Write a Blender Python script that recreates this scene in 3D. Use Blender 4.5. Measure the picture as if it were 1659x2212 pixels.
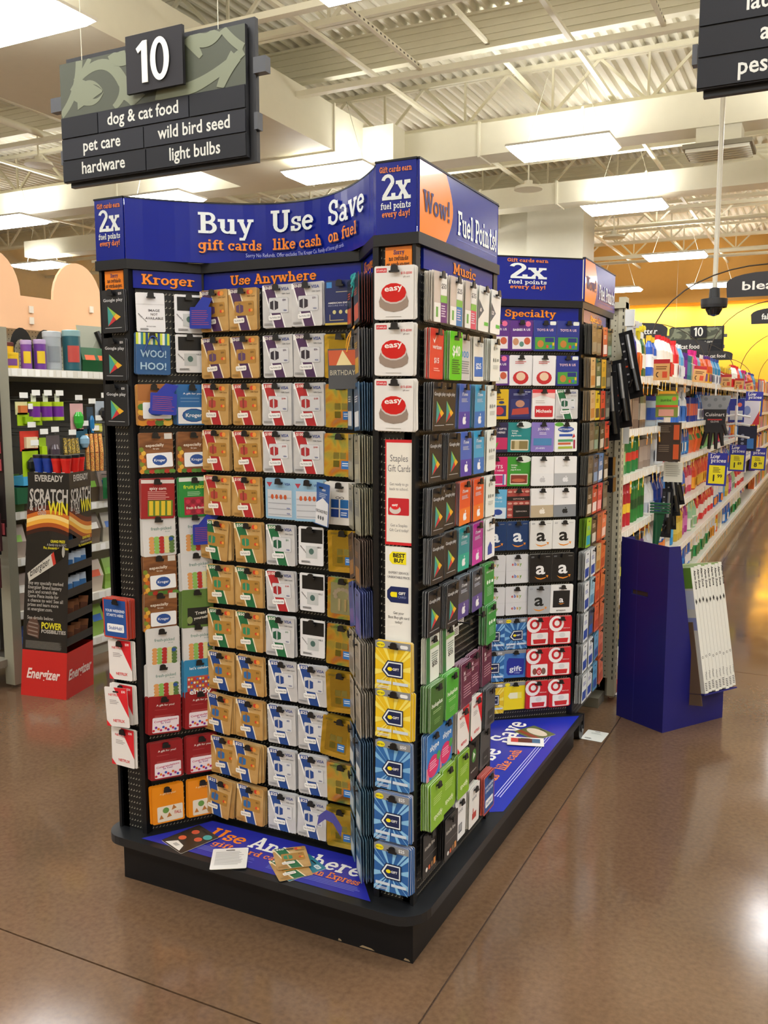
import bpy, math, random
from math import sin, cos, pi, radians as R
from mathutils import Matrix, Vector
random.seed(7)
for _o in list(bpy.data.objects): bpy.data.objects.remove(_o)
SC = bpy.context.scene; COL = SC.collection
# ---------------- camera, world, exposure ----------------
cam_d = bpy.data.cameras.new('camera'); cam = bpy.data.objects.new('camera', cam_d); COL.objects.link(cam)
cam.location = (0, 0, 1.55)
cam.rotation_euler = (R(90 - 6.94), 0, R(26.29))
cam_d.sensor_fit = 'VERTICAL'; cam_d.sensor_height = 24; cam_d.lens = 24 * 1924 / 2212.0
cam_d.clip_end = 100
SC.camera = cam
wd = bpy.data.worlds.new('world'); SC.world = wd; wd.use_nodes = True
wd.node_tree.nodes['Background'].inputs[0].default_value = (1.0, 0.97, 0.92, 1)
wd.node_tree.nodes['Background'].inputs[1].default_value = 0.6
SC.view_settings.view_transform = 'Standard'; SC.view_settings.look = 'None'
SC.view_settings.exposure = 0.08; SC.view_settings.gamma = 1; SC.view_settings.use_curve_mapping = False
LAMP_DOWN = 24.0      # diffuser emission
LAMP_UP = 27.0         # glow added on the fixture tops to brighten the ceiling

# ---------------- materials ----------------
def lin(c): return c / 12.92 if c <= .04045 else ((c + .055) / 1.055) ** 2.4
def hexl(h):
    h = h.lstrip('#'); return tuple(lin(int(h[i:i + 2], 16) / 255) for i in (0, 2, 4)) + (1,)
_M = {}
def C(h, rough=.42, metal=0., spec=.5, emit=0, grain=0., coat=0.):
    k = (h, rough, metal, spec, emit, grain, coat)
    if k in _M: return _M[k]
    m = bpy.data.materials.new('paint_' + h.strip('#')); m.use_nodes = True
    nt = m.node_tree; b = nt.nodes['Principled BSDF']
    b.inputs['Base Color'].default_value = hexl(h); b.inputs['Roughness'].default_value = rough
    b.inputs['Metallic'].default_value = metal; b.inputs['Specular IOR Level'].default_value = spec
    b.inputs['Coat Weight'].default_value = coat
    if emit:
        b.inputs['Emission Color'].default_value = hexl(h); b.inputs['Emission Strength'].default_value = emit
    if grain:
        tc = nt.nodes.new('ShaderNodeTexCoord'); n = nt.nodes.new('ShaderNodeTexNoise'); n.inputs['Scale'].default_value = 9
        n.inputs['Detail'].default_value = 6
        mx = nt.nodes.new('ShaderNodeMix'); mx.data_type = 'RGBA'; c = hexl(h)
        mx.inputs['A'].default_value = tuple(x * (1 - grain) for x in c[:3]) + (1,)
        mx.inputs['B'].default_value = tuple(min(1, x * (1 + grain)) for x in c[:3]) + (1,)
        nt.links.new(tc.outputs['Object'], n.inputs['Vector']); nt.links.new(n.outputs['Fac'], mx.inputs['Factor'])
        nt.links.new(mx.outputs['Result'], b.inputs['Base Color'])
    _M[k] = m; return m
def ramp_mat(name, scale, stops, rough=.3, metal=0., coord='Object', detail=2, dist=0, vec=(1, 1, 1), bump=0, coat=0, rr=None):
    if name in _M: return _M[name]
    m = bpy.data.materials.new(name); m.use_nodes = True; nt = m.node_tree; b = nt.nodes['Principled BSDF']
    tc = nt.nodes.new('ShaderNodeTexCoord'); mp = nt.nodes.new('ShaderNodeMapping'); mp.inputs['Scale'].default_value = vec
    n = nt.nodes.new('ShaderNodeTexNoise'); n.inputs['Scale'].default_value = scale; n.inputs['Detail'].default_value = detail
    n.inputs['Distortion'].default_value = dist
    r = nt.nodes.new('ShaderNodeValToRGB'); e = r.color_ramp.elements
    for i, (p, h) in enumerate(stops):
        el = e[i] if i < 2 else e.new(p)
        el.position = p; el.color = hexl(h)
    nt.links.new(tc.outputs[coord], mp.inputs['Vector']); nt.links.new(mp.outputs[0], n.inputs['Vector'])
    nt.links.new(n.outputs['Fac'], r.inputs['Fac']); nt.links.new(r.outputs['Color'], b.inputs['Base Color'])
    b.inputs['Roughness'].default_value = rough; b.inputs['Metallic'].default_value = metal; b.inputs['Coat Weight'].default_value = coat
    if bump:
        bp = nt.nodes.new('ShaderNodeBump'); bp.inputs['Strength'].default_value = bump; bp.inputs['Distance'].default_value = .002
        nt.links.new(n.outputs['Fac'], bp.inputs['Height']); nt.links.new(bp.outputs[0], b.inputs['Normal'])
    if rr:
        mr = nt.nodes.new('ShaderNodeMapRange'); mr.inputs['To Min'].default_value = rr[0]; mr.inputs['To Max'].default_value = rr[1]
        nt.links.new(n.outputs['Fac'], mr.inputs['Value']); nt.links.new(mr.outputs[0], b.inputs['Roughness'])
    _M[name] = m; return m
def peg_mat(name, base, hole, rim_glint, px, pz, r, axis='XZ'):
    m = bpy.data.materials.new(name); m.use_nodes = True; nt = m.node_tree; b = nt.nodes['Principled BSDF']
    tc = nt.nodes.new('ShaderNodeTexCoord'); sp = nt.nodes.new('ShaderNodeSeparateXYZ'); nt.links.new(tc.outputs['Object'], sp.inputs[0])
    def mt(op, a, bb=None):
        n = nt.nodes.new('ShaderNodeMath'); n.operation = op
        for i, v in enumerate((a, bb)):
            if v is None: continue
            if isinstance(v, (int, float)): n.inputs[i].default_value = v
            else: nt.links.new(v, n.inputs[i])
        return n.outputs[0]
    u = mt('MULTIPLY', mt('SUBTRACT', mt('FRACT', mt('DIVIDE', sp.outputs[axis[0]], px)), .5), px)
    v = mt('MULTIPLY', mt('SUBTRACT', mt('FRACT', mt('DIVIDE', sp.outputs[axis[1]], pz)), .5), pz)
    def disc(du, dv, rad):
        a = mt('SUBTRACT', u, du); c = mt('SUBTRACT', v, dv)
        return mt('LESS_THAN', mt('SQRT', mt('ADD', mt('MULTIPLY', a, a), mt('MULTIPLY', c, c))), rad)
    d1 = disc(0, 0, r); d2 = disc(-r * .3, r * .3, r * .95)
    cres = mt('MULTIPLY', d1, mt('SUBTRACT', 1, d2))  # light crescent in each hole: edge highlight painted into the colour
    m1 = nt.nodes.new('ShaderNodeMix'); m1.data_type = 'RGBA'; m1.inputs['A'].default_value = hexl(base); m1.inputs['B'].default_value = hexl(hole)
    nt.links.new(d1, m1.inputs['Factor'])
    m2 = nt.nodes.new('ShaderNodeMix'); m2.data_type = 'RGBA'; m2.inputs['B'].default_value = hexl(rim_glint)
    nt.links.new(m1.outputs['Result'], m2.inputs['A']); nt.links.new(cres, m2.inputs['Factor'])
    nt.links.new(m2.outputs['Result'], b.inputs['Base Color']); b.inputs['Roughness'].default_value = .45
    return m
BLACK = C('#0d0e10', .4, spec=.35, grain=.15); BLK2 = C('#101114', .36, spec=.35); SATIN = C('#26282b', .45, grain=.1)
BLUE = C('#0b1f8c', .22, spec=.32); ORANGE = C('#f58a2a', .2, coat=.2); OTXT = C('#f0863a', .4); WHITE = C('#f2f2ee', .4); DKO = C('#1c1208', .5)
WTXT = C('#e8eef2', .4); BTXT = C('#1b1f66', .4)
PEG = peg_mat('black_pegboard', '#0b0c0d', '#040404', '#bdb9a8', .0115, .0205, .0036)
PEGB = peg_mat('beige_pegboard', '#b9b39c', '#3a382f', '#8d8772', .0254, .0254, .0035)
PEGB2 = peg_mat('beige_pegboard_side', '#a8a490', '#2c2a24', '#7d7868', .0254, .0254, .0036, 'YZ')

# ---------------- mesh builder ----------------
def rrect(w, h, r, n=3, cx=0, cy=0):
    r = min(r, w / 2.01, h / 2.01); p = []
    for k, (sx, sy) in enumerate(((1, 1), (-1, 1), (-1, -1), (1, -1))):
        for i in range(n + 1):
            a = pi / 2 * (k + i / n)
            p.append((cx + sx * (w / 2 - r) + r * cos(a), cy + sy * (h / 2 - r) + r * sin(a)))
    return p
def ell(cx, cy, rx, ry, n=16, a0=0, a1=2 * pi):
    full = abs(a1 - a0 - 2 * pi) < 1e-6
    return [(cx + rx * cos(a0 + (a1 - a0) * i / (n if full else n - 1)), cy + ry * sin(a0 + (a1 - a0) * i / (n if full else n - 1))) for i in range(n)]
_txt = {}
def text_mesh(s, bold=0):
    if (s, bold) in _txt: return _txt[s, bold]
    cu = bpy.data.curves.new('t', 'FONT'); cu.body = s; cu.offset = bold; cu.size = 1; cu.resolution_u = 2; cu.align_x = 'LEFT'
    cu.fill_mode = 'FRONT'
    o = bpy.data.objects.new('t', cu); COL.objects.link(o)
    me = bpy.data.meshes.new_from_object(o)
    v = [(a.co.x, a.co.y) for a in me.vertices]; f = [tuple(p.vertices) for p in me.polygons]
    bpy.data.objects.remove(o); bpy.data.curves.remove(cu); bpy.data.meshes.remove(me)
    xs = [a[0] for a in v] or [0, 1]
    _txt[s, bold] = (v, f, min(xs), max(xs)); return _txt[s, bold]
class MB:
    def __init__(s, tf=None): s.v = []; s.f = []; s.m = []; s.mats = []; s.tf = tf; s.sm = []
    def mi(s, mat):
        if isinstance(mat, str): mat = C(mat)
        if mat not in s.mats: s.mats.append(mat)
        return s.mats.index(mat)
    def add(s, vs, fs, mat, smooth=False):
        b = len(s.v); k = s.mi(mat)
        if s.tf is None: s.v += [tuple(p) for p in vs]
        elif isinstance(s.tf, Matrix): s.v += [tuple(s.tf @ Vector(p)) for p in vs]
        else: s.v += [tuple(s.tf(*p)) for p in vs]
        for f in fs: s.f.append(tuple(i + b for i in f)); s.m.append(k); s.sm.append(smooth)
        return s
    def box(s, x0, x1, y0, y1, z0, z1, mat):
        return s.add([(x, y, z) for x in (x0, x1) for y in (y0, y1) for z in (z0, z1)],
              [(0, 1, 3, 2), (4, 6, 7, 5), (0, 4, 5, 1), (2, 3, 7, 6), (0, 2, 6, 4), (1, 5, 7, 3)], mat)
    def poly(s, pts, z, mat):                     # flat polygon in local xy
        return s.add([(x, y, z) for x, y in pts], [tuple(range(len(pts)))], mat)
    def slab2(s, pts, z0, z1, mat, side=None):      # extruded polygon in xy
        n = len(pts)
        s.add([(x, y, z1) for x, y in pts], [tuple(range(n))], mat)
        s.add([(x, y, z0) for x, y in pts], [tuple(reversed(range(n)))], side or mat)
        return s.add([(x, y, z) for z in (z0, z1) for x, y in pts], [(i, (i + 1) % n, n + (i + 1) % n, n + i) for i in range(n)], side or mat)
    def tube(s, a, b, r, mat, n=6, r2=None, cap=True):
        a, b = Vector(a), Vector(b); d = (b - a).normalized(); u = d.orthogonal().normalized(); w = d.cross(u); r2 = r if r2 is None else r2
        vs = [a + r * (cos(2 * pi * i / n) * u + sin(2 * pi * i / n) * w) for i in range(n)] + [b + r2 * (cos(2 * pi * i / n) * u + sin(2 * pi * i / n) * w) for i in range(n)]
        fs = [(i, (i + 1) % n, n + (i + 1) % n, n + i) for i in range(n)]
        s.add(vs, fs, mat, n > 6)
        if cap: s.add(vs, [tuple(reversed(range(n))), tuple(range(n, 2 * n))], mat)
        return s
    def path(s, pts, r, mat, n=6):
        for a, b in zip(pts, pts[1:]): s.tube(a, b, r, mat, n)
        return s
    def lathe(s, prof, mat, n=14, c=(0, 0), sx=1., sy=1.):   # prof: (r, z)[, mat]
        vs = []
        for p in prof: vs += [(c[0] + p[0] * cos(2 * pi * i / n) * sx, c[1] + p[0] * sin(2 * pi * i / n) * sy, p[1]) for i in range(n)]
        for k in range(len(prof) - 1):
            mm = prof[k][2] if len(prof[k]) > 2 else mat
            seg = vs[k * n:(k + 2) * n]
            s.add(seg, [(i, (i + 1) % n, n + (i + 1) % n, n + i) for i in range(n)], mm, True)
        s.add(vs[-n:], [tuple(range(n))], prof[-2][2] if len(prof[-2]) > 2 else mat)
        return s
    def text(s, t, x, y, size, mat, z=0., al='c', fit=None, rot=0., sx=1., bold=0.):
        v, f, x0, x1 = text_mesh(t, round(min(bold, .04), 3)); w = (x1 - x0) * size
        k = sx if fit is None else fit / w
        off = {'c': -w * k / 2, 'l': 0, 'r': -w * k}[al]; ca, sa = cos(rot), sin(rot)
        P = []
        for a, b in v:
            lx = (a - x0) * size * k + off; ly = b * size
            P.append((x + lx * ca - ly * sa, y + lx * sa + ly * ca, z))
        s.add(P, f, mat)
        return s
    def lines(s, x0, x1, y, n, dy, th, mat, z=0., jag=.25):
        for i in range(n):
            e = x1 - (x1 - x0) * random.random() * jag
            s.poly([(x0, y - i * dy), (e, y - i * dy), (e, y - i * dy + th), (x0, y - i * dy + th)], z, mat)
        return s
    def build(s, name, parent=None, mw=None, kind=None):
        me = bpy.data.meshes.new(name); me.from_pydata(s.v, [], s.f)
        for m in s.mats: me.materials.append(m)
        me.polygons.foreach_set('material_index', s.m); me.polygons.foreach_set('use_smooth', s.sm); me.update()
        o = bpy.data.objects.new(name, me); COL.objects.link(o)
        if mw is not None: o.matrix_world = mw
        if parent is not None: attach(o, parent)
        if kind: o['kind'] = kind
        return o
def attach(o, p):
    mw = o.matrix_basis.copy(); o.parent = p
    q = Matrix.Identity(4); a = p; ch = []
    while a is not None: ch.append(a.matrix_basis); a = a.parent
    for b in reversed(ch): q = q @ b
    o.matrix_basis = q.inverted() @ mw
def thing(name, label, cat, loc=(0, 0, 0), rz=0, group=None):
    o = bpy.data.objects.new(name, None); COL.objects.link(o); o.location = loc; o.rotation_euler = (0, 0, rz)
    o.matrix_basis = Matrix.Translation(loc) @ Matrix.Rotation(rz, 4, 'Z')
    o.empty_display_size = .1
    return tag(o, label, cat, group)
def tag(o, label, cat, group=None):
    o['label'] = label; o['category'] = cat
    if group: o['group'] = group
    return o
def struct(name, mb, mw=None):
    return mb.build(name, None, mw, 'structure')
def frame(O, ang, n_up=False):
    """local x along horizontal direction 'ang' (from +X), y = world z, z = outward normal to the right-hand side (x cross up)"""
    u = Vector((cos(ang), sin(ang), 0)); w = Vector((0, 0, 1)); n = u.cross(w)
    return Matrix(((u.x, w.x, n.x, O[0]), (u.y, w.y, n.y, O[1]), (u.z, w.z, n.z, O[2]), (0, 0, 0, 1)))
def clone(o, mw):
    c = o.copy(); COL.objects.link(c)
    if c.parent is None: c.matrix_basis = mw
    for ch in o.children:
        k = ch.copy(); COL.objects.link(k); k.parent = c
        for g in ch.children:
            gg = g.copy(); COL.objects.link(gg); gg.parent = k
    return c

# ---------------- slab serif lettering (stroke built) ----------------
W_, S_ = .2, .13
def glyph(ch):
    """list of strokes: ('v',x,y0,y1) ('h',x0,x1,y) ('l',x0,y0,x1,y1,w) ('a',cx,cy,rx,ry,a0,a1,w) ; advance"""
    V = lambda x, a, b: ('v', x, a, b)
    H = lambda a, b, y: ('h', a, b, y)
    ft = lambda x: H(x - .2, x + .2, S_ / 2)
    tl = lambda x, y: H(x - .2, x, y - S_ / 2)
    A = lambda *a: ('a',) + a + ((W_,) if len(a) == 6 else ())
    G = {
     'a': ([A(.32, .46, .2, .17, 155, 0, .15), V(.52, .05, .46), A(.3, .2, .19, .13, 0, 360, .15), H(.5, .72, S_ / 2)], .76),
     'c': ([A(.34, .35, .25, .28, 50, 320, .17), V(.52, .42, .66)], .68),
     'd': ([A(.32, .34, .22, .27, 0, 360, .16), V(.58, 0, 1), tl(.6, 1), H(.58, .78, S_ / 2)], .84),
     'e': ([A(.34, .35, .25, .28, 5, 325, .17), H(.12, .62, .37)], .7),
     'f': ([V(.25, 0, .8), A(.43, .78, .18, .15, 180, 40, .15), H(.05, .5, .64), ft(.25)], .54),
     'g': ([A(.32, .38, .22, .25, 0, 360, .16), V(.58, -.08, .7), A(.34, -.1, .24, .14, 0, -160, .15), H(.55, .78, .64)], .82),
     'h': ([V(.22, 0, 1), tl(.22, 1), ft(.22), A(.41, .42, .2, .2, 180, 0, .15), V(.62, 0, .42), ft(.62)], .88),
     'i': ([V(.22, 0, .7), tl(.22, .7), ft(.22), ('v', .22, .82, 1.0)], .46),
     'k': ([V(.22, 0, 1), tl(.22, 1), ft(.22), ('l', .28, .28, .6, .62, .13), ('l', .38, .42, .68, .05, .17), H(.48, .78, .64), H(.5, .82, S_ / 2)], .86),
     'l': ([V(.22, 0, 1), tl(.22, 1), ft(.22)], .46),
     'n': ([V(.22, 0, .7), tl(.22, .7), ft(.22), A(.41, .42, .2, .2, 180, 0, .15), V(.62, 0, .42), ft(.62)], .88),
     'o': ([A(.34, .35, .25, .28, 0, 360, .18)], .7),
     'p': ([V(.22, -.3, .7), tl(.22, .7), H(.02, .42, -.3 + S_ / 2), A(.44, .35, .2, .27, 0, 360, .16)], .78),
     'r': ([V(.22, 0, .7), tl(.22, .7), ft(.22), A(.44, .42, .22, .2, 180, 40, .15)], .66),
     's': ([A(.3, .5, .18, .13, 30, 270, .15), A(.3, .21, .19, .14, 90, -150, .15), ('v', .46, .44, .66), ('v', .12, .04, .26)], .6),
     't': ([V(.24, .16, .92), A(.41, .18, .17, .13, 180, 320, .15), H(.03, .5, .64)], .58),
     'u': ([V(.2, .26, .7), tl(.2, .7), A(.41, .26, .21, .2, 180, 360, .15), V(.62, 0, .7), H(.42, .62, .64), H(.62, .8, S_ / 2)], .86),
     'v': ([('l', .14, .66, .38, .04, .19), ('l', .62, .66, .38, .04, .13), H(.0, .3, .64), H(.46, .76, .64)], .76),
     'w': ([('l', .14, .66, .34, .04, .18), ('l', .52, .66, .34, .04, .12), ('l', .52, .66, .72, .04, .18), ('l', .9, .66, .72, .04, .12), H(0, .3, .64), H(.4, .6, .64), H(.76, 1.04, .64)], 1.04),
     'x': ([('l', .16, .66, .6, .04, .19), ('l', .58, .66, .16, .04, .13), H(.02, .34, .64), H(.44, .74, .64), H(0, .32, S_ / 2), H(.42, .76, S_ / 2)], .76),
     'y': ([('l', .14, .66, .38, .06, .19), ('l', .62, .66, .3, -.22, .13), H(.0, .3, .64), H(.46, .76, .64), H(.08, .34, -.24)], .76),
     'z': ([H(.08, .6, .64), H(.08, .6, S_ / 2), ('l', .5, .62, .16, .08, .15)], .66),
     'A': ([('l', .42, .97, .14, .06, .15), ('l', .42, .97, .74, .06, .2), H(.24, .64, .34), H(0, .34, S_ / 2), H(.54, .9, S_ / 2), H(.28, .46, .94)], .9),
     'B': ([V(.22, 0, 1), H(.02, .45, 1 - S_ / 2), H(.02, .45, S_ / 2), A(.44, .74, .2, .2, 90, -90, .17), A(.46, .28, .23, .22, 90, -90, .18), H(.22, .46, .52)], .82),
     'E': ([V(.22, 0, 1), H(.02, .7, .935), H(.02, .7, S_ / 2), H(.22, .5, .5), V(.66, .0, .24), V(.66, .76, 1)], .8),
     'F': ([V(.22, 0, 1), H(.02, .7, .935), H(.02, .44, S_ / 2), H(.22, .52, .5), ('v', .64, .7, 1)], .76),
     'G': ([A(.46, .5, .34, .41, 50, 330, .2), V(.74, .1, .42), H(.5, .9, .42), ('v', .7, .66, .94)], .94),
     'K': ([V(.22, 0, 1), H(.02, .42, .935), H(.02, .42, S_ / 2), ('l', .3, .42, .72, .92, .15), ('l', .42, .56, .8, .06, .2), H(.56, .9, .935), H(.6, .96, S_ / 2)], .96),
     'L': ([V(.22, 0, 1), H(.02, .42, .935), H(.02, .7, S_ / 2), ('v', .64, 0, .3)], .76),
     'M': ([V(.2, 0, 1), ('l', .24, .95, .52, .25, .18), ('l', .8, .95, .52, .25, .14), V(.84, 0, 1), H(.0, .36, S_ / 2), H(.66, 1.04, S_ / 2), H(.0, .26, .935), H(.78, 1.04, .935)], 1.06),
     'P': ([V(.22, 0, 1), H(.02, .45, .935), H(.02, .44, S_ / 2), A(.44, .7, .24, .235, 90, -90, .18), H(.22, .46, .47)], .78),
     'S': ([A(.38, .72, .24, .21, 35, 270, .18), A(.38, .27, .26, .21, 90, -150, .18), ('v', .62, .62, .92), ('v', .12, .08, .38)], .78),
     'T': ([V(.4, 0, 1), H(.02, .78, .935), H(.2, .6, S_ / 2), ('v', .1, .7, 1), ('v', .7, .7, 1)], .82),
     'U': ([V(.22, .32, 1), A(.48, .34, .26, .26, 180, 360, .18), V(.74, .32, 1), H(.02, .42, .935), H(.56, .94, .935)], .96),
     'W': ([('l', .16, .94, .38, .04, .2), ('l', .6, .94, .38, .04, .13), ('l', .6, .94, .84, .04, .2), ('l', 1.06, .94, .84, .04, .13), H(0, .34, .935), H(.46, .7, .935), H(.9, 1.2, .935)], 1.2),
     '2': ([A(.36, .7, .24, .22, 165, -30, .18), ('l', .56, .6, .16, .12, .18), H(.08, .7, S_ * .6), ('v', .64, 0, .26)], .74),
     '!': ([('v', .2, .3, 1), ('v', .2, 0, .18)], .4), '.': ([('v', .16, 0, .18)], .32), ' ': ([], .4)}
    return G.get(ch, ([('v', .2, 0, .7)], .4))
def slab_width(t): return sum(glyph(c)[1] for c in t)
def slab_text(mb, t, x0, x1, yb, h, mat, z=.0, out=None, grow=.05, xy=None):
    k = (x1 - x0) / max(.01, slab_width(t))
    for layer in ((1, 0) if out else (0,)):
        g = grow if layer else 0.; mm = out if layer else mat; zz = z + (0 if layer else .0006); x = 0.
        dx, dy = (.03, -.03) if layer else (0, 0)
        for ch in t:
            st, adv = glyph(ch)
            for i, q in enumerate(st):
                z2 = zz + .00004 * i; Q = []
                if q[0] == 'v': Q = [[(q[1] - W_ / 2 - g, q[2] - g), (q[1] + W_ / 2 + g, q[2] - g), (q[1] + W_ / 2 + g, q[3] + g), (q[1] - W_ / 2 - g, q[3] + g)]]
                elif q[0] == 'h': Q = [[(q[1] - g, q[3] - S_ / 2 - g), (q[2] + g, q[3] - S_ / 2 - g), (q[2] + g, q[3] + S_ / 2 + g), (q[1] - g, q[3] + S_ / 2 + g)]]
                elif q[0] == 'l':
                    _, a, b, c_, d, w = q; L = math.hypot(c_ - a, d - b); nx, ny = -(d - b) / L * (w / 2 + g), (c_ - a) / L * (w / 2 + g)
                    Q = [[(a + nx, b + ny), (a - nx, b - ny), (c_ - nx, d - ny), (c_ + nx, d + ny)]]
                else:
                    _, cx, cy, rx, ry, a0, a1, w = q; n = max(4, int(abs(a1 - a0) / 22)); w = w / 2 + g
                    aa = [R(a0 + (a1 - a0) * j / n) for j in range(n + 1)]
                    wy = w * .72
                    for p, r_ in zip(aa, aa[1:]):
                        Q.append([(cx + (rx + w) * cos(p), cy + (ry + wy) * sin(p)), (cx + (rx - w) * cos(p), cy + (ry - wy) * sin(p)),
                                  (cx + (rx - w) * cos(r_), cy + (ry - wy) * sin(r_)), (cx + (rx + w) * cos(r_), cy + (ry + wy) * sin(r_))])
                for P in Q:
                    pts = [(x0 + (x + a + dx) * k, yb + (b + dy) * h, z2) for a, b in P]
                    # split tall strokes so that they follow curved panels
                    mb.add(pts, [(0, 1, 2, 3)], mm)
            x += adv
    return mb

# =====================================================================
# SETTING
# =====================================================================
XL, XR, Y0, Y1, ZC = -20., 8., -9., 27., 6.0
# floor: polished brown concrete cut into slabs
def concrete():
    m = bpy.data.materials.new('polished_brown_concrete'); m.use_nodes = True; nt = m.node_tree; b = nt.nodes['Principled BSDF']
    g = nt.nodes.new('ShaderNodeNewGeometry')
    def noise(sc, det, dist=0):
        n = nt.nodes.new('ShaderNodeTexNoise'); n.inputs['Scale'].default_value = sc; n.inputs['Detail'].default_value = det; n.inputs['Distortion'].default_value = dist
        nt.links.new(g.outputs['Position'], n.inputs['Vector']); return n.outputs['Fac']
    def ramp(f, st):
        r = nt.nodes.new('ShaderNodeValToRGB'); e = r.color_ramp.elements
        for i, (p, h) in enumerate(st):
            el = e[i] if i < 2 else e.new(p)
            el.position = p; el.color = hexl(h)
        nt.links.new(f, r.inputs['Fac']); return r.outputs['Color']
    big = ramp(noise(.9, 5, .6), ((.28, '#604b38'), (.52, '#6f5640'), (.75, '#7d6249')))
    fine = ramp(noise(60, 8), ((.3, '#8a8a8a'), (.7, '#ffffff')))
    mx = nt.nodes.new('ShaderNodeMix'); mx.data_type = 'RGBA'; mx.blend_type = 'MULTIPLY'; mx.inputs['Factor'].default_value = .35
    nt.links.new(big, mx.inputs['A']); nt.links.new(fine, mx.inputs['B']); nt.links.new(mx.outputs['Result'], b.inputs['Base Color'])
    mr = nt.nodes.new('ShaderNodeMapRange'); mr.inputs['From Min'].default_value = .3; mr.inputs['From Max'].default_value = .7
    mr.inputs['To Min'].default_value = .085; mr.inputs['To Max'].default_value = .17
    nt.links.new(noise(2.5, 4), mr.inputs['Value']); nt.links.new(mr.outputs[0], b.inputs['Roughness'])
    b.inputs['Specular IOR Level'].default_value = .55
    bp = nt.nodes.new('ShaderNodeBump'); bp.inputs['Strength'].default_value = .06; bp.inputs['Distance'].default_value = .004
    nt.links.new(noise(7, 3), bp.inputs['Height']); nt.links.new(bp.outputs[0], b.inputs['Normal'])
    return m
CONC = concrete()
floor = struct('floor', MB().box(XL, XR, Y0, Y1, -.08, -.006, C('#4a3526', .6)))
jx = [-.838 + 3.703 * k for k in range(-6, 4)]; jy = [1.717 + 3.703 * k for k in range(-3, 8)]
xs = [XL] + [x for x in jx if XL < x < XR] + [XR]; ys = [Y0] + [y for y in jy if Y0 < y < Y1] + [Y1]
for a, b in zip(xs, xs[1:]):
    for c_, d in zip(ys, ys[1:]):
        g = .0028
        MB().box(a + g, b - g, c_ + g, d - g, -.006, 0, CONC).build('floor_slab', floor)
# walls
YEL = C('#f0b32c', .7, grain=.04); TANW = C('#b9883c', .7, grain=.05)
wb = MB(); wb.box(XL, XR, Y1, Y1 + .2, 0, 4.3, YEL); struct('wall_back', wb)
struct('wall_soffit', MB().box(XL, XR, Y1 - .9, Y1 + .2, 4.3, ZC, TANW))
struct('wall_left', MB().box(XL - .2, XL, Y0, Y1, 0, ZC, C('#d8c8a4', .8, grain=.05)))
struct('wall_right', MB().box(XR, XR + .2, Y0, Y1, 0, ZC, C('#d8c8a4', .8, grain=.05)))
struct('wall_front', MB().box(XL, XR, Y0 - .2, Y0, 0, ZC, C('#d8c8a4', .8, grain=.05)))
# cove light washing the yellow wall
for k in range(9):
    ld = bpy.data.lights.new('cove', 'AREA'); ld.shape = 'RECTANGLE'; ld.size = 2.6; ld.size_y = .2; ld.energy = 90; ld.color = (1, .93, .75)
    lo = bpy.data.objects.new('cove_lamp', ld); COL.objects.link(lo); lo.location = (-17 + 3 * k, Y1 - .45, 4.27); lo.rotation_euler = (R(12), 0, 0)
# ceiling: corrugated steel deck, ribs run along Y
DECK = C('#f2eedd', .6, grain=.03); STEEL = C('#ece7d0', .55, grain=.04); DUCT = C('#e6e2ce', .55, grain=.03)
cb = MB(); x = XL; vs = []; p = .152
while x < XR:
    for dx, dz in ((0, 0), (.045, 0), (.06, .075), (.137, .075)): vs.append((x + dx, dz))
    x += p
V = [(a, Y0, ZC + b) for a, b in vs] + [(a, Y1, ZC + b) for a, b in vs]; n = len(vs)
cb.add(V, [(i, n + i, n + i + 1, i + 1) for i in range(n - 1)], DECK)
cb.box(XL, XR, Y0, Y1, ZC + .09, ZC + .2, DECK)
struct('ceiling', cb)
# open web joists along X
tn = 0
def joist(Y, z0, z1, heavy=False):
    global tn; tn += 1
    m = MB(); w = .065
    if heavy:
        m.box(XL, XR, Y - .06, Y + .06, z1 - .42, z1 - .39, STEEL); m.box(XL, XR, Y - .06, Y + .06, z1 - .03, z1, STEEL)
        m.box(XL, XR, Y - .02, Y + .02, z1 - .39, z1 - .03, STEEL)
        for k in range(4): m.box(XL, XR, Y - .035, Y - .02, z1 - .34 + k * .08, z1 - .31 + k * .08, STEEL)
    else:
        for zz in (z0, z1 - .05):
            m.box(XL, XR, Y - w, Y - .01, zz, zz + .06, STEEL); m.box(XL, XR, Y + .01, Y + w, zz, zz + .06, STEEL)
        x = XL + .4; k = 0
        while x < XR - 1.4:
            m.tube((x, Y, z0 + .03), (x + .62, Y, z1 - .03), .026, STEEL, 4, cap=False); m.tube((x + 1.24, Y, z0 + .03), (x + .62, Y, z1 - .03), .026, STEEL, 4, cap=False)
            m.tube((x + 1.24, Y, z0 + .03), (x + 1.24, Y, z1 - .03), .02, STEEL, 4, cap=False)
            x += 1.24
    struct('trim_%d' % tn, m)
for Y in (-6, -3, 0, 2.2, 4.3, 6.4, 8.3, 12.1, 14.2, 16.2, 18.2, 20.2, 22.2, 24.2): joist(Y, 5.33, 6.0)
joist(10.2, 0, 6.0, True); joist(17.3, 0, 6.0, True)
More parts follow.
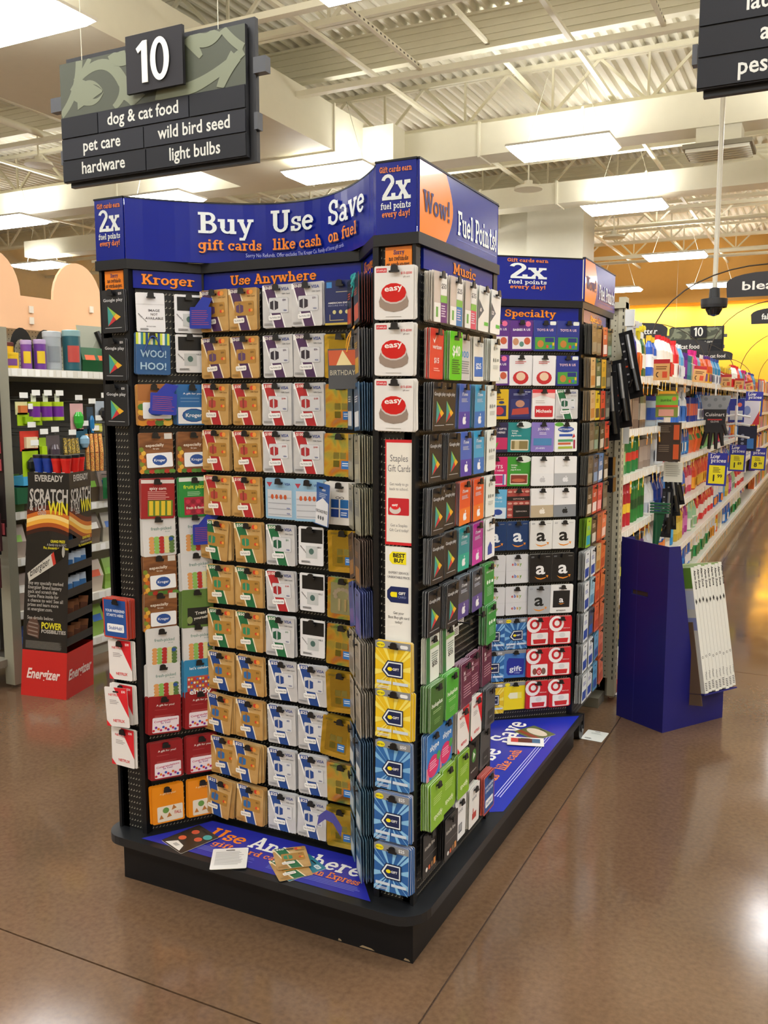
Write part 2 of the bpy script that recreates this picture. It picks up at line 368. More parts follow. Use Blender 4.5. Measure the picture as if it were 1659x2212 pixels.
# bridging and strut channels along Y, pipes along X
m = MB()
for X in (-14.5, -11.8, -9.4, -7.2, -4.9, -2.6, -.4, 2.2): m.box(X - .025, X + .025, Y0, Y1, 5.30, 5.34, STEEL)
for X in (-8.3, -3.7, .9): m.box(X - .02, X + .02, Y0, Y1, 5.62, 5.66, STEEL)
struct('trim_40', m)
def rail(X0, X1, Y, z, w=.045, h=.06):
    global tn; tn += 1
    m = MB(); m.box(X0, X1, Y - w, Y + w, z, z + h * .4, STEEL); m.box(X0, X1, Y - w, Y - w + .012, z + h * .4, z + h, STEEL)
    struct('trim_%d' % (50 + tn), m)
rail(-16, 7, 9.35, 5.1); rail(-16, 7, 11.75, 5.24); rail(-16, 7, 16.6, 4.9); rail(-16, 7, 21.0, 4.8); rail(-16, 7, 7.3, 5.05)
def hung_strut(X, Ya, Yb, z):
    global tn; tn += 1
    m = MB(); m.box(X - .022, X + .022, Ya, Yb, z, z + .045, STEEL); k = Ya + .05
    while k < Yb - .05:
        m.box(X + .0225, X + .0235, k, k + .035, z + .012, z + .03, C('#6a6658', .7)); k += .09
    struct('trim_%d' % (70 + tn), m)
hung_strut(-4.15, 6.6, 9.3, 5.14); hung_strut(-6.2, 6.6, 9.3, 5.14); hung_strut(-1.6, 6.0, 9.3, 5.14)
pm = MB()
for Y, z in ((13.1, 5.25), (18.9, 5.1), (23.1, 5.05)): pm.tube((XL, Y, z), (XR, Y, z), .04, STEEL, 8)
pm.tube((-9.8, Y0, 5.2), (-9.8, Y1, 5.2), .05, STEEL, 8)
struct('trim_41', pm)
# ducts
def duct(label, boxes, seams):
    t = thing('air_duct', label, 'duct', (boxes[0][0], boxes[0][2], boxes[0][4]))
    m = MB()
    for b in boxes: m.box(*b, DUCT)
    m.build('duct_body', t)
    for b in seams: MB().box(*b, DUCT).build('flange', t)
    return t
dz0, dz1 = 4.75, 5.15
duct('big pale rectangular duct crossing the store behind the first lamp', [(-16, 7, 11.36, 11.78, dz0, dz1), (-7.9, -5.75, 2.0, 11.36, 4.72, 5.27), (-5.75, -5.3, 11.0, 11.36, 4.74, 5.2)],
     [(X, X + .03, 11.34, 11.80, dz0 - .02, dz1 + .02) for X in (-10.4, -7.0, -4.25, -2.9, .2, 3.2)] + [(-7.92, -5.73, Y, Y + .03, 4.70, 5.29) for Y in (4.2, 8.2, 10.2)])
duct('second pale rectangular duct, farther back and parallel to the first', [(-16, 7, 14.54, 14.96, 4.75, 5.08), (-6.9, -5.5, 14.9, 18, 4.7, 5.1)], [(X, X + .03, 14.52, 14.98, 4.73, 5.1) for X in (-8.0, -5.4, -4.1, -2.7, .3, 3.3)])
t = thing('air_diffuser', 'slatted air diffuser box hanging below the first duct at right', 'air vent', (-1.3, 11.57, 4.4))
MB().box(-1.55, -1.05, 11.40, 11.75, 4.55, 4.8, DUCT).build('drop_box', t)
MB().box(-1.68, -.92, 11.27, 11.88, 4.50, 4.55, C('#8d8674', .6)).build('grille_frame', t)
for k in range(6): MB().box(-1.65, -.95, 11.30 + k * .1, 11.33 + k * .1, 4.46, 4.50, DUCT).build('slat', t)
# column
col = MB(); col.box(-4.9, -3.9, 15.6, 16.4, 0, 5.05, C('#c9c5b2', .6, grain=.04)); struct('column_1', col)
MB().box(-6.3, -4.9, 15.9, 16.3, 0, 5.0, C('#cfcbb8', .6, grain=.04)).build('column_2', kind='structure')
for i, (x, y, z) in enumerate(((-3.95, 12.6, 4.55), (-3.6, 16.6, 4.5), (-10.2, 9.6, 4.9))):
    sm = MB(); sm.lathe([(.06, z + .12), (.06, z + .05), (.19, z + .04), (.2, z), (.001, z - .01)], C('#e6e1cd', .5), 18, (x, y))
    sm.tube((x, y, z + .1), (x, y, 5.4), .012, STEEL)
    tag(sm.build('ceiling_speaker'), ['round white ceiling speaker behind the second lamp', 'small round speaker behind the third lamp', 'round speaker over the pet aisle, left of the aisle sign'][i], 'speaker', 'round ceiling fixtures')

# troffer lamps
def diff_mat():
    m = bpy.data.materials.new('lit_diffuser'); m.use_nodes = True; b = m.node_tree.nodes['Principled BSDF']
    b.inputs['Base Color'].default_value = (1, 1, 1, 1); b.inputs['Emission Color'].default_value = (.985, .99, 1, 1); b.inputs['Emission Strength'].default_value = LAMP_DOWN
    return m
def up_mat():
    m = bpy.data.materials.new('added_lamp_glow'); m.use_nodes = True; b = m.node_tree.nodes['Principled BSDF']
    b.inputs['Base Color'].default_value = (1, 1, 1, 1); b.inputs['Emission Color'].default_value = (1, .985, .96, 1); b.inputs['Emission Strength'].default_value = LAMP_UP
    return m
DIFF, UPM = diff_mat(), up_mat()
lm = MB()      # diffuser with sloping sides
bot = [(-.56, -.27), (.56, -.27), (.56, .27), (-.56, .27)]; top = [(-.6, -.33), (.6, -.33), (.6, .33), (-.6, .33)]
lm.add([(x, y, 0) for x, y in bot] + [(x, y, .05) for x, y in top], [(3, 2, 1, 0), (0, 1, 5, 4), (1, 2, 6, 5), (2, 3, 7, 6), (3, 0, 4, 7)], DIFF)
lamp_root = thing('ceiling_light', 'lamp', 'lamp', (0, 0, 0)); lm.build('diffuser', lamp_root)
hm = MB(); hm.box(-.61, .61, -.34, .34, .05, .075, C('#e9e6dc', .5)); hm.box(-.5, .5, -.2, .2, .075, .11, C('#e9e6dc', .5)); hm.build('housing', lamp_root)
um = MB(); um.add([(-.48, -.18, .112), (.48, -.18, .112), (.48, .18, .112), (-.48, .18, .112)], [(0, 1, 2, 3)], UPM); um.build('added_uplight', lamp_root)  # unseen glowing face added on the lamp to light the deck
for s in (-1, 1): MB().tube((s * .45, 0, .11), (s * .2, 0, .9), .004, C('#b5b09c')).build('hanging_wire', lamp_root)
lamps = [(-2.95, 10.75, 'brightest rectangular ceiling lamp right of the gift card tower'), (-2.95, 14.3, 'second rectangular ceiling lamp from the front, centre row'),
         (-2.95, 19.4, 'third rectangular ceiling lamp in the centre row'), (-2.77, 24.5, 'farthest small lamp of the centre row, next to the bleach sign'),
         (-5.95, 10.55, 'rectangular ceiling lamp glowing above the curved banner'), (-5.95, 5.35, 'very large bright lamp at the top left corner of the picture'),
         (-12.3, 10.9, 'rectangular lamp at the left edge under the aisle sign'), (-15.5, 14.56, 'rectangular lamp seen above the peach shelf header'),
         (-9.0, 10.75, 'rectangular lamp peeking over the banner just right of its left end'), (-5.15, 24.4, 'small far lamp right of the second tower, before the tan wall')]
off = [(x, y) for x in (-8.9, -5.95, -2.95, .1, 3.1, 6.) for y in (-6., -1., 2.6)] + [(.1, 5.4), (3.1, 5.4), (-2.95, 5.9), (-8.9, 5.4), (-12, 3.5), (-15, 6),
       (.1, 10.75), (3.1, 10.75), (.1, 16.), (3.1, 16.), (.1, 22), (3.1, 22.), (-12.2, 20.), (-16, 20.), (-5.95, 14.6), (-9, 16.5)]
for i, q in enumerate(lamps + [(a, b, 'rectangular ceiling lamp outside the picture') for a, b in off]):
    o = lamp_root if i == 0 else clone(lamp_root, Matrix.Translation((q[0], q[1], 4.5)))
    if i == 0: o.matrix_basis = Matrix.Translation((q[0], q[1], 4.5))
    o.name = 'ceiling_light'; o['label'] = q[2]; o['group'] = 'rectangular ceiling lamps'
# security camera on a pole, overhanging signs
t = thing('security_camera', 'black dome security camera hanging from a white pole', 'camera', (-1.0, 9.0, 2.36))
sc = MB(); sc.lathe([(.001, 2.36), (.05, 2.375), (.075, 2.42), (.08, 2.44)], C('#15151a', .1), 18, (-1, 9)); sc.build('dome', t)
sc = MB(); sc.lathe([(.115, 2.44), (.12, 2.47), (.12, 2.52), (.05, 2.53), (.045, 2.62), (.03, 2.625)], C('#2a2b2e', .5), 18, (-1, 9)); sc.build('housing', t)
sc = MB(); sc.tube((-1, 9, 2.6), (-1, 9, 6), .022, C('#d8d4c4'), 10); sc.build('pole', t)

# =====================================================================
# AISLE SIGNS
# =====================================================================
GREEN = C('#474b3c', .55); LEAF = C('#787d66', .55); CHAR = C('#1d1e23', .6, spec=.3, grain=.08); CHAR2 = C('#26272d', .6, spec=.3); SGREY = C('#4a4c51', .4); STXT = C('#cfcfc6', .5)
def aisle_sign(name, label, O, W, H, rows, number, num_u, leaf=True):
    """board: local x 0..W, y 0..H, faces -Y"""
    t = thing(name, label, 'aisle sign', O)
    F = frame(O, 0)
    hb = H * .55
    m = MB(F); m.box(.02, W + .035, -.02, H + .03, -.075, -.05, C('#1d1e22', .5)); m.box(0, W, 0, H, -.045, -.025, C('#26272b', .5)); m.build('back_board', t)
    # leaf pattern header
    m = MB(F); m.poly([(0, hb), (W, hb), (W, H), (0, H)], -.0245, GREEN)
    bz = [-.0243]
    def band(pts, w0, w1):
        n = len(pts); bz[0] += .00012; L_, R_ = [], []
        for i in range(n):
            a, b = pts[max(0, i - 1)], pts[min(n - 1, i + 1)]; L = math.hypot(b[0] - a[0], b[1] - a[1]) + 1e-6
            nx, ny = -(b[1] - a[1]) / L, (b[0] - a[0]) / L; w = w0 + (w1 - w0) * i / (n - 1); x, y = pts[i]
            cl = lambda x, y: (min(W, max(0, x)), min(H, max(hb, y)), bz[0])
            L_.append(cl(x + nx * w, y + ny * w)); R_.append(cl(x - nx * w, y - ny * w))
        for i in range(n - 1): m.add([L_[i], R_[i], R_[i + 1], L_[i + 1]], [(0, 1, 2, 3)], LEAF)
    def curve(p0, p1, p2, n=12): return [((1 - s) ** 2 * p0[0] + 2 * s * (1 - s) * p1[0] + s * s * p2[0], (1 - s) ** 2 * p0[1] + 2 * s * (1 - s) * p1[1] + s * s * p2[1]) for s in [i / n for i in range(n + 1)]]
    if leaf:
        h = H - hb; Y = lambda v: hb + v * h
        band(curve((0, Y(.05)), (.12, Y(.4)), (.13, Y(1))), .017, .022); band(curve((.08, Y(.45)), (.16, Y(.8)), (.2, Y(1))), .02, .012)
        band(curve((.1, Y(.62)), (.3, Y(1.15)), (.4, Y(.45)), 14), .018, .03); band(curve((.4, Y(.5)), (.42, Y(.2)), (.34, Y(.02))), .03, .015)
        band(curve((.1, Y(.4)), (.2, Y(.75)), (.28, Y(.35))), .02, .0); band(curve((.1, Y(.4)), (.22, Y(.02)), (.28, Y(.35))), .03, .0); band(curve((.11, Y(.4)), (.2, Y(.4)), (.27, Y(.36))), .075, .005)
        band(curve((.38, Y(.2)), (.45, Y(.2)), (.5, Y(0))), .01, .05); band(curve((.43, Y(.9)), (.36, Y(.8)), (.33, Y(1))), .04, .02)
        band(curve((.6, Y(.15)), (.8, Y(-.1)), (1.09, Y(.55)), 14), .035, .02); band(curve((.78, Y(1)), (.84, Y(.72)), (.86, Y(.6))), .03, .012)
        band(curve((.8, Y(1.0)), (.9, Y(.72)), (.96, Y(1.0))), .03, .03); band(curve((.98, Y(1)), (1.03, Y(.75)), (1.09, Y(.6))), .018, .02)
        band(curve((.96, Y(.0)), (1.0, Y(.3)), (1.05, Y(.5))), .02, .035)
    else:
        band(curve((0, H), (W * .4, H * .8), (W * .3, hb)), .02, .05); band(curve((W * .6, hb), (W * .8, H), (W, H * .8)), .05, .02)
    m.build('leaf_panel', t)
    rh = hb / 3 if len(rows) >= 3 else hb / max(1, len(rows))
    for (x0, x1, r0, word, shade) in rows:
        y1 = hb - r0 * rh; y0 = y1 - rh
        m = MB(F); m.box(x0 + .003, x1 - .003, y0 + .004, y1 - .004, -.025, -.018, CHAR if not shade else CHAR2)
        if word: m.text(word, (x0 + x1) / 2, y0 + rh * .3, rh * .78, STXT, -.0175, sx=.9, bold=.016)
        m.build('word_plate', t)
    if number:
        a, b, c_, d = num_u
        m = MB(F); m.box(a, b, c_, d, -.005, .012, C('#211f23', .5, spec=.3))
        m.build('number_plate', t)
        cx, hh = (a + b) / 2, d - c_; y0 = c_ + hh * .14; dh = hh * .72
        def digits(mm, ox, oy, col):
            if number == '10':
                X1 = cx - hh * .20 + ox; wv = hh * .065
                mm.slab2([(X1 - wv, y0 + oy), (X1 + wv, y0 + oy), (X1 + wv, y0 + dh + oy), (X1 - wv * .5, y0 + dh + oy), (X1 - wv * 2.9, y0 + dh * .84 + oy), (X1 - wv * 2.2, y0 + dh * .72 + oy), (X1 - wv, y0 + dh * .8 + oy)], 0, .004, col)
                X0 = cx + hh * .15 + ox; o_ = ell(X0, y0 + dh / 2 + oy, hh * .215, dh * .515, 28); i_ = ell(X0, y0 + dh / 2 + oy, hh * .095, dh * .37, 28)
                mm.add([(x, y, .004) for x, y in o_ + i_], [(q, (q + 1) % 28, 28 + (q + 1) % 28, 28 + q) for q in range(28)], col)
            else: mm.text(number, cx + ox, y0 + oy, hh * .95, col, .004, sx=.84, bold=.02)
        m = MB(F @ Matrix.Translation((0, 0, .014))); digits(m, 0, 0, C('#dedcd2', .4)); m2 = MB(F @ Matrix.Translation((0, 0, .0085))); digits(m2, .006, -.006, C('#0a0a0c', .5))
        m2.build('painted_number_shadow', t); m.build('number', t)  # dark offset copy of the digits painted in as their shadow
    for q in ((-.075, -.002, H * .62, H * .74), (-.02, -.002, H * .16, H * .28), (W + .036, W + .10, H * .62, H * .74), (W + .036, W + .055, H * .2, H * .33)):
        m = MB(F); m.box(*q, -.07, -.03, SGREY); m.build('bracket', t)
    for x in (W * .12, W * .86):
        MB(F).tube((x, H, -.04), (x, 3.42, -.04), .002, C('#c9c5b0')).build('hanging_wire', t)
    return t
HS = .61
hb = HS * .55
aisle_sign('aisle_sign', 'large hanging aisle sign numbered 10 with green leaf pattern', (-3.47, 3.4, 2.64), 1.1, HS - .05,
    [(0, .24, 0, '', 0), (.24, .79, 0, 'dog & cat food', 1), (.79, 1.1, 0, '', 0), (0, .52, 1, 'pet care', 1), (.52, 1.1, 1, 'wild bird seed', 1), (0, .53, 2, 'hardware', 0), (.53, 1.1, 2, 'light bulbs', 0)],
    '10', (.455, .785, .345, .60))
aisle_sign('aisle_sign', 'dark hanging aisle sign cut off by the top right corner', (-.47, 3.4, 2.64), 1.1, HS - .05,
    [(0, .52, 0, 'laundry', 0), (.52, 1.1, 0, '', 0), (0, .62, 1, 'air care', 0), (.62, 1.1, 1, '', 0), (0, .62, 2, 'pest control', 0), (.62, 1.1, 2, '', 0)],
    '9', (.455, .785, .345, .60))
aisle_sign('aisle_sign', 'small distant hanging aisle sign numbered 10 in front of the yellow wall', (-3.2, 20.6, 2.62), 1.1, HS - .05,
    [(0, .5, 0, 'wild bird seed', 0), (.5, 1.1, 0, 'pet care', 0), (0, 1.1, 1, '', 0), (0, 1.1, 2, '', 0)], '10', (.455, .785, .345, .60))
# arched wire sign holders standing on the top of the cleaning aisle
def arch_sign(word, label, X, Y, span, h, z0, sw, sh, sz, side):
    """wire arch in the X direction from the shelving, carrying a dark plate"""
    t = thing('arched_sign', label, 'sign', (X, Y, z0))
    pts = [(X + span / 2 - span / 2 * cos(a), Y, z0 + h * sin(a) ** .9) for a in [pi * i / 20 for i in range(21)]]
    MB().path(pts, .006, C('#3a3024', .5), 5).build('wire_arch', t)
    sx = X + span / 2
    F = frame((sx, Y - .012, sz), 0)
    pl = [(-sw / 2, 0), (sw / 2, 0), (sw / 2 + .01, sh * .6)] + [(sw / 2 * cos(a), sh * .62 + sh * .38 * sin(a)) for a in [pi * i / 10 for i in range(1, 10)]] + [(-sw / 2 - .01, sh * .6)]
    m = MB(F); m.slab2(pl, -.012, 0, C('#201e22', .45)); m.text(word, 0, sh * .28, sh * .5, C('#e8e4dc', .5), .001, fit=sw * .62, bold=.015); m.build('sign_plate', t)
    return t
arch_sign('bleach', 'arched dark bleach sign, largest of the aisle signs at right', -1.43, 8.2, 1.86, .68, 2.02, .62, .2, 2.44, 1)
arch_sign('fabric care', 'arched dark fabric care sign below the bleach sign', -1.43, 12.4, 1.64, .82, 2.02, .62, .2, 2.55, 1)
arch_sign('paper', 'distant arched dark sign at the right edge below the fabric sign', -1.43, 17.2, 1.8, .82, 2.02, .62, .2, 2.52, 1)
arch_sign('foil', 'farthest arched sign at the right, partly outside the picture', -1.43, 22.0, 1.8, .82, 2.02, .6, .2, 2.55, 1)
arch_sign('small animal', 'arched small animal sign just right of the second tower', -2.93, 8.0, 1.5, .46, 2.02, .62, .2, 2.28, 0)
arch_sign('cat litter', 'arched cat litter sign above the spray bottles', -3.03, 12.2, 1.6, .58, 2.02, .62, .2, 2.40, 0)
arch_sign('dry cat food', 'arched dry cat food sign in front of the distant aisle sign', -3.03, 16.2, 1.6, .6, 2.02, .72, .22, 2.42, 0)
arch_sign('can cat food', 'arched can cat food sign, lowest and farthest of the arches', -2.93, 20.0, 1.5, .5, 2.02, .72, .2, 2.45, 0)

# =====================================================================
# GIFT CARD TOWER (one fixture)
# =====================================================================
XA, XB, YA, YB, YC, YD = -2.03, -.97, 2.145, 2.745, 3.87, 4.42
ZD = .155; ZS = 1.955; ZB = 1.984; ZT = 2.163
tower = thing('gift_card_display', 'tall black pegboard gift card display with blue fuel points banners', 'display stand', (-1.5, 3.2, 0))
# base and deck
bm_ = MB(); bm_.box(-1.995, -.952, 2.108, 3.872, 0, .127, C('#0c0c0e', .45, spec=.3, grain=.25)); bm_.build('base', tower)
ch = MB()
for x, y, w in ((-.98, .0, .02), (-1.12, .0, .05), (-1.19, .0, .012)): ch.poly([(x, .004), (x + w, .004), (x + w * .8, .009), (x + w * .2, .011)], 2.1075, C('#8d7a5c', .8))
ch.v = [(a, c_, b) for a, b, c_ in ch.v]; ch.build('chipped_paint', tower, kind='stuff')
dm = MB(); P = []
def corner(cx, cy, r, a0): return [(cx + r * cos(R(a0 + 15 * i)), cy + r * sin(R(a0 + 15 * i))) for i in range(7)]
P = corner(-1.985, 2.15, .075, 180) + corner(-1.0, 2.15, .085, 270) + [(-.915, 3.885), (-2.06, 3.885)]
dm.slab2(P, .127, ZD, C('#17191c', .38, grain=.2)); dm.build('deck', tower)
# front floor graphic
g = MB(Matrix.Translation((0, 0, ZD + .0008)))
g.poly([(-1.912, 2.10), (-1.08, 2.10), (-1.145, 2.185), (-1.235, 2.30), (-1.78, 2.30), (-1.83, 2.215)], 0, C('#2a2fa6', .35))
def flat_tf(O, ang):
    return Matrix.Translation(O) @ Matrix.Rotation(ang, 4, 'Z')
g.tf = flat_tf((0, 0, ZD + .001), 0)
slab_text(g, 'Use', -1.735, -1.595, 2.205, .062, ORANGE, 0); slab_text(g, 'Any', -1.575, -1.42, 2.205, .07, WHITE, 0); slab_text(g, 'where', -1.41, -1.17, 2.195, .07, WHITE, 0)
slab_text(g, 'Visa gift card', -1.77, -1.50, 2.165, .028, OTXT, 0); slab_text(g, 'card', -1.49, -1.41, 2.165, .03, OTXT, 0); slab_text(g, 'American Express', -1.39, -1.15, 2.155, .032, OTXT, 0)
g.lines(-1.80, -1.50, 2.15, 4, .007, .0022, C('#7f86d8'), .0005, .1); g.lines(-1.45, -1.13, 2.145, 4, .007, .0022, C('#7f86d8'), .0005, .1)
g.build('deck_graphic', tower)
# side floor graphic
g = MB(Matrix.Translation((0, 0, ZD + .0008)))
g.poly([(-.925, 2.80), (-.925, 3.855), (-1.30, 3.60), (-1.30, 3.02), (-.99, 2.76)], 0, C('#1f2ea8', .3))
g.tf = Matrix.Translation((-1.0, 2.8, ZD + .001)) @ Matrix.Rotation(R(90), 4, 'Z')
slab_text(g, 'Buy', .02, .24, .10, .095, WHITE, 0); slab_text(g, 'Use', .31, .52, .10, .095, WHITE, 0); slab_text(g, 'Save', .60, .86, .10, .095, WHITE, 0)
slab_text(g, 'gift cards', .02, .28, .03, .045, OTXT, 0); slab_text(g, 'like cash', .33, .55, .03, .045, OTXT, 0); slab_text(g, 'on fuel', .63, .80, .03, .045, OTXT, 0)
g.lines(.1, .75, -.01, 3, .01, .003, C('#c8cdf0'), .0005, .05)
g.build('deck_graphic', tower)
# pegboard walls as panels
FR = {}
def panel(key, O, dx, dy, L, z0=ZD, z1=ZS, mat=None, d=.03):
    F = frame(O, math.atan2(dy, dx)); FR[key] = F
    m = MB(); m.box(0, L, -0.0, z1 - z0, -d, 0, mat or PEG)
    # local y up -> use XZ-pattern: rotate coordinates so that object x,z are the board axes
    m.v = [(x, -z_, y) for x, y, z_ in m.v]
    mw = F @ Matrix.Translation((0, z0, 0)) @ Matrix.Rotation(R(-90), 4, 'X')
    o = m.build('peg_panel', tower, mw); return F
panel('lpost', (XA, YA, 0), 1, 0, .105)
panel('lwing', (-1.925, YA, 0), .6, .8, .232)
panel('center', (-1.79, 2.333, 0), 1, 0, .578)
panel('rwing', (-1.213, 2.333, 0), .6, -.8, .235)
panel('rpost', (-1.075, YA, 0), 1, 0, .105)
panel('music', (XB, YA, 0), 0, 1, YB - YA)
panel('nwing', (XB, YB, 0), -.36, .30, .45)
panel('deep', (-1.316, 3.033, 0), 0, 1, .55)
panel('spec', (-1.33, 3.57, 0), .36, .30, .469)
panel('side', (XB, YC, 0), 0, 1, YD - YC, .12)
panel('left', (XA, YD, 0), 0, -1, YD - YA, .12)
# posts and frames around panels
pm = MB()
for x0, x1, y0, y1 in ((-1.932, -1.915, 2.13, 2.16), (-1.085, -1.068, 2.13, 2.16), (-.972, -.962, 2.132, 2.158), (-2.035, -2.025, 2.135, 2.17), (-.985, -.96, 2.72, 2.755), (-.985, -.96, 3.855, 3.885), (-.985, -.96, YD - .02, YD)):
    m = MB(); m.box(x0, x1, y0, y1, .125 if y1 > 4 else ZD, ZS, BLK2); m.build('post', tower)
for (x, y) in ((-1.79, 2.33), (-1.213, 2.33), (-1.33, 3.57)):
    MB().tube((x, y - .004, ZD), (x, y - .004, ZS), .009, BLK2, 6).build('post', tower)
# cornice
cp = [(XA - .012, YA - .018), (-1.918, YA - .018), (-1.783, 2.312), (-1.222, 2.312), (-1.082, YA - .018), (XB + .018, YA - .018), (XB + .018, YB + .008), (-1.29, 3.03), (-1.31, 3.55), (XB + .012, YC - .012), (XB + .018, YD + .02), (XA - .012, YD + .02)]
m = MB(); m.slab2(cp, ZS, ZB, C('#121316', .38, spec=.4)); m.build('cornice', tower)
# top cap behind the banners (closes the tower)
m = MB(); m.slab2([(XA + .01, YA + .3), (XB - .3, YA + .3), (XB - .3, YD), (XA + .01, YD)], ZB - .01, ZB, BLACK); m.build('top_panel', tower)
# ---- curved banner, front ----
def curve_tf(O, ang, L, D1, D2, z0, z1):
    ux, uy = cos(ang), sin(ang); nx, ny = uy, -ux
    def f(x, y, z):
        s = min(1, max(0, x / L)); k = (y - z0) / (z1 - z0); e = min(s, 1 - s) / .16
        d = -D1 * sin(pi * s) ** .9 + z * 1.6
        return (O[0] + ux * x + nx * d, O[1] + uy * x + ny * d, y)
    return f
Lf = .85
tf = curve_tf((-1.922, YA - .014), 0, Lf, .285, .182, ZB, ZT)
m = MB(tf); n = 26
for i in range(n):
    a, b = Lf * i / n, Lf * (i + 1) / n
    m.add([(a, ZB, 0), (b, ZB, 0), (b, ZT, 0), (a, ZT, 0)], [(0, 1, 2, 3)], BLUE, True)
    m.add([(a, ZB, -.012), (b, ZB, -.012), (b, ZT, -.012), (a, ZT, -.012)], [(3, 2, 1, 0)], BLACK, True)
    m.add([(a, ZT, .001), (b, ZT, .001), (b, ZT + .004, .001), (a, ZT + .004, .001), (a, ZT, -.005), (b, ZT, -.005), (b, ZT + .004, -.005), (a, ZT + .004, -.005)], [(0, 1, 2, 3), (3, 2, 6, 7), (7, 6, 5, 4)], BLACK, True)
m.build('curved_banner', tower)
def SX(X): return X + 1.922
m = MB(tf)
LT = C('#e6eef0', .35)
slab_text(m, 'Buy', SX(-1.77), SX(-1.627), 2.073, .063, LT, .004)
slab_text(m, 'Use', SX(-1.577), SX(-1.422), 2.075, .067, LT, .004)
slab_text(m, 'Save', SX(-1.358), SX(-1.157), 2.073, .072, LT, .005)
slab_text(m, 'gift cards', SX(-1.77), SX(-1.605), 2.023, .032, ORANGE, .004, BTXT)
slab_text(m, 'like cash', SX(-1.571), SX(-1.389), 2.024, .034, ORANGE, .004, BTXT)
slab_text(m, 'on fuel', SX(-1.359), SX(-1.209), 2.025, .036, ORANGE, .004, BTXT)
m.text('Sorry No Refunds. Offer excludes The Kroger Co. Family of Stores gift cards.', SX(-1.651), 2.003, .0165, C('#aeb6e6'), .004, 'l', fit=.37)
m.build('banner_lettering', tower)
def banner_flat(O, dx, dy, L, builder, z0=ZB, z1=ZT):
    F = frame(O, math.atan2(dy, dx))
    m = MB(F); m.box(0, L, z0, z1, -.006, 0, BLUE); m.box(-.002, L + .002, z1, z1 + .005, -.012, .002, BLACK); m.build('banner_panel', tower)
    m = MB(F); builder(m, L); m.build('banner_lettering', tower)
def two_x(m, x0, x1, k=1, mult=1.):
    cx = (x0 + x1) / 2; w = x1 - x0; t = .001; cw = w
    slab_text(m, 'Gift cards earn', cx - w * .45, cx + w * .45, ZT - .026 * k, .015 * k, OTXT, t, BTXT)
    slab_text(m, '2x', cx - w * .42, cx + w * .42, ZT - .095 * k, .066 * k, LT, t)
    slab_text(m, 'fuel points', cx - w * .42, cx + w * .42, ZT - .117 * k, .017 * k, LT, t)
    slab_text(m, 'every day!', cx - w * .38, cx + w * .4, ZT - .137 * k, .016 * k, OTXT, t, BTXT)
banner_flat((XA - .008, YA - .016, 0), 1, 0, .112, lambda m, L: two_x(m, .006, L - .004))
banner_flat((-1.075, YA - .016, 0), 1, 0, .114, lambda m, L: two_x(m, .006, L - .006))
def wow(m, L):
    k = .36 * L
    m.poly([(.002, ZB + .001), (k * .82, ZB + .001)] + [(k * .82 + .05 * sin(pi * i / 12), ZB + (ZT - ZB - .001) * i / 12) for i in range(1, 12)] + [(k * .82, ZT - .001), (.002, ZT - .001)], .0006, ORANGE)
    slab_text(m, 'Wow!', .022, k - .012, ZB + .055, .055, BTXT, .0015)
    slab_text(m, 'Fuel Points!', k + .045, L - .012, ZB + .035, .066, LT, .0012)
    m.poly([(k + .04, ZB + .022), (L - .01, ZB + .022), (L - .01, ZB + .0232), (k + .04, ZB + .0232)], .001, C('#9aa4e0'))
banner_flat((XB + .016, YA - .012, 0), 0, 1, .60, wow)
banner_flat((XB + .016, YC - .005, 0), 0, 1, .60, wow)
def spec_b(m, L): two_x(m, .125, .33, .98)
banner_flat((-1.33, 3.553, 0), .36, .30, .478, spec_b, ZB - .005, ZT - .006)
banner_flat((XB + .01, YB + .01, 0), -.36, .30, .45, lambda m, L: None)
# section signs
def section(F, x0, x1, word, w0, w1, h=.026, yb=1.913):
    m = MB(F); m.box(x0, x1, 1.900, 1.953, 0, .008, BLUE); slab_text(m, word, w0, w1, yb, h, ORANGE, .0085, DKO); m.build('section_sign', tower)
section(FR['lwing'], .01, .222, 'Kroger', .035, .20, .03)
section(FR['center'], .008, .570, 'Use Anywhere', .11, .42, .03)
section(FR['rwing'], .012, .225, 'Kroger', .04, .2, .03)
section(FR['music'], .035, .57, 'Music', .24, .42, .03)
section(FR['spec'], .01, .455, 'Specialty', .119, .35, .03)
section(FR['side'], .02, .45, 'Specialty', .14, .36, .026)
for F, x0, x1 in ((FR['lpost'], .014, .088), (FR['rpost'], .022, .098)):
    m = MB(F); m.box(x0, x1, 1.86, 1.953, 0, .006, ORANGE); a, b = x0 + .004, x1 - .004; w = b - a
    slab_text(m, 'Sorry', a + w * .3, b - w * .25, 1.933, .012, BTXT, .0065); slab_text(m, 'no refunds', a + w * .1, b - w * .08, 1.918, .012, DKO, .0065); slab_text(m, 'or exchanges.', a, b, 1.903, .012, DKO, .0065)
    m.build('notice', tower)
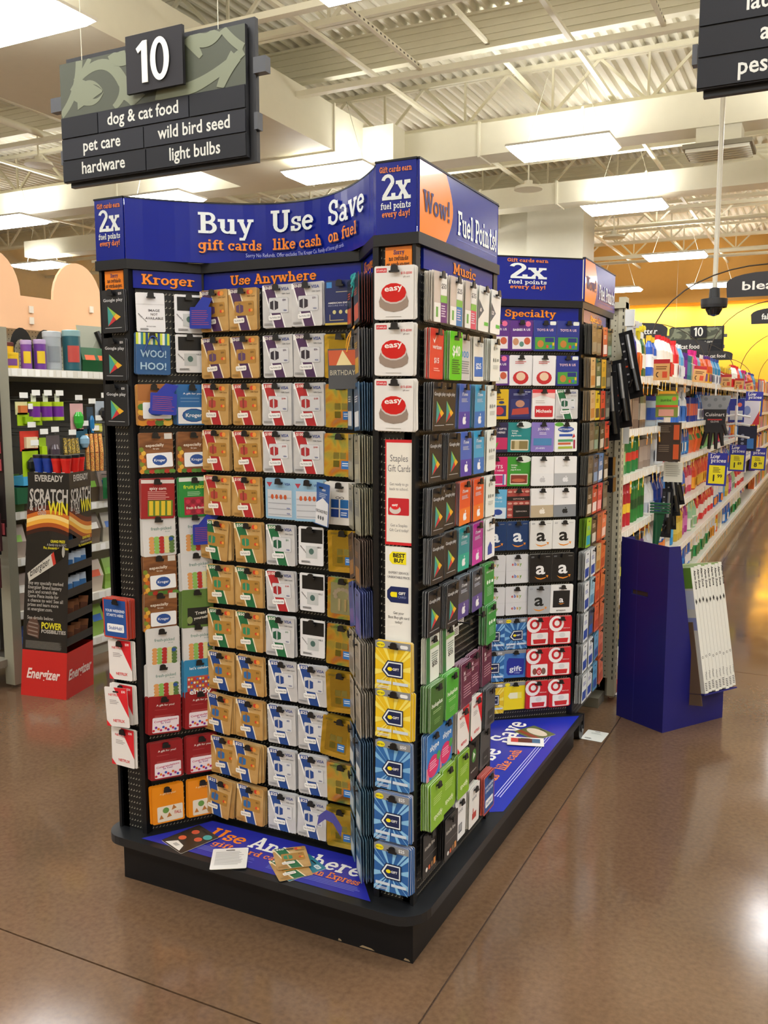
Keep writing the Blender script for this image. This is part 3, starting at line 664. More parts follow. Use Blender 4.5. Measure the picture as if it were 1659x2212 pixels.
# inserts on the right post
F = FR['rpost']
m = MB(F); m.box(.022, .103, 1.172, 1.455, 0, .006, C('#d8232b', .35)); m.box(.026, .101, 1.180, 1.447, .006, .0065, C('#eeeae0', .3)); z = .0068; GT = C('#6d6d70')
m.text('Staples', .063, 1.397, .026, GT, z, fit=.052); m.text('Gift Cards', .063, 1.370, .026, GT, z, fit=.066)
m.text('Get ready to go', .063, 1.333, .011, GT, z, fit=.055); m.text('back to school.', .063, 1.32, .011, GT, z, fit=.055)
m.poly(rrect(.062, .046, .003, cx=.062, cy=1.276), z, C('#c8202c')); m.poly(ell(.052, 1.268, .017, .012), z + .0003, C('#d8cfc8')); m.poly(ell(.052, 1.277, .013, .009), z + .0006, C('#e01f26')); m.text('easy', .052, 1.278, .010, WHITE, z + .001, rot=.1, bold=.03)
m.text('Get a Staples', .063, 1.222, .011, GT, z, fit=.05); m.text('Gift Card today!', .063, 1.209, .011, GT, z, fit=.056)
m.build('sign_insert', tower)
m = MB(F); m.box(.022, .103, .902, 1.167, 0, .006, C('#f0efe9', .3))
def tagshape(cx, cy, w, h): return [(cx - w / 2, cy - h * .22), (cx - w / 2, cy + h * .22), (cx - w * .32, cy + h / 2), (cx + w / 2, cy + h * .5), (cx + w / 2, cy - h * .5), (cx - w * .32, cy - h / 2)]
m.poly(tagshape(.06, 1.137, .05, .034), z, C('#f5e616')); m.text('BEST', .064, 1.139, .015, '#111111', z + .0003, fit=.036, bold=.05); m.text('BUY', .064, 1.125, .015, '#111111', z + .0003, fit=.03, bold=.05)
m.text('EXPERT SERVICE.', .063, 1.093, .009, '#333344', z, fit=.06); m.text('UNBEATABLE PRICE.', .063, 1.081, .009, '#333344', z, fit=.066)
m.poly(tagshape(.06, 1.036, .064, .044), z, C('#12235a')); m.poly(tagshape(.048, 1.036, .02, .014), z + .0003, C('#f5e616')); m.text('GIFT', .073, 1.037, .010, WHITE, z + .0003, bold=.04); m.text('CARD', .073, 1.027, .009, '#9aa8d8', z + .0003)
for k, s in enumerate(('Get your', 'Best Buy gift card', 'today!')): m.text(s, .063, .982 - .0125 * k, .0105, '#333338', z, fit=(.032, .062, .022)[k])
m.build('sign_insert', tower)

# =====================================================================
# GIFT CARDS
# =====================================================================
DES = {}
def card(key, desc, bg, ops, w=.104, h=.126, edge='#d8d4c8', r=.005, hole=True, name='gift_card'):
    DES[key] = dict(desc=desc, bg=bg, ops=ops, w=w, h=h, edge=edge, r=r, hole=hole, me=None, name=name)
HK = .014
def card_mesh(key):
    d = DES[key]
    if d['me']: return d['me']
    w, h = d['w'], d['h']; m = MB(); X = lambda u: (u - .5) * w; Y = lambda v: HK - (1 - v) * h
    bgm = d['bg'] if not isinstance(d['bg'], str) else C(d['bg'], .33)
    m.slab2(rrect(w, h, d['r'], 3, 0, HK - h / 2), -.0014, 0, bgm, C(d['edge']))
    z = .0002
    for q in d['ops']:
        k = q[0]; z += .00012
        if k == 'r': m.poly([(X(q[1]), Y(q[2])), (X(q[3]), Y(q[2])), (X(q[3]), Y(q[4])), (X(q[1]), Y(q[4]))], z, q[5])
        elif k == 'R':
            P = rrect(q[3] * w, q[4] * h, .004, 3); a = q[6] if len(q) > 6 else 0
            m.poly([(X(q[1]) + x * cos(a) - y * sin(a), Y(q[2]) + x * sin(a) + y * cos(a)) for x, y in P], z, q[5])
        elif k == 'e': m.poly(ell(X(q[1]), Y(q[2]), q[3] * w, q[4] * h, 14), z, q[5])
        elif k == 'p': m.poly([(X(a), Y(b)) for a, b in q[1]], z, q[2])
        elif k == 't': m.text(q[1], X(q[2]), Y(q[3]), q[4] * h, q[5], z, fit=(q[6] * w if len(q) > 6 and q[6] else None), rot=q[7] if len(q) > 7 else 0, bold=.02)
        elif k == 'n':
            random.seed(hash(key) % 1000 if False else len(key) * 7 + 3)
            m.lines(X(q[1]), X(q[2]), Y(q[3]), q[4], q[5] * h, q[5] * h * .45, q[6], z)
        elif k == 'a': # ring
            n = 16; ro, ri = q[3] * w, q[4] * w
            for i in range(n):
                a, b = 2 * pi * i / n, 2 * pi * (i + 1) / n
                m.poly([(X(q[1]) + ro * cos(a), Y(q[2]) + ro * sin(a)), (X(q[1]) + ro * cos(b), Y(q[2]) + ro * sin(b)), (X(q[1]) + ri * cos(b), Y(q[2]) + ri * sin(b)), (X(q[1]) + ri * cos(a), Y(q[2]) + ri * sin(a))], z, q[5])
    if d['hole']: m.poly(rrect(w * .26, .005, .0024, 2, 0, .0), z + .0003, '#0c0c0c')
    o = m.build('tmp'); d['me'] = o.data; bpy.data.objects.remove(o); return d['me']
def stripe(c, line): return [('p', [(.0, .86), (.0, .99), (.40, .99), (.78, 0), (.38, 0), (.06, .86)], line), ('p', [(.05, .99), (.36, .99), (.74, 0), (.43, 0)], c)]
def giftbox(cx, cy, s, c, rb): return [('p', [(cx - s, cy + s * .5), (cx, cy + s * .8), (cx, cy - s * .9), (cx - s, cy - s * .6)], c), ('p', [(cx, cy + s * .8), (cx + s, cy + s * .5), (cx + s, cy - s * .6), (cx, cy - s * .9)], c), ('p', [(cx - s * .15, cy + s * .8), (cx + s * .15, cy + s * .8), (cx + s * .15, cy - s * .85), (cx - s * .15, cy - s * .85)], rb), ('p', [(cx - s * .5, cy + s * 1.1), (cx, cy + s * .7), (cx + s * .5, cy + s * 1.1), (cx, cy + s * .95)], rb)]
GB = ramp_mat('gold_card_stock', 14, [(.3, '#b98a48'), (.55, '#cfa768'), (.75, '#e2c48a')], .28, .25)
SB = ramp_mat('silver_card_stock', 12, [(.3, '#bfc0c4'), (.6, '#d9dadc'), (.8, '#eeeeee')], .25, .2)
FOIL = ramp_mat('gold_foil', 9, [(.25, '#8a7a20'), (.45, '#c0a030'), (.6, '#e0b84a'), (.8, '#a89a40')], .28, .8, dist=1.5, bump=.4)
HOLO = ramp_mat('hologram_foil', 11, [(.2, '#9a8f5c'), (.38, '#7fb06a'), (.5, '#d8b84a'), (.62, '#d98a3a'), (.8, '#8fa0a0')], .25, .8, dist=1.2, bump=.4)
for nm, c, rb in (('purple', '#4b2a55', '#8a6a3c'), ('red', '#b3272c', '#7a3a20'), ('green', '#1f6b40', '#b08a48'), ('blue', '#1f478f', '#8a5a30')):
    amt = {'purple': '$20-$500', 'red': '$100', 'green': '$50', 'blue': '$25'}[nm]
    card('gold_' + nm, 'gold gift card with %s diagonal stripe' % nm, GB, stripe(c, '#efe0c0') + [('t', amt, .22, .90, .1, '#f8f4ea', .24 if nm != 'purple' else .3), ('e', .72, .9, .07, .055, '#d8432c'), ('e', .8, .9, .07, .055, '#ea9a3c'), ('t', 'Gift Card', .8, .79, .045, '#7a5a2a', .26),
         ('R', .55, .52, .68, .34, '#b08238'), *giftbox(.4, .52, .13, {'purple': '#5b3f66', 'red': '#b3443a', 'green': '#2f8a62', 'blue': '#2f6aa8'}[nm], rb), ('t', amt[:4], .78, .6, .06, '#6a4f20'), ('e', .76, .47, .045, .036, '#d8432c'), ('e', .82, .47, .045, .036, '#ea9a3c'),
         ('R', .37, .235, .38, .12, '#f3efe6', .06), ('t', 'The Perfect Gift', .37, .215, .06, '#8f8a86', .32, .06), ('n', .05, .3, .08, 2, .03, '#9a7a40')], edge='#c9b48a')
    card('silver_' + nm, 'silver gift card with %s diagonal stripe' % nm, SB, stripe(c, '#f4f4f4') + [('t', amt, .22, .90, .1, '#f8f4ea', .24 if nm != 'purple' else .3), ('t', 'VISA', .78, .86, .1, '#27418a', .26), ('t', 'Gift Card', .8, .77, .045, '#66686c', .26),
         ('R', .55, .52, .66, .36, '#a9abb0'), ('R', .55, .52, .64, .345, '#d4d5d8'), *giftbox(.4, .53, .14, {'purple': '#2c2530', 'red': '#a8262c', 'green': '#1d5a40', 'blue': '#23468c'}[nm], '#c9cacd'), ('t', amt[:4], .75, .62, .055, c), ('t', 'VISA', .77, .38, .05, '#27418a'),
         ('R', .42, .235, .42, .12, '#f0f0ee', .05), ('t', 'The Perfect Gift', .42, .215, .06, '#8a8a90', .36, .05), ('n', .05, .35, .09, 2, .03, '#8a8c90')], edge='#d9d9dc')
foil_ops = lambda a: [('R', .5, .5, .72, .74, a), ('p', [(.3, .56), (.49, .56), (.49, .41), (.3, .41)], C('#8d8440', .3, .7)), ('p', [(.52, .56), (.7, .56), (.7, .41), (.52, .41)], C('#9b9550', .25, .7)), ('p', [(.3, .37), (.49, .37), (.49, .22), (.3, .22)], C('#77702c', .3, .7)), ('p', [(.56, .37), (.8, .37), (.8, .18), (.56, .18)], '#2f74c0'), ('n', .59, .78, .3, 2, .05, '#dfeaf5'), ('n', .1, .34, .93, 2, .025, '#6b6228')]
card('foil', 'gold foil gift card with blue badge', FOIL, foil_ops(C('#b59a3a', .2, .85)), edge='#a08a30')
card('holo', 'iridescent foil gift card with rainbow sheen and blue badge', HOLO, foil_ops(HOLO), edge='#a0a080')
card('bow', 'silver green foil gift card with a crinkled bow', HOLO, [('R', .5, .5, .78, .76, C('#a9ad84', .25, .7))] + [('e', .5 + .25 * cos(a), .6 + .13 * sin(a), .07, .05, C('#cfd0c8', .15, .9)) for a in [i * .52 for i in range(-1, 8)]] + [('r', .36, .2, .44, .5, C('#d5cfa8', .2, .8)), ('r', .56, .2, .64, .5, C('#c8bd90', .2, .8))])
card('secure', 'dark blue secure pay card with yellow bottom edge', '#17265e', [('r', 0, 0, 1, .05, '#c9b24a'), ('r', .05, .84, .22, .97, '#3a8ad0'), ('p', [(.35, .75), (.85, .75), (.85, .55), (.83, .55), (.83, .735), (.35, .735)], '#b9b59a'), ('t', 'AMERICAN EXPRESS', .5, .48, .05, '#f0f0f0', .8), ('t', 'SECURE PAY CARD', .5, .42, .05, '#8f96b8', .8), ('e', .3, .29, .055, .045, '#cfc98a'), ('e', .5, .29, .055, .045, '#cfc98a'), ('e', .7, .29, .055, .045, '#cfc98a'), ('p', [(.15, .1), (.6, .1), (.6, .115), (.17, .115), (.17, .24), (.15, .24)], '#c9b98a')])
card('foryou', 'white gift card with four blue squares and bow', '#e9e6e2', [('t', 'FOR YOU', .5, .78, .045, '#77777a'), ('e', .43, .64, .07, .03, '#444448'), ('e', .43, .64, .05, .018, '#e9e6e2'), ('e', .57, .64, .07, .03, '#444448'), ('e', .57, .64, .05, .018, '#e9e6e2'), ('r', .22, .4, .47, .6, '#1d4f9a'), ('r', .52, .4, .78, .6, '#1a6ab0'), ('r', .22, .18, .47, .37, '#1c3c8c'), ('r', .52, .18, .78, .37, '#2a62b8'), ('n', .55, .75, .28, 2, .05, '#dfe8f4')])
card('visapack', 'pale blue pack of four small silver cards', '#8fb8d4', [('p', [(.05, .9), (.15, .78), (.25, .9)], '#b03a4a'), ('t', 'VISA', .78, .84, .08, '#27418a'), ('r', .08, .06, .92, .72, '#c9ccd2')] + [('r', .1, .1 + .14 * i, .9, .12 + .14 * i, '#a0a4ac') for i in range(4)] + [('t', 'VISA', .8, .13 + .13 * i, .05, '#2f4aa0') for i in range(2)] + [('e', .25 + .15 * i, .55, .05, .06, '#c0562c') for i in range(4)])
card('purchase', 'blue and white loose card turned outward at its hook', '#2c5aa0', [('p', [(.05, .02), (.95, .02), (.95, .55), (.6, .66), (.05, .45)], '#e6e8ec'), ('t', 'NEW!', .65, .82, .07, '#ffffff'), ('t', '$0 PURCHASE PRICE', .5, .3, .1, '#3a3a40', .84), ('e', .4, .18, .05, .05, '#555a60'), ('e', .54, .18, .05, .05, '#555a60'), ('e', .68, .18, .05, .05, '#555a60'), ('n', .4, .9, .75, 3, .04, '#b9c8e0')])
card('notav', 'white out of stock card reading image not available', '#e6e6e8', [('r', .0, .7, 1, .705, '#9a9a9e'), ('t', 'IMAGE', .62, .52, .085, '#55555a', .4), ('t', 'NOT', .62, .42, .085, '#55555a', .24), ('t', 'AVAILABLE', .62, .32, .085, '#55555a', .62), ('t', 'temporarily out of stock', .2, .35, .05, '#333338', .4, -.8), ('t', 'Gift Card Holder', .5, .13, .035, '#333338'), ('n', .12, .45, .08, 3, .02, '#222226')], w=.088, h=.118)
card('notblk', 'white out of stock card with large black rectangle', '#e6e6e8', [('r', .1, .58, .96, .94, '#101012'), ('t', 'NOT AVAILABLE', .62, .46, .06, '#55555a', .6), ('t', 'temporarily out of stock', .24, .35, .05, '#333338', .5, -.8), ('r', .3, .18, .75, .5, '#c4c8c8'), ('e', .52, .36, .1, .08, '#4a6a62'), ('n', .12, .5, .1, 3, .02, '#222226')], w=.088, h=.118)
card('kveg', 'gift card with sliced vegetables and round blue logo', '#c98a3c', [('r', 0, .6, 1, 1, '#a86a34')] + [('e', .12 + .25 * (i % 4), .06 + .13 * (i // 4), .14, .08, ('#d8902a', '#c03a24', '#4a7a2c', '#e0b040', '#7a4a20')[i % 5]) for i in range(16)] + [('R', .55, .36, .84, .4, '#eceff2'), ('e', .55, .36, .26, .13, '#27509a'), ('t', 'Kroger', .55, .33, .1, '#e8eef8', .42)])
card('kblue', 'blue a gift for you card with round blue logo', '#2468a8', [('t', 'A gift for you!', .5, .76, .06, '#eef4fa', .6), ('n', .12, .8, .66, 1, .02, '#9cc0e0'), ('n', .12, .8, .58, 1, .02, '#9cc0e0'), ('r', .04, .03, .96, .44, '#eceff2'), ('e', .52, .24, .36, .17, '#1f4f98'), ('e', .52, .24, .31, .14, '#2a6a9c'), ('t', 'Kroger', .52, .2, .13, '#eef2f8', .5)])
card('especially', 'wood grain gift card reading especially for you', ramp_mat('printed_wood_grain', 12, [(.3, '#6a3f22'), (.6, '#8f5c34'), (.8, '#a8744a')], .35, vec=(1, 6, 1)), [('e', .05 + .06 * (i % 2), .05 + .09 * i, .07, .06, ('#d8902a', '#e0b040', '#7a8a2c', '#c8601c')[i % 4]) for i in range(7)] + [('e', .2 + .15 * i, .04, .1, .05, ('#4a7a2c', '#b03024', '#5a8a34')[i % 3]) for i in range(6)] + [('r', .74, .84, .97, .98, '#d8d4cc'), ('t', 'especially', .45, .66, .1, '#f0e6d8', .55, .04), ('t', 'for you', .48, .59, .05, '#f0e6d8'), ('R', .58, .32, .78, .36, '#f0f2f4', .03), ('e', .58, .32, .22, .13, '#27509a'), ('t', 'Kroger', .58, .29, .09, '#e8eef8', .34)])
card('fresh', 'white fresh-picked gift card with sliced vegetable rows', '#dcdcdc', [('t', 'fresh-picked', .56, .66, .11, '#7a9a94', .62), ('t', 'for you', .75, .6, .04, '#7a9a94')] + [('e', .26 + .15 * a, .11 + .085 * b, .085, .05, ('#e0a060', '#8fc060', '#b8302c', '#dcd89a', '#5a7a40')[a]) for a in range(5) for b in range(5)] + [('e', .84, .42, .07, .05, '#27509a')])
card('spicy', 'red spicy corn recipe gift card with yellow corn', '#9c1f24', [('r', 0, .88, 1, .97, '#d8d0cc'), ('t', 'spicy corn', .5, .72, .11, '#f2ece6', .5), ('n', .2, .85, .66, 6, .045, '#d89a94'), ('r', .2, .06, .95, .46, '#5a7a28')] + [('r', .24 + .18 * i, .08, .36 + .18 * i, .44, '#e0c030') for i in range(4)])
card('pizza', 'green fruit pizza recipe gift card with strawberries', '#238a3c', [('r', 0, .9, 1, 1, '#dfe6dc'), ('t', 'fruit pizza', .5, .72, .13, '#d8e83a', .74), ('n', .25, .7, .62, 3, .04, '#9ad0a0'), ('r', .14, .05, .95, .5, '#a8203a')] + [('e', .25 + .16 * (i % 5), .13 + .13 * (i // 5), .07, .055, ('#c8304a', '#8a1a30')[i % 2]) for i in range(15)] + [('t', 'fresh & flavorful', .54, .2, .09, '#f0f0e0', .7)])
card('treat', 'olive green treat yourself gift card with black label', '#5f7f3c', [('r', .18, .06, .92, .52, '#1d1f1c'), ('e', .25, .2, .09, .1, '#8a9a5a'), ('t', 'Treat', .6, .34, .12, '#e6e4d8', .36, .1), ('t', 'yourself', .6, .22, .1, '#e6e4d8', .45, .08)])
card('enjoy', 'bright blue gift card reading enjoy over confetti', '#2c86b8', [('t', "let's celebrate", .55, .74, .1, '#eef6fa', .75), ('r', .1, .04, 1, .56, '#c05a4a')] + [('e', .14 + .09 * (i % 10), .1 + .1 * (i // 10), .035, .03, ('#e8e0d0', '#3a6ac0', '#d0303a', '#e8c040')[i * 7 % 4]) for i in range(48)] + [('t', 'enjoy', .5, .1, .2, '#f6f2ee', .7)])
card('congrats', 'dark red a gift for you card with candy dots', '#96181f', [('t', 'A gift for you!', .52, .74, .07, '#f4ece8', .56), ('n', .2, .6, .64, 1, .02, '#c05a5a'), ('n', .2, .85, .48, 2, .03, '#c05a5a'), ('R', .54, .24, .82, .4, '#efe4ec'), ('t', 'Congratulations', .54, .33, .07, '#c02a6a', .72, .08), ('t', 'to You!', .54, .27, .07, '#8a2a8a', .3, .08)] + [('e', .17 + .075 * i, .1 + .04 * (i * 5 % 3), .04, .033, ('#d0303a', '#7a2a9a', '#e07a2a', '#c02a6a', '#3a5ac0')[i % 5]) for i in range(11)], edge='#8a4a44')
card('orange', 'orange a gift for you card with cookie pattern', '#f0930f', [('t', 'A gift for you!', .5, .78, .06, '#f8dcb0', .5), ('R', .55, .25, .8, .42, '#efe6d4'), ('e', .42, .34, .1, .08, '#6a9a4a'), ('p', [(.2, .12), (.34, .12), (.27, .24)], '#c07a34'), ('p', [(.44, .14), (.6, .16), (.52, .27)], '#c07a34'), ('p', [(.6, .32), (.76, .36), (.66, .46)], '#c07a34'), ('t', 'FALL', .8, .2, .12, '#c8453a', .22)], edge='#d88a20')
card('woohoo', 'striped green and blue gift bag card with woven handle', '#27588c', [('r', .0 + .07 * i, .72, .07 + .07 * i, 1, ('#c9d83a', '#e8ecd8', '#2a7a8a', '#c9d83a', '#1f4a88')[i % 5]) for i in range(14)] + [('t', 'WOO!', .5, .42, .24, '#a8c8dc', .76), ('t', 'HOO!', .5, .12, .24, '#a8c8dc', .76)], hole=False)
card('bluetag', 'small blue notice tag with red lines looped on a hook', '#2438a8', [('n', .12, .88, .8, 9, .075, '#b04a5a')], w=.08, h=.07)
card('gplay', 'black gift card with four-colour triangle', '#202226', [('t', 'Google play', .5, .73, .1, '#c8cacc', .86), ('p', [(.25, .62), (.25, .15), (.52, .4)], '#3f9a94'), ('p', [(.25, .62), (.62, .44), (.5, .38)], '#8fbf4a'), ('p', [(.62, .44), (.82, .36), (.62, .28), (.5, .37)], '#ecb02c'), ('p', [(.25, .15), (.62, .29), (.5, .38)], '#c8303a'), ('r', .12, .1, .85, .115, '#a8aaac'), ('t', '$25', .82, .88, .07, '#e6e6e6')], w=.09, h=.128, edge='#8f9194')
def itunes(k, a, b, desc): card(k, desc, a, [('r', 0, 0, 1, .38, b), ('t', 'iTunes', .5, .74, .1, '#e8ecf2', .5), ('n', .2, .8, .66, 3, .03, '#c0c8d8'), ('e', .44, .18, .1, .09, '#f0f0f2'), ('e', .56, .18, .1, .09, '#f0f0f2'), ('e', .64, .2, .045, .04, b), ('e', .53, .31, .03, .03, '#f0f0f2')], w=.088, h=.128, edge='#9fb0bc')
itunes('itb', '#2a9ac8', '#2a6ab8', 'cyan and blue music gift card with white fruit logo'); itunes('itp', '#3a60b8', '#4a3aa0', 'blue and purple music gift card with white fruit logo'); itunes('ito', '#e0562c', '#e8782c', 'orange music gift card with white fruit logo')
itunes('itt', '#1f8a94', '#2aa890', 'teal and green music gift card with white fruit logo'); itunes('itm', '#a8288c', '#c83aa0', 'magenta music gift card with white fruit logo'); itunes('itg', '#4a4e56', '#5a4a8c', 'grey music gift card with violet lower half')
card('xbox', 'white gaming gift card with small grey icons', '#e3e8e2', [('e', .35, .78, .07, .05, '#8a928c'), ('t', 'XBOX', .62, .76, .06, '#8a928c'), ('e', .3, .5, .06, .05, '#6a726c'), ('e', .5, .5, .07, .05, '#8a928c'), ('r', .66, .47, .84, .53, '#8a928c'), ('n', .25, .8, .36, 3, .035, '#b0b6b0')], w=.086, h=.128)
card('xgreen', 'green gaming gift card with white icons', '#2f8f3c', [('t', 'XBOX LIVE', .5, .78, .06, '#d8ead8', .7), ('e', .3, .54, .08, .05, '#e8f2e8'), ('e', .52, .54, .08, .05, '#e8f2e8'), ('r', .7, .5, .88, .57, '#e8f2e8'), ('n', .25, .8, .4, 6, .04, '#8ac090')], w=.088, h=.128, edge='#a8c8a8')
card('home', 'white the gift of home card with small blue house', '#e8eaec', [('t', 'The gift of home', .5, .7, .06, '#8a8e94', .7), ('p', [(.25, .1), (.7, .1), (.7, .3), (.5, .42), (.25, .3)], '#2f4aa0')], w=.088, h=.128)
def phone(k, c1, c2, n, desc): card(k, desc, '#d8cfc6', [('r', .0, .0, .45, 1, '#cdbfb4'), ('r', .5, .55, 1, 1, '#e9e8e4'), ('t', '$' + n, .75, .68, .14, '#3a3c44', .4), ('r', .5, .4, 1, .54, '#7ab84a'), ('r', .5, .0, 1, .4, c1), ('r', .0, .0, .5, .38, '#eceae4'), ('r', .14, .1, .3, .3, c2), ('n', .55, .9, .32, 5, .05, '#d8c8dc')], w=.088, h=.130)
phone('p50', '#6a2a78', '#6aa84a', '50', 'phone card marked 50 with purple corner'); phone('p25', '#2a7ac0', '#6aa84a', '25', 'phone card marked 25 with blue corner'); phone('p35', '#d84a6a', '#6aa84a', '35', 'phone card marked 35 with pink corner')
card('d60', 'white phone card with grey diamond marked 60', '#e8ebe8', [('p', [(0, .7), (0, .25), (.5, .47)], '#4a5664'), ('t', '60', .2, .43, .12, '#f0f0f0'), ('t', 'TRACFONE', .5, .83, .06, '#5a6068', .7), ('r', .55, .14, .95, .22, '#5ac04a')], w=.088, h=.130)
card('d120', 'white phone card with grey diamond marked 120', '#eef0ee', [('p', [(0, .7), (0, .25), (.5, .47)], '#4a5664'), ('t', '120', .2, .43, .12, '#f0f0f0'), ('t', 'TRACFONE', .5, .83, .06, '#5a6068', .7), ('r', .55, .14, .95, .22, '#5ac04a')], w=.088, h=.130)
card('verizon', 'red phone card marked 15', '#d9362c', [('p', [(.2, .8), (.32, .7), (.5, .9), (.32, .76)], '#f4e8e4'), ('t', 'verizon', .52, .6, .12, '#f4e8e4', .66), ('t', '$15', .5, .32, .15, '#f4e8e4', .36), ('n', .3, .75, .2, 2, .04, '#f0a8a0')], w=.092, h=.132)
card('g40', 'lime green phone card marked 40', '#54c81c', [('r', .35, .82, .75, .9, '#2a3a20'), ('t', '$40', .52, .5, .3, '#f4f8ec', .62), ('n', .2, .85, .4, 7, .045, '#1f5a1a')], w=.092, h=.132)
card('n300', 'grey phone card marked 300 in blue', '#c3c6c8', [('t', '300', .5, .5, .2, '#3a8ac8', .7), ('n', .15, .9, .4, 6, .05, '#7a848c')], w=.09, h=.13)
card('net25', 'off-white phone card with blue block marked 25', '#e4e2d8', [('t', 'NET10', .5, .78, .1, '#8a9098', .7), ('r', .1, .1, .9, .55, '#2a6ac0'), ('t', '$25', .5, .28, .18, '#f0f4f8', .5)], w=.088, h=.130)
card('st35', 'white phone card marked 35 with green leaf edge', '#dfe4da', [('r', 0, 0, .28, 1, '#2f6a3a'), ('r', .3, .72, 1, .8, '#8ab86a'), ('t', '$35', .65, .32, .16, '#2a2c2e', .4), ('n', .4, .9, .6, 4, .05, '#7a8a80')], w=.09, h=.130)
card('huld', 'dark green streaming gift card', '#3c6a24', [('t', 'huluplus', .5, .52, .13, '#e8f0e0', .8), ('n', .2, .8, .42, 2, .04, '#9ac080'), ('n', .3, .75, .22, 3, .04, '#7aa060')], w=.094, h=.134, edge='#b8d8b0')
card('hulb', 'bright green streaming gift card', '#44a428', [('t', 'huluplus', .5, .52, .13, '#e8f4e0', .8), ('n', .2, .8, .42, 2, .04, '#a8d890'), ('n', .3, .75, .22, 3, .04, '#8ac070')], w=.094, h=.134, edge='#a8dca0')
card('maroon', 'maroon gift card with small white text', '#5e1f3c', [('t', 'M', .3, .72, .13, '#e8d8dc'), ('t', '50', .34, .6, .13, '#e8d8dc'), ('n', .45, .9, .7, 2, .04, '#b08090'), ('n', .2, .9, .45, 5, .06, '#b08090')], w=.09, h=.134, edge='#c8b0c0')
card('skype', 'blue calling gift card with pink circle', '#2a7ac8', [('t', 'skype', .55, .62, .18, '#f0f6fc', .66), ('r', 0, 0, .18, .3, '#e08098'), ('e', .48, .26, .42, .24, '#d82a6c'), ('n', .2, .75, .36, 4, .05, '#f0b0c8'), ('e', .86, .4, .14, .1, '#4a9a4a')], w=.096, h=.134, edge='#b8d0ec')
card('netflix', 'white gift card with a red diagonal corner', '#e9e4e2', [('p', [(.42, 1), (1, 1), (1, .25)], '#d8202c'), ('t', 'NETFLIX', .42, .78, .08, '#d8202c', .5), ('n', .2, .6, .66, 3, .04, '#a8a0a0'), ('t', 'NETFLIX', .55, .12, .1, '#d8202c', .5), ('p', [(0, .15), (0, 0), (.2, 0)], '#d8202c'), ('t', '$30', .84, .88, .08, '#f8e8e8')], w=.095, h=.13)
card('greyg', 'dark grey gift card with lighter square', '#4a4c50', [('R', .56, .24, .66, .36, '#2c2e32'), ('t', 'gift card', .56, .22, .05, '#a8aaae'), ('n', .3, .8, .84, 2, .03, '#7a7c80')], w=.09, h=.13, edge='#7f8184')
card('spot', 'yellow green music gift card', '#7fae1e', [('t', 'spotify', .55, .2, .16, '#e8f4c8', .66), ('n', .2, .85, .66, 4, .045, '#b8d878')], w=.094, h=.136, edge='#c0dcb0')
card('azn', 'black gift card with green play symbol', '#242321', [('e', .54, .6, .2, .17, '#4a8a3a'), ('p', [(.47, .7), (.47, .5), (.66, .6)], '#e8f0e4'), ('t', 'amazon', .54, .22, .07, '#c8c4bc', .5)], w=.094, h=.134, edge='#4a4846')
card('kindle', 'black e-reader gift card with orange flame squares', '#1c1b1b', [('t', 'kindle fire', .45, .62, .12, '#c8c4bc', .7), ('r', .08, .42, .95, .43, '#8a8884'), ('e', .25, .15, .07, .05, '#e8e4dc'), ('r', .38, .1, .5, .2, '#d0603a'), ('r', .56, .1, .68, .22, '#8a6a4a'), ('r', .74, .1, .88, .25, '#d08a4a')], w=.1, h=.13, edge='#3a3838')
card('nook', 'white e-reader gift card with small grey picture', '#e6e8ea', [('t', 'nook', .5, .66, .14, '#9a9ea4', .45), ('r', .35, .16, .66, .38, '#5a5e66'), ('r', .4, .2, .6, .36, '#a0a4aa')], w=.09, h=.132)
card('nook2', 'white e-reader gift card with red armchair print', '#e8e6e4', [('t', 'nook', .5, .66, .14, '#9a9ea4', .45), ('r', .3, .16, .7, .32, '#b03a34'), ('r', .36, .3, .44, .44, '#c05a50')], w=.09, h=.132)
card('stub', 'navy blue weekend ticket gift card with red border', '#c0402c', [('r', .05, .04, .95, .96, '#1f4f98'), ('t', 'YOUR WEEKEND', .5, .66, .09, '#e8eef8', .8), ('t', 'STARTS HERE', .5, .55, .09, '#e8eef8', .7), ('R', .5, .26, .7, .2, '#f0f2f4'), ('t', 'StubHub!', .5, .22, .12, '#2a50a0', .56)], w=.1, h=.13, edge='#c8807a')
card('easy', 'white office store card with big red button', '#eceae8', [('r', .05, .88, .32, .96, '#d8202c'), ('t', 'STAPLES', .185, .9, .05, '#f8e8e8', .24), ('t', '$15-$500', .82, .84, .06, '#d84a50', .28), ('t', 'gift card', .82, .78, .04, '#a8a0a0'), ('p', [(.12, .34), (.14, .24), (.28, .17), (.5, .14), (.72, .17), (.86, .24), (.88, .34), (.78, .56), (.22, .56)], C('#a89890', .25, .4)), ('e', .5, .47, .34, .18, '#cfc6c0'), ('e', .5, .5, .32, .18, C('#d3191c', .2)), ('t', 'easy', .5, .54, .15, '#f8f4f0', .46, .1), ('n', .3, .7, .05, 1, .02, '#b8b4b0')], w=.112, h=.135)
rays = [('p', [(.5 + .06 * cos(a), .42 + .06 * sin(a)), (.5 + .75 * cos(a), .42 + .75 * sin(a)), (.5 + .75 * cos(a + .16), .42 + .75 * sin(a + .16))], None) for a in [i * .45 for i in range(14)]]
def clampray(c): return [('p', [(min(1, max(0, x)), min(.86, max(0, y))) for x, y in p[1]], c) for p in rays]
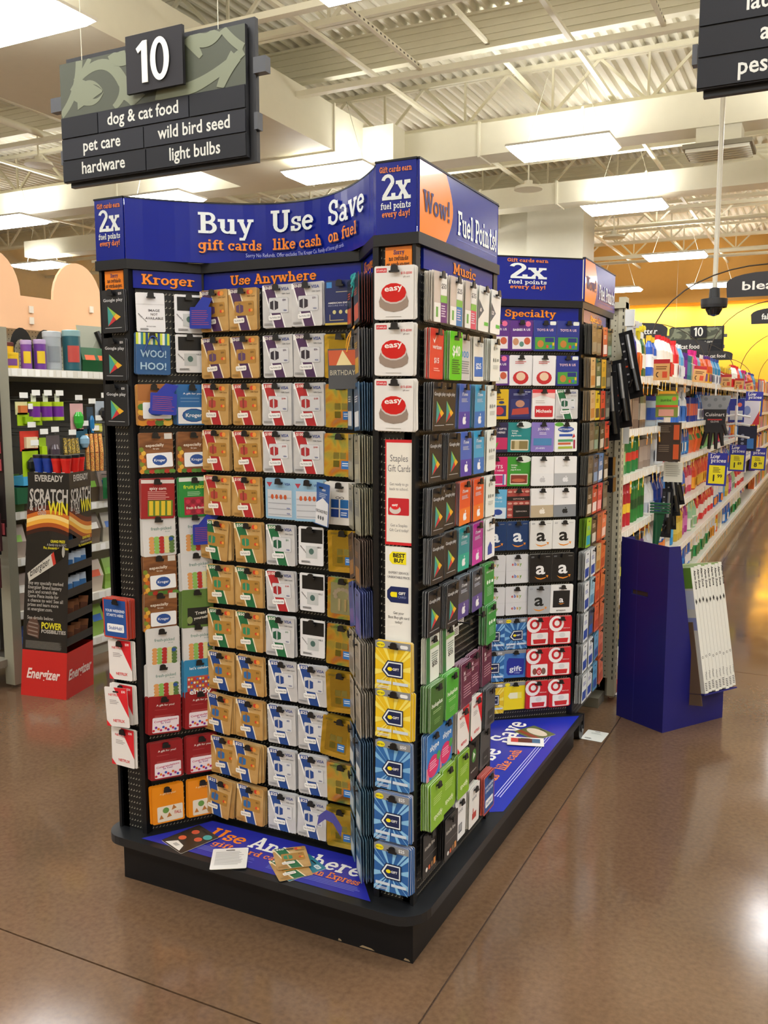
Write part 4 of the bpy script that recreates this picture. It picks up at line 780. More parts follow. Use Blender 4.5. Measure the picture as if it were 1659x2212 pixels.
def bb(k, bg, c, amt, desc): card(k, desc, bg, clampray(c) + [('r', 0, .86, 1, 1, '#8d8f92'), ('e', .16, .92, .12, .06, '#f2e214'), ('t', 'BEST BUY', .16, .905, .045, '#1a1a1a', .2)] + ([('t', amt, .8, .9, .09, '#eef0f4')] if amt else [('R', .82, .92, .22, .07, '#eef0f2')]) +
    [('p', [(.2, .42), (.36, .62), (.8, .62), (.8, .28), (.36, .28), (.2, .4)], '#0f1f48'), ('p', [(.235, .425), (.375, .595), (.77, .595), (.77, .305), (.375, .305), (.235, .41)], '#e8f0f4'), ('p', [(.29, .43), (.4, .57), (.74, .57), (.74, .33), (.4, .33), (.29, .42)], '#122250'), ('e', .43, .45, .07, .04, '#f2e214'), ('t', 'GIFT', .6, .43, .07, '#f0f2f4', .18),
     ('r', .06, .14, .48, .2, '#cfdcea'), ('r', .52, .14, .95, .2, '#cfdcea'), ('n', .08, .5, .08, 2, .03, '#dfe6ee')], w=.106, h=.138)
bb('bby', '#ecc520', '#f6e46a', '', 'yellow electronics store gift card with navy tag'); bb('bbb', '#2f6cb0', '#7fb8e4', '$50', 'bright blue electronics gift card with navy tag'); bb('bbc', '#2a62a8', '#8cc4ec', '$25', 'bright blue electronics gift card marked 25')
card('bbw', 'plain yellow gift card with white tag', '#f0d81c', [('r', 0, .86, 1, 1, '#8d8f92'), ('e', .16, .92, .12, .06, '#f2e214'), ('p', [(.18, .5), (.28, .62), (.62, .62), (.62, .4), (.28, .4)], '#f0eecc'), ('r', .62, .4, .8, .62, '#f6ea6a')])
card('bbg', 'blue gift card with lettering gift in a tag shape', '#3f78c4', [('r', 0, .88, 1, 1, '#8d8f92'), ('p', [(.12, .2), (.2, .1), (.86, .1), (.9, .2), (.9, .68), (.2, .72), (.12, .6)], '#22309c'), ('t', 'gift', .52, .24, .26, '#e0e8f6', .56), ('t', 'CARD', .6, .15, .08, '#a8b8e8')])
card('babies', 'purple baby store gift card', '#5a2a84', [('t', 'BABIES R US', .5, .66, .1, '#f0ecf4', .74), ('e', .78, .88, .12, .09, '#e86a94'), ('r', .1, .06, .92, .46, '#e9e2e4'), ('e', .25, .3, .13, .12, '#c8906a'), ('e', .74, .32, .14, .12, '#c85a3a'), ('e', .5, .22, .1, .09, '#5a8a7a')])
card('toys', 'dark blue toy store gift card with colourful blocks', '#24348c', [('t', 'TOYS R US', .5, .66, .11, '#f2d0d8', .72), ('R', .84, .92, .26, .12, '#e8ece4'), ('r', .06, .06, .92, .46, '#4a9a3a'), ('e', .3, .24, .14, .12, '#c07a34'), ('r', .5, .3, .88, .44, '#1f2f78'), ('r', .55, .1, .64, .2, '#d83a2c'), ('r', .7, .1, .8, .2, '#2a6ac0'), ('r', .82, .18, .9, .28, '#e8b030')])
card('plainred', 'white gift card with plain red rounded shapes', '#eceaea', [('n', .25, .75, .78, 2, .05, '#c83a40'), ('e', .5, .26, .34, .22, '#c8262c'), ('e', .5, .3, .2, .14, '#e8c8a8')])
card('darkblue', 'dark blue gift card with red and gold picture', '#1c2260', [('t', '$25-$500', .82, .9, .05, '#e8ecf4'), ('n', .2, .85, .84, 2, .04, '#a8b0d0'), ('R', .5, .38, .8, .6, '#2c3470'), ('e', .5, .52, .2, .12, '#c08a70'), ('p', [(.14, .14), (.9, .18), (.86, .4), (.18, .34)], '#b8443a')])
card('craft', 'red and white craft store gift card', '#efecea', [('r', 0, .88, 1, 1, '#d8363c'), ('p', [(0, .7), (.4, .8), (1, .68), (1, .88), (0, .88)], '#f0c8c4'), ('n', .15, .6, .6, 2, .06, '#c8c0bc'), ('R', .52, .26, .8, .38, '#c8242c'), ('t', 'Michaels', .52, .22, .16, '#f6f0ec', .68)])
card('yellowg', 'yellow gift card with small red and navy pictures', '#e0b820', [('n', .2, .8, .72, 2, .07, '#7a3a20'), ('e', .35, .56, .12, .05, '#b03a2c'), ('e', .7, .56, .12, .05, '#2a3a6a'), ('r', .3, .1, .9, .46, '#27366a'), ('e', .6, .28, .2, .14, '#c8363c')])
card('perfect', 'navy gift card with pink ribbon and white capitals', '#26244e', [('t', 'PERFECT GIFTS', .5, .76, .09, '#f0eef4', .86), ('t', 'START HERE!', .5, .64, .09, '#f0eef4', .76), ('r', .2, .1, .98, .5, '#c82a64'), ('p', [(.3, .22), (.6, .35), (.5, .14)], '#5aa83a')])
card('spa', 'teal spa gift card with a room photograph', '#1f8a8c', [('e', .7, .92, .34, .12, '#dfe8e4'), ('t', 'massage,', .3, .7, .07, '#e8f4f2'), ('t', 'facials,', .28, .62, .07, '#e8f4f2'), ('t', 'yoga & more', .36, .54, .07, '#e8f4f2'), ('R', .52, .24, .78, .36, '#e8e4d0'), ('r', .16, .1, .88, .38, '#8a7a4a'), ('r', .3, .1, .5, .38, '#c8b88a')])
card('spag', 'green spa gift card with a red picture', '#3f9a34', [('e', .7, .92, .34, .12, '#dfe8da'), ('t', 'massage,', .3, .7, .07, '#e8f4e2'), ('t', 'facials,', .28, .62, .07, '#e8f4e2'), ('t', 'yoga & more', .36, .54, .07, '#e8f4e2'), ('R', .52, .24, .78, .36, '#dfe4cc'), ('r', .16, .1, .88, .38, '#8a3a2c'), ('e', .5, .2, .3, .06, '#c86a4a')])
card('joann', 'lavender fabric store gift card', '#8a7ac4', [('t', 'JO-ANN', .52, .74, .11, '#f0eef8', .5), ('n', .35, .7, .64, 2, .05, '#d8d0ec'), ('r', .1, .22, .9, .46, '#4a86b8'), ('t', 'JO-ANN', .4, .1, .08, '#e8ecf8', .4)])
card('pets', 'white pet store gift card with word collage', '#eceeea', [('e', .2, .93, .2, .07, '#5aa83a'), ('e', .5, .76, .36, .1, '#2a50a8'), ('t', 'PETSMART', .5, .73, .09, '#f0f2f4', .6), ('r', .2, .52, .8, .6, '#2a50a8'), ('p', [(.78, .46), (.92, .5), (.86, .62)], '#c8303a'), ('r', .15, .34, .82, .42, '#4a9a6a'), ('r', .15, .24, .72, .31, '#c8603a'), ('r', .16, .1, .8, .18, '#a8b840'), ('r', .84, .1, .92, .4, '#a82a4a')])
card('pinkg', 'pink gift card reading gifts start here', '#d8286c', [('t', 'GIFTS', .5, .62, .16, '#f6e8ee', .6), ('t', 'START HERE!', .5, .52, .07, '#f6e8ee', .7), ('r', .05, .06, .95, .42, '#e8dce8'), ('r', .2, .1, .8, .38, '#d0307c')] + [('r', .05 + .15 * i, .06, .12 + .15 * i, .42, '#6a7ab8') for i in (0, 5)])
card('sky', 'sky blue gift card with a navy ribbon bow', '#6ab8e0', [('t', 'YONE', .5, .68, .1, '#eef6fc', .6), ('t', 'gift card', .5, .56, .08, '#c8e4f4', .6), ('r', 0, 0, 1, .38, '#d8e6f0'), ('e', .35, .22, .2, .1, '#2a4a9c'), ('e', .65, .22, .2, .1, '#2a4a9c'), ('r', .46, 0, .54, .3, '#2a4a9c')])
card('lips', 'red patterned beauty gift card with black bands', '#b04a44', [('e', .12 + .25 * (i % 4), .1 + .2 * (i // 4), .1, .04, '#d8a090') for i in range(20)] + [('r', 0, .6, 1, .74, '#1a1416'), ('t', 'SEPHORA', .5, .63, .07, '#c8a8a0', .5), ('r', .26, .03, .98, .44, '#120e10'), ('t', 'SEPHORA', .62, .2, .07, '#b8a8a4', .5)])
def apple(k, low, logo, desc): card(k, desc, '#ecebea', [('r', 0, 0, 1, .42, low), ('t', 'Apple Store', .5, .66, .05, '#c8c8c8'), ('e', .46, .2, .08, .08, logo), ('e', .56, .2, .08, .08, logo), ('e', .64, .22, .04, .04, low), ('e', .53, .31, .025, .025, logo)])
apple('apw', '#e8e8e8', '#c4c4c6', 'all white gift card with pale grey fruit logo'); apple('apg', '#b4b6b8', '#e8e8ea', 'white and grey gift card with white fruit logo'); apple('apo', '#bfae90', '#efe9dc', 'white and gold gift card with fruit logo'); apple('apd', '#85898e', '#1c1e20', 'white and dark grey gift card with black fruit logo')
def amz(k, bg, fg, desc): card(k, desc, bg, [('t', 'a', .5, .3, .62, fg, .42), ('p', [(.24, .22), (.36, .13), (.52, .1), (.7, .14), (.8, .2), (.68, .17), (.52, .145), (.36, .17)], '#e8902c'), ('p', [(.74, .25), (.86, .25), (.82, .15), (.79, .2)], '#e8902c'), ('n', .72, .95, .9, 1, .03, '#a8a8a0'), ('t', '$25', .14, .88, .07, '#8a8e94')])
amz('amn', '#143a6c', '#eef2f6', 'navy gift card with white letter a and orange smile'); amz('amw', '#e2e2de', '#141414', 'white gift card with black letter a and orange smile'); amz('amb', '#18191c', '#f0f0f0', 'black gift card with white letter a and orange smile'); amz('ams', '#aeb2b6', '#16181a', 'silver gift card with black letter a and orange smile')
card('amx', 'white gift card with small black square', '#e6e6e4', [('r', .12, .2, .88, .8, '#17181a'), ('t', 'a', .5, .38, .3, '#f0f0f0', .2), ('p', [(.36, .34), (.5, .3), (.66, .35), (.5, .33)], '#e8902c'), ('t', 'amazon', .5, .07, .09, '#2a2a2a', .42)])
card('ebay', 'pale grey auction site gift card with coloured letters', '#d9dadc', [('t', 'e', .3, .62, .16, '#d8404a'), ('t', 'b', .42, .62, .16, '#4a6ac8'), ('t', 'a', .53, .62, .16, '#e0a83a'), ('t', 'y', .65, .62, .16, '#7aa83a'), ('r', 0, .44, 1, .445, '#b8babc'), ('t', 'e', .3, .2, .16, '#d8404a'), ('t', 'b', .42, .2, .16, '#4a6ac8'), ('t', 'a', .53, .2, .16, '#e0a83a'), ('t', 'y', .65, .2, .16, '#7aa83a')])
card('target', 'red gift card with white bullseye rings', '#c8202c', [('e', .3, .74, .34, .28, '#f0ecec'), ('e', .32, .76, .22, .18, '#c8202c'), ('e', .32, .76, .12, .1, '#f0ecec'), ('t', 'GiftCard', .76, .56, .05, '#f0d8d8', .3), ('R', .56, .24, .76, .42, '#eceae8'), ('e', .58, .33, .14, .09, '#d8d8d8'), ('p', [(.3, .06), (.82, .06), (.86, .22), (.26, .22)], '#c8262c')], r=.01)
card('target2', 'red bullseye gift card with three brown figures', '#c8202c', [('e', .3, .74, .34, .28, '#f0ecec'), ('e', .32, .76, .22, .18, '#c8202c'), ('e', .32, .76, .12, .1, '#f0ecec'), ('R', .56, .24, .76, .42, '#eceae8'), ('e', .36, .2, .1, .12, '#8a4a40'), ('e', .56, .2, .12, .14, '#c8303a'), ('e', .76, .2, .1, .12, '#7a5a50'), ('a', .56, .18, .07, .04, '#f0ecec')], r=.01)
def plain(k, c, c2, desc, edge='#77756e'): card(k, desc, c, [('r', .12, .08, .88, .4, c2), ('n', .2, .8, .7, 3, .05, c2)], w=.09, h=.13, edge=edge)
plain('k1', '#4a4a46', '#8a8878', 'charcoal restaurant gift card with grey block'); plain('k2', '#b8322c', '#e8dcd8', 'red and white restaurant gift card'); plain('k3', '#2c4a3c', '#7a9a8a', 'dark green restaurant gift card'); plain('k4', '#c8a878', '#b87a34', 'tan restaurant gift card with brown picture')
plain('k5', '#1f5a40', '#d8dcc8', 'deep green coffee gift card with pale block'); plain('k6', '#d8a820', '#8a7a30', 'golden yellow restaurant gift card'); plain('k7', '#3a4a5c', '#7a9ac0', 'slate blue restaurant gift card'); plain('k8', '#e0c020', '#3a3020', 'yellow restaurant gift card with dark block')
plain('k9', '#d8402c', '#2a2420', 'orange red restaurant gift card with dark block'); plain('k10', '#2a2a2a', '#d0c8b8', 'black restaurant gift card with cream block'); plain('k11', '#3a78b4', '#e8ecf0', 'blue department store gift card'); plain('k12', '#c82a40', '#f0a0a0', 'crimson gift card with pink block')
plain('k13', '#8ac22c', '#2aa0c0', 'lime green gift card with aqua square', '#5a6a30'); plain('k14', '#a84a34', '#c8603a', 'rust coloured gift card'); plain('k15', '#e0684a', '#f0d0c0', 'salmon orange gift card'); plain('k16', '#e4e8ea', '#2f4aa0', 'white home gift card with blue shape')
plain('k17', '#a8d0e4', '#5a90b8', 'pale blue home store gift card'); plain('k18', '#4a5060', '#2f5ab0', 'dark slate gift card with blue shape'); plain('k19', '#4a9ac8', '#2a4a9c', 'aqua gift card with navy ribbon'); plain('k20', '#d85a34', '#b83a20', 'bright orange red gift card', '#c0603c')
plain('w1', '#27303a', '#c8563a', 'black gift bag card with red edge and turquoise string', '#8a3a2c'); plain('w2', '#5a5c60', '#c8a040', 'grey happy birthday gift bag card', '#8a8c90'); plain('w3', '#35597c', '#dfe4e8', 'slate blue gift card seen edge on', '#7a9ab8'); plain('w4', '#8a8878', '#b0ae98', 'cream and brown striped gift card seen edge on', '#cfcbb0')
plain('w5', '#5a4a44', '#a87a4a', 'brown gift card fanned at the corner', '#8a7a70'); plain('w6', '#4a58a0', '#7a6ab0', 'blue violet gift card fanned at the corner', '#8490c4'); plain('w7', '#b0a898', '#8a8478', 'pale grey narrow gift card seen edge on', '#cfc8bc'); plain('w8', '#3a6a88', '#c8d8e0', 'teal blue gift card seen edge on', '#7fa0b4')

# hooks
_hk = {}
BLKH = C('#121214', .35)
def hook_mesh(d):
    k = round(d, 3)
    if k in _hk: return _hk[k]
    m = MB(); m.box(-.010, .010, -.010, .012, 0, .003, BLKH)
    m.tube((0, 0, .002), (0, .001, d + .006), .0024, BLKH, 6)
    m.slab2([(-.011, -.003), (.014, -.004), (.014, .001), (.010, .002), (.009, .012), (.004, .015), (-.004, .015), (-.009, .012), (-.010, .003)], d + .004, d + .008, BLKH)
    o = m.build('t'); _hk[k] = o.data; bpy.data.objects.remove(o); return _hk[k]
ORD = ['top', 'second', 'third', 'fourth', 'fifth', 'sixth', 'seventh', 'eighth', 'ninth', 'tenth', 'eleventh', 'twelfth', 'bottom']
CO = ['first', 'second', 'third', 'fourth', 'fifth']
Zrow = lambda i: 1.898 - .1438 * i
STK = {}
NCARD = 0
def hang(pk, key, x, ztop, n, place, group, d0=.012, tilt=None, lean=None, hook=True, gap=.0021, dx=0., spread=1.):
    """one visible card on a hook, n further cards behind it (joined per wall)"""
    global NCARD
    F = FR[pk]; d = DES[key]; me = card_mesh(key); dep = d0 + n * gap + .003
    tilt = random.choice((random.uniform(-.02, .02), random.uniform(-.045, .035))) if tilt is None else tilt; lean = random.uniform(-.01, .03) if lean is None else lean
    o = bpy.data.objects.new(d['name'], me); COL.objects.link(o)
    mw = F @ Matrix.Translation((x + dx, ztop - HK, dep)) @ Matrix.Rotation(tilt, 4, 'Z') @ Matrix.Rotation(lean, 4, 'X')
    o.matrix_basis = mw
    lab = d['desc'] + ', ' + place
    tag(o, lab, 'gift card', group); NCARD += 1
    if len(lab.replace('-', ' ').split()) > 16: print('LONG', lab)
    if pk not in STK: STK[pk] = MB()
    s = STK[pk]; w, h = d['w'], d['h']
    bgm = d['bg'] if not isinstance(d['bg'], str) else C(d['bg'], .33)
    for k in range(n):
        tt = tilt * .6 + random.uniform(-.025, .025) * spread + (k / max(1, n)) * -tilt * .3
        s.tf = F @ Matrix.Translation((x + dx * k / max(1, n) + random.uniform(-.004, .005), ztop - HK + random.uniform(-.001, .001), d0 + k * gap)) @ Matrix.Rotation(tt, 4, 'Z') @ Matrix.Rotation(lean * k / max(1, n) + random.uniform(-.004, .004), 4, 'X')
        e = .004; pts = [(-w / 2, HK - h + e), (-w / 2 + e, HK - h), (w / 2 - e, HK - h), (w / 2, HK - h + e), (w / 2, HK - e), (w / 2 - e, HK), (-w / 2 + e, HK), (-w / 2, HK - e)]
        s.slab2(pts, -.0006, .0006, bgm, C(d['edge']))
    if hook:
        ho = bpy.data.objects.new('peg_hook', hook_mesh(dep + .004)); COL.objects.link(ho)
        ho.matrix_basis = F @ Matrix.Translation((x, ztop - HK, 0)); attach(ho, tower)
    return o
random.seed(11)
# centre panel
names = {'gp': 'gold_purple', 'sp': 'silver_purple', 'gr': 'gold_red', 'sr': 'silver_red', 'gg': 'gold_green', 'sg': 'silver_green', 'gb': 'gold_blue', 'sb': 'silver_blue', 'x': 'notblk'}
ctr = ['gp gp sp sp secure', 'gp gp sp sp foil', 'gr gr sr sr holo', 'gr gr sr sr holo', 'gr gr visapack visapack foryou', 'gg gg sg x foil', 'gg gg sr x bow', 'gg gg sg x holo', 'gb gb sb sb foil', 'gb gb sb sb foil', 'gb gb sb sb holo', 'gb gb sb sb foil']
cx5 = [.070, .180, .298, .408, .517]
fan = {(5, 0): (-.09, 6), (9, 0): (-.1, 6), (11, 0): (-.16, 9), (10, 1): (-.09, 9), (11, 1): (-.05, 8), (9, 1): (-.03, 7), (9, 4): (-.1, 7), (6, 2): (.03, 5), (11, 3): (-.02, 6), (5, 1): (.03, 5), (2, 3): (.0, 5)}
for i, row in enumerate(ctr):
    for j, k in enumerate(row.split()):
        tl, n = fan.get((i, j), (None, random.choice((3, 4, 5, 6))))
        if k == 'x': n = 0
        if k in ('foil', 'holo') and i > 7: n = 9
        if i in (5, 7) and j == 4: n = 2
        hang('center', names.get(k, k), cx5[j] + random.uniform(-.003, .003), Zrow(i) + (.004 if i == 0 and j > 1 else 0) - (.004 if j == 4 and i else 0), n,
             '%s row %s column, centre panel' % (ORD[i] if i < 11 else 'bottom', CO[j]), 'cards on the centre panel', .03 if k != 'x' else .03, tl, dx=-.012 if (i, j) in fan and tl < -.05 else 0, spread=1.6)
# loose blue and white card turned at its hook
F = FR['center']
o = bpy.data.objects.new('gift_card', card_mesh('purchase')); COL.objects.link(o)
o.matrix_basis = F @ Matrix.Translation((.462, Zrow(4) - .02, .062)) @ Matrix.Rotation(-.06, 4, 'Z') @ Matrix.Rotation(R(-32), 4, 'Y')
tag(o, DES['purchase']['desc'] + ', fifth row of centre panel', 'gift card', 'cards on the centre panel')
# left wing
zl = [1.887, 1.765, 1.609, 1.46, 1.317, 1.197, 1.073, .953, .838, .721, .616, .463, .313]
lw = ['notav notblk', 'woohoo notblk', 'kveg kblue', 'especially especially', 'spicy pizza', 'fresh fresh', 'especially fresh', 'especially treat', 'fresh fresh', 'fresh enjoy', 'congrats congrats', 'congrats congrats', 'orange orange']
for i, row in enumerate(lw):
    for j, k in enumerate(row.split()):
        n = 0 if k in ('notav', 'notblk') else random.choice((3, 4, 6)) if i < 10 else 8
        hang('lwing', k, (.058, .176)[j], zl[i] - (.01 if i in (7, 8) and j == 0 else 0), n, '%s row %s column, left wing' % (ORD[i], ('outer', 'inner')[j]), 'cards on the left wing', .012,
             (.035 if i == 6 and j == 1 else None), d0 if False else None, dx=.004) if False else hang('lwing', k, (.058, .176)[j], zl[i], n, '%s row %s column, left wing' % (ORD[i], ('outer', 'inner')[j]), 'cards on the left wing', .012, (.035 if i == 6 and j == 1 else None), dx=.004 if n else 0)
# blue tags looped over hooks
for i, (pk, x, zt, dp, tl, lab) in enumerate((('center', .035, 1.865, .062, -.04, 'small blue notice tag over the top left gold card'), ('lwing', .085, 1.60, .05, -.06, 'small blue notice tag over the vegetable card in the third row'), ('lwing', .205, 1.185, .045, .0, 'small blue notice tag over the fresh-picked card in the sixth row'))):
    F = FR[pk]; t_ = MB(F @ Matrix.Translation((x, zt, dp)) @ Matrix.Rotation(tl, 4, 'Z'))
    w, h = .082, .066
    t_.slab2(rrect(w, h, .004, 3, 0, -.018 - h / 2), -.0008, 0, C('#2438a8', .3)); t_.lines(-.034, .034, -.03, 8, .006, .0016, C('#a84a66'), .0004)
    t_.slab2([(-.022, -.018), (.03, -.018), (.045, .008), (.005, .012)], -.0008, 0, C('#2438a8', .3))
    tag(t_.build('hanging_tag'), lab, 'tag', 'blue notice tags')
# woven handle of the gift bag card
m = MB(FR['lwing']); pts = [(.03 + .055 * t_, 1.705 + .05 * sin(pi * t_) , .042 + .003 * sin(9 * t_)) for t_ in [i / 10 for i in range(11)]]
m.path(pts, .0022, C('#1f3f8a'), 5); tag(m.build('rope_handle'), 'dark blue rope handle above the striped gift bag card', 'rope')
# posts
for i, zt in enumerate((1.894, 1.749, 1.609)):
    hang('lpost', 'gplay', .055, zt, 3, '%s on the left post' % ('top', 'middle', 'lower')[i], 'cards on the left post', .014, dx=.004)
hang('lpost', 'stub', .045, .936, 6, 'left post', 'cards on the left post', .012, 0, dx=-.01, gap=.004)
for i, zt in enumerate((.796, .650, .503)):
    hang('lpost', 'netflix', .04, zt, 3, '%s of three on left post' % ('top', 'middle', 'bottom')[i], 'cards on the left post', .014, dx=-.006)
m_ = hang('lpost', 'netflix', .03, .645, 0, 'loose one tilted in front on left post', 'cards on the left post', .04, .06, hook=False)
for i, zt in enumerate((1.901, 1.757, 1.613)):
    hang('rpost', 'easy', .066, zt, 5, '%s of three, right post' % ('top', 'middle', 'bottom')[i], 'cards on the right post', .02, -.025, lean=.05, dx=-.006)
for i, (zt, k) in enumerate(((.910, 'bby'), (.774, 'bby'), (.628, 'bbb'), (.481, 'bbc'), (.332, 'bbc'))):
    hang('rpost', k, .062, zt, 4 if i < 3 else 8, '%s under the white inserts' % CO[i], 'cards on the right post', .016, -.01, dx=-.006)
# music side
mus = ['p50 p25 p35 d60 d120', 'verizon g40 n300 net25 xbox', 'gplay gplay itp itb xbox', 'gplay gplay itp itb xbox', 'gplay gplay ito ito xbox', 'gplay gplay itt itm home', 'gplay gplay itg itg xgreen', 'st35 st35 - - xgreen', 'huld hulb maroon maroon maroon', 'skype skype netflix netflix greyg', 'spot spot spot azn greyg', 'kindle kindle nook nook2 stub']
zm = [1.893, 1.747, 1.606, 1.468, 1.325, 1.190, 1.045, .915, .782, .640, .498, .350]
for i, row in enumerate(mus):
    for j, k in enumerate(row.split()):
        if k == '-':
            ho = bpy.data.objects.new('peg_hook', hook_mesh(.05)); COL.objects.link(ho); ho.matrix_basis = FR['music'] @ Matrix.Translation((.065 + .111 * j, zm[i] - HK, 0)); attach(ho, tower)
            continue
        n = random.choice((3, 5, 6, 8)) if (i, j) not in ((1, 2), (11, 0)) else 2
        hang('music', k, .065 + .111 * j + random.uniform(-.003, .003), zm[i], n, '%s row %s column, music side' % (ORD[i] if i < 11 else 'bottom', CO[j]), 'cards on the music side', .016, random.uniform(-.015, .03), gap=.003, dx=random.choice((0, .004)))
for k, (x, z) in enumerate(((.26, .86), (.30, .885))):
    m = MB(FR['music']); m.box(x, x + .045, z, z + .028, .01, .011, C('#e8e8e6')); m.lines(x + .006, x + .04, z + .02, 4, .005, .002, C('#333338'), .0115, .1)
    tag(m.build('price_label'), ('small white barcode label on the empty hook, lower one', 'small white barcode label on the empty hook, upper one')[k], 'label')
# right wing (edge on)
rw = ['w1', 'w2', 'w3', 'w4', 'w4', 'w5', 'w6', 'w7', 'w7', 'w3', 'w8', 'w8']
for i, k in enumerate(rw):
    for j in range(2):
        hang('rwing', k, (.062, .172)[j], Zrow(i) - .004, 6, '%s row %s column, right wing' % (ORD[i] if i < 11 else 'bottom', ('inner', 'outer')[j]), 'cards on the right wing', .012, random.uniform(-.02, .12) if i not in (5, 6) else .25 * (1 - j) + .02, gap=.0065, dx=-.012 * (1 - j), hook=i in (1, 7, 9, 10), spread=2.6)
# turquoise ribbons and yellow cord on the corner cards
m = MB(FR['rwing'])
for k in range(9):
    x0 = .03 + .02 * k; z0 = 1.885 + random.uniform(-.01, .015); d = .03 + .004 * k
    m.path([(x0, z0 - .03, d), (x0 + .008, z0, d + .01), (x0 + .016, z0 + .005, d), (x0 + .02, z0 - .02 - .03 * random.random(), d + .012)], .0018, C('#2aa8a8'), 4)
tag(m.build('ribbon'), 'turquoise ribbons tied on the black cards at the inner corner', 'ribbon')
m = MB(FR['rwing']); m.path([(.12, 1.69, .075), (.124, 1.73, .07), (.13, 1.765, .05), (.136, 1.73, .065), (.14, 1.69, .075)], .0022, C('#e0a020'), 6)
tag(m.build('rope_handle'), 'yellow twisted cord handle of the birthday bag card', 'rope')
m = MB(FR['rwing'] @ Matrix.Translation((.13, 1.70, .085)) @ Matrix.Rotation(R(52), 4, 'Y')); m.slab2([(-.045, -.11), (.045, -.11), (.048, 0), (-.048, 0)], -.002, 0, C('#4c4e52', .5)); m.poly([(-.043, -.045), (.043, -.045), (.046, -.004), (-.046, -.004)], .0005, C('#c85a34')); m.poly([(-.02, -.045), (.03, -.045), (.0, -.004)], .0008, C('#e8d8a0')); m.text('BIRTHDAY', 0, -.072, .02, '#c8c4b0', .0007, fit=.08)
tag(m.build('gift_card'), 'grey happy birthday bag card hanging by the yellow cord', 'gift card')
m = MB(FR['rwing']); P = [(.10, .30 + .0, .09), (.07, .33, .11), (.04, .33, .13), (.01, .30, .15), (-.01, .25, .155)]
for a, b in zip(P, P[1:]):
    m.add([(a[0], a[1], a[2]), (b[0], b[1], b[2]), (b[0], b[1] - .03, b[2] + .004), (a[0], a[1] - .03, a[2] + .004)], [(0, 1, 2, 3)], C('#4a4a9a', .3))
tag(m.build('paper_strip'), 'curled violet paper strip sticking out before the bottom foil card', 'paper strip')
# specialty wall
sp = ['babies babies toys toys', 'babies plainred plainred toys', 'yellowg darkblue craft silver_green', 'perfect spa joann pets', 'pinkg spag apw apg', 'sky lips apo apd', 'amn amn amw amw', 'ebay ebay amb amb', 'ebay ebay ams amx', 'bbc bbb target target', 'bbb bbg target2 target', 'bby bbw target target']
zs = [1.897, 1.752, 1.61, 1.47, 1.324, 1.187, 1.046, .900, .759, .618, .476, .331]
for i, row in enumerate(sp):
    for j, k in enumerate(row.split()):
        hang('spec', k, (.084, .189, .294, .400)[j], zs[i], 5 if j > 1 and i > 3 else 2, '%s row %s column, specialty wall' % (ORD[i] if i < 11 else 'bottom', CO[j]), 'cards on the specialty wall', .018 if j < 2 else .022, random.uniform(-.02, .02) if not (i, j) == (5, 0) else -.05, dx=-.004 if i > 7 and j > 1 else 0)
# specialty side (faces the aisle)
sd = ['k1 k1 k2 k3', 'k4 k5 k6 k1', 'k4 k8 k9 k1', 'k1 k3 k10 k9', 'k1 k7 k11 k10', 'k10 k2 k12 k1', 'k13 k10 k14 k15', 'k16 k16 k4 k20', 'k16 k17 k20 k20', 'k16 k18 k20 k20', 'k16 k16 k19 k20', 'k16 k16 k19 k20']
for i, row in enumerate(sd):
    for j, k in enumerate(row.split()):
        hang('side', k, .055 + .105 * j, zs[i] - .003, 7, '%s row %s column, aisle side' % (ORD[i] if i < 11 else 'bottom', CO[j]), 'cards on the aisle side', .016, random.uniform(-.02, .12), gap=.004, dx=random.choice((0, .01)), hook=j in (1, 3), spread=1.4)
# near wing of the side recess: only its card edges show
for i, k in enumerate(('k12', 'k6', 'k8', 'k9', 'k2', 'k13', 'k10', 'k2', 'k2', 'k2', 'k9', 'k2')):
    hang('nwing', k, .066, zs[i] - .02, 4, '%s row beside the music side' % (ORD[i] if i < 11 else 'bottom'), 'cards on the hidden wing', .004, random.uniform(-.05, .08), gap=.004, hook=False)
WN = {'center': 'centre panel', 'lwing': 'left wing', 'rwing': 'right wing', 'lpost': 'left post', 'rpost': 'right post', 'music': 'music side', 'spec': 'specialty wall', 'side': 'aisle side', 'nwing': 'hidden wing'}
for pk, s in STK.items():
    s.tf = None; o = s.build('gift_card_stack', kind='stuff'); tag(o, 'cards stacked behind the front ones on the %s' % WN[pk], 'gift cards')
# cards lying on the deck and the floor
def lying(key, x, y, z, rz, lab, tilt=0., flip=False):
    o = bpy.data.objects.new('gift_card', card_mesh(key)); COL.objects.link(o)
    o.matrix_basis = Matrix.Translation((x, y, z)) @ Matrix.Rotation(rz, 4, 'Z') @ Matrix.Rotation(tilt, 4, 'X')
    tag(o, lab, 'gift card', 'fallen cards'); return o
card('backw', 'b', '#ececea', [('n', .1, .9, .8, 12, .055, '#b4b4b4')], w=.11, h=.125)
card('patt', 'p', '#2c2620', [('e', .3, .75, .12, .09, '#c8563a'), ('e', .7, .6, .12, .09, '#c8563a'), ('e', .3, .4, .12, .09, '#d8603a'), ('e', .8, .8, .14, .1, '#4aa8a8'), ('p', [(.15, .03), (.85, .03), (.7, .22), (.35, .26)], '#e8e6e0'), ('n', .4, .6, .16, 3, .03, '#444448')], w=.12, h=.14)
card('teal', 't', '#1f7a94', [('R', .8, .85, .24, .12, '#dce8ea'), ('t', '$25', .8, .82, .08, '#1f6a84')], w=.11, h=.13)
card('photo', 'p', '#5a6a3a', [('e', .5, .6, .42, .25, '#cfc4b0'), ('r', .05, .1, .95, .3, '#8a3a24')], w=.13, h=.12)
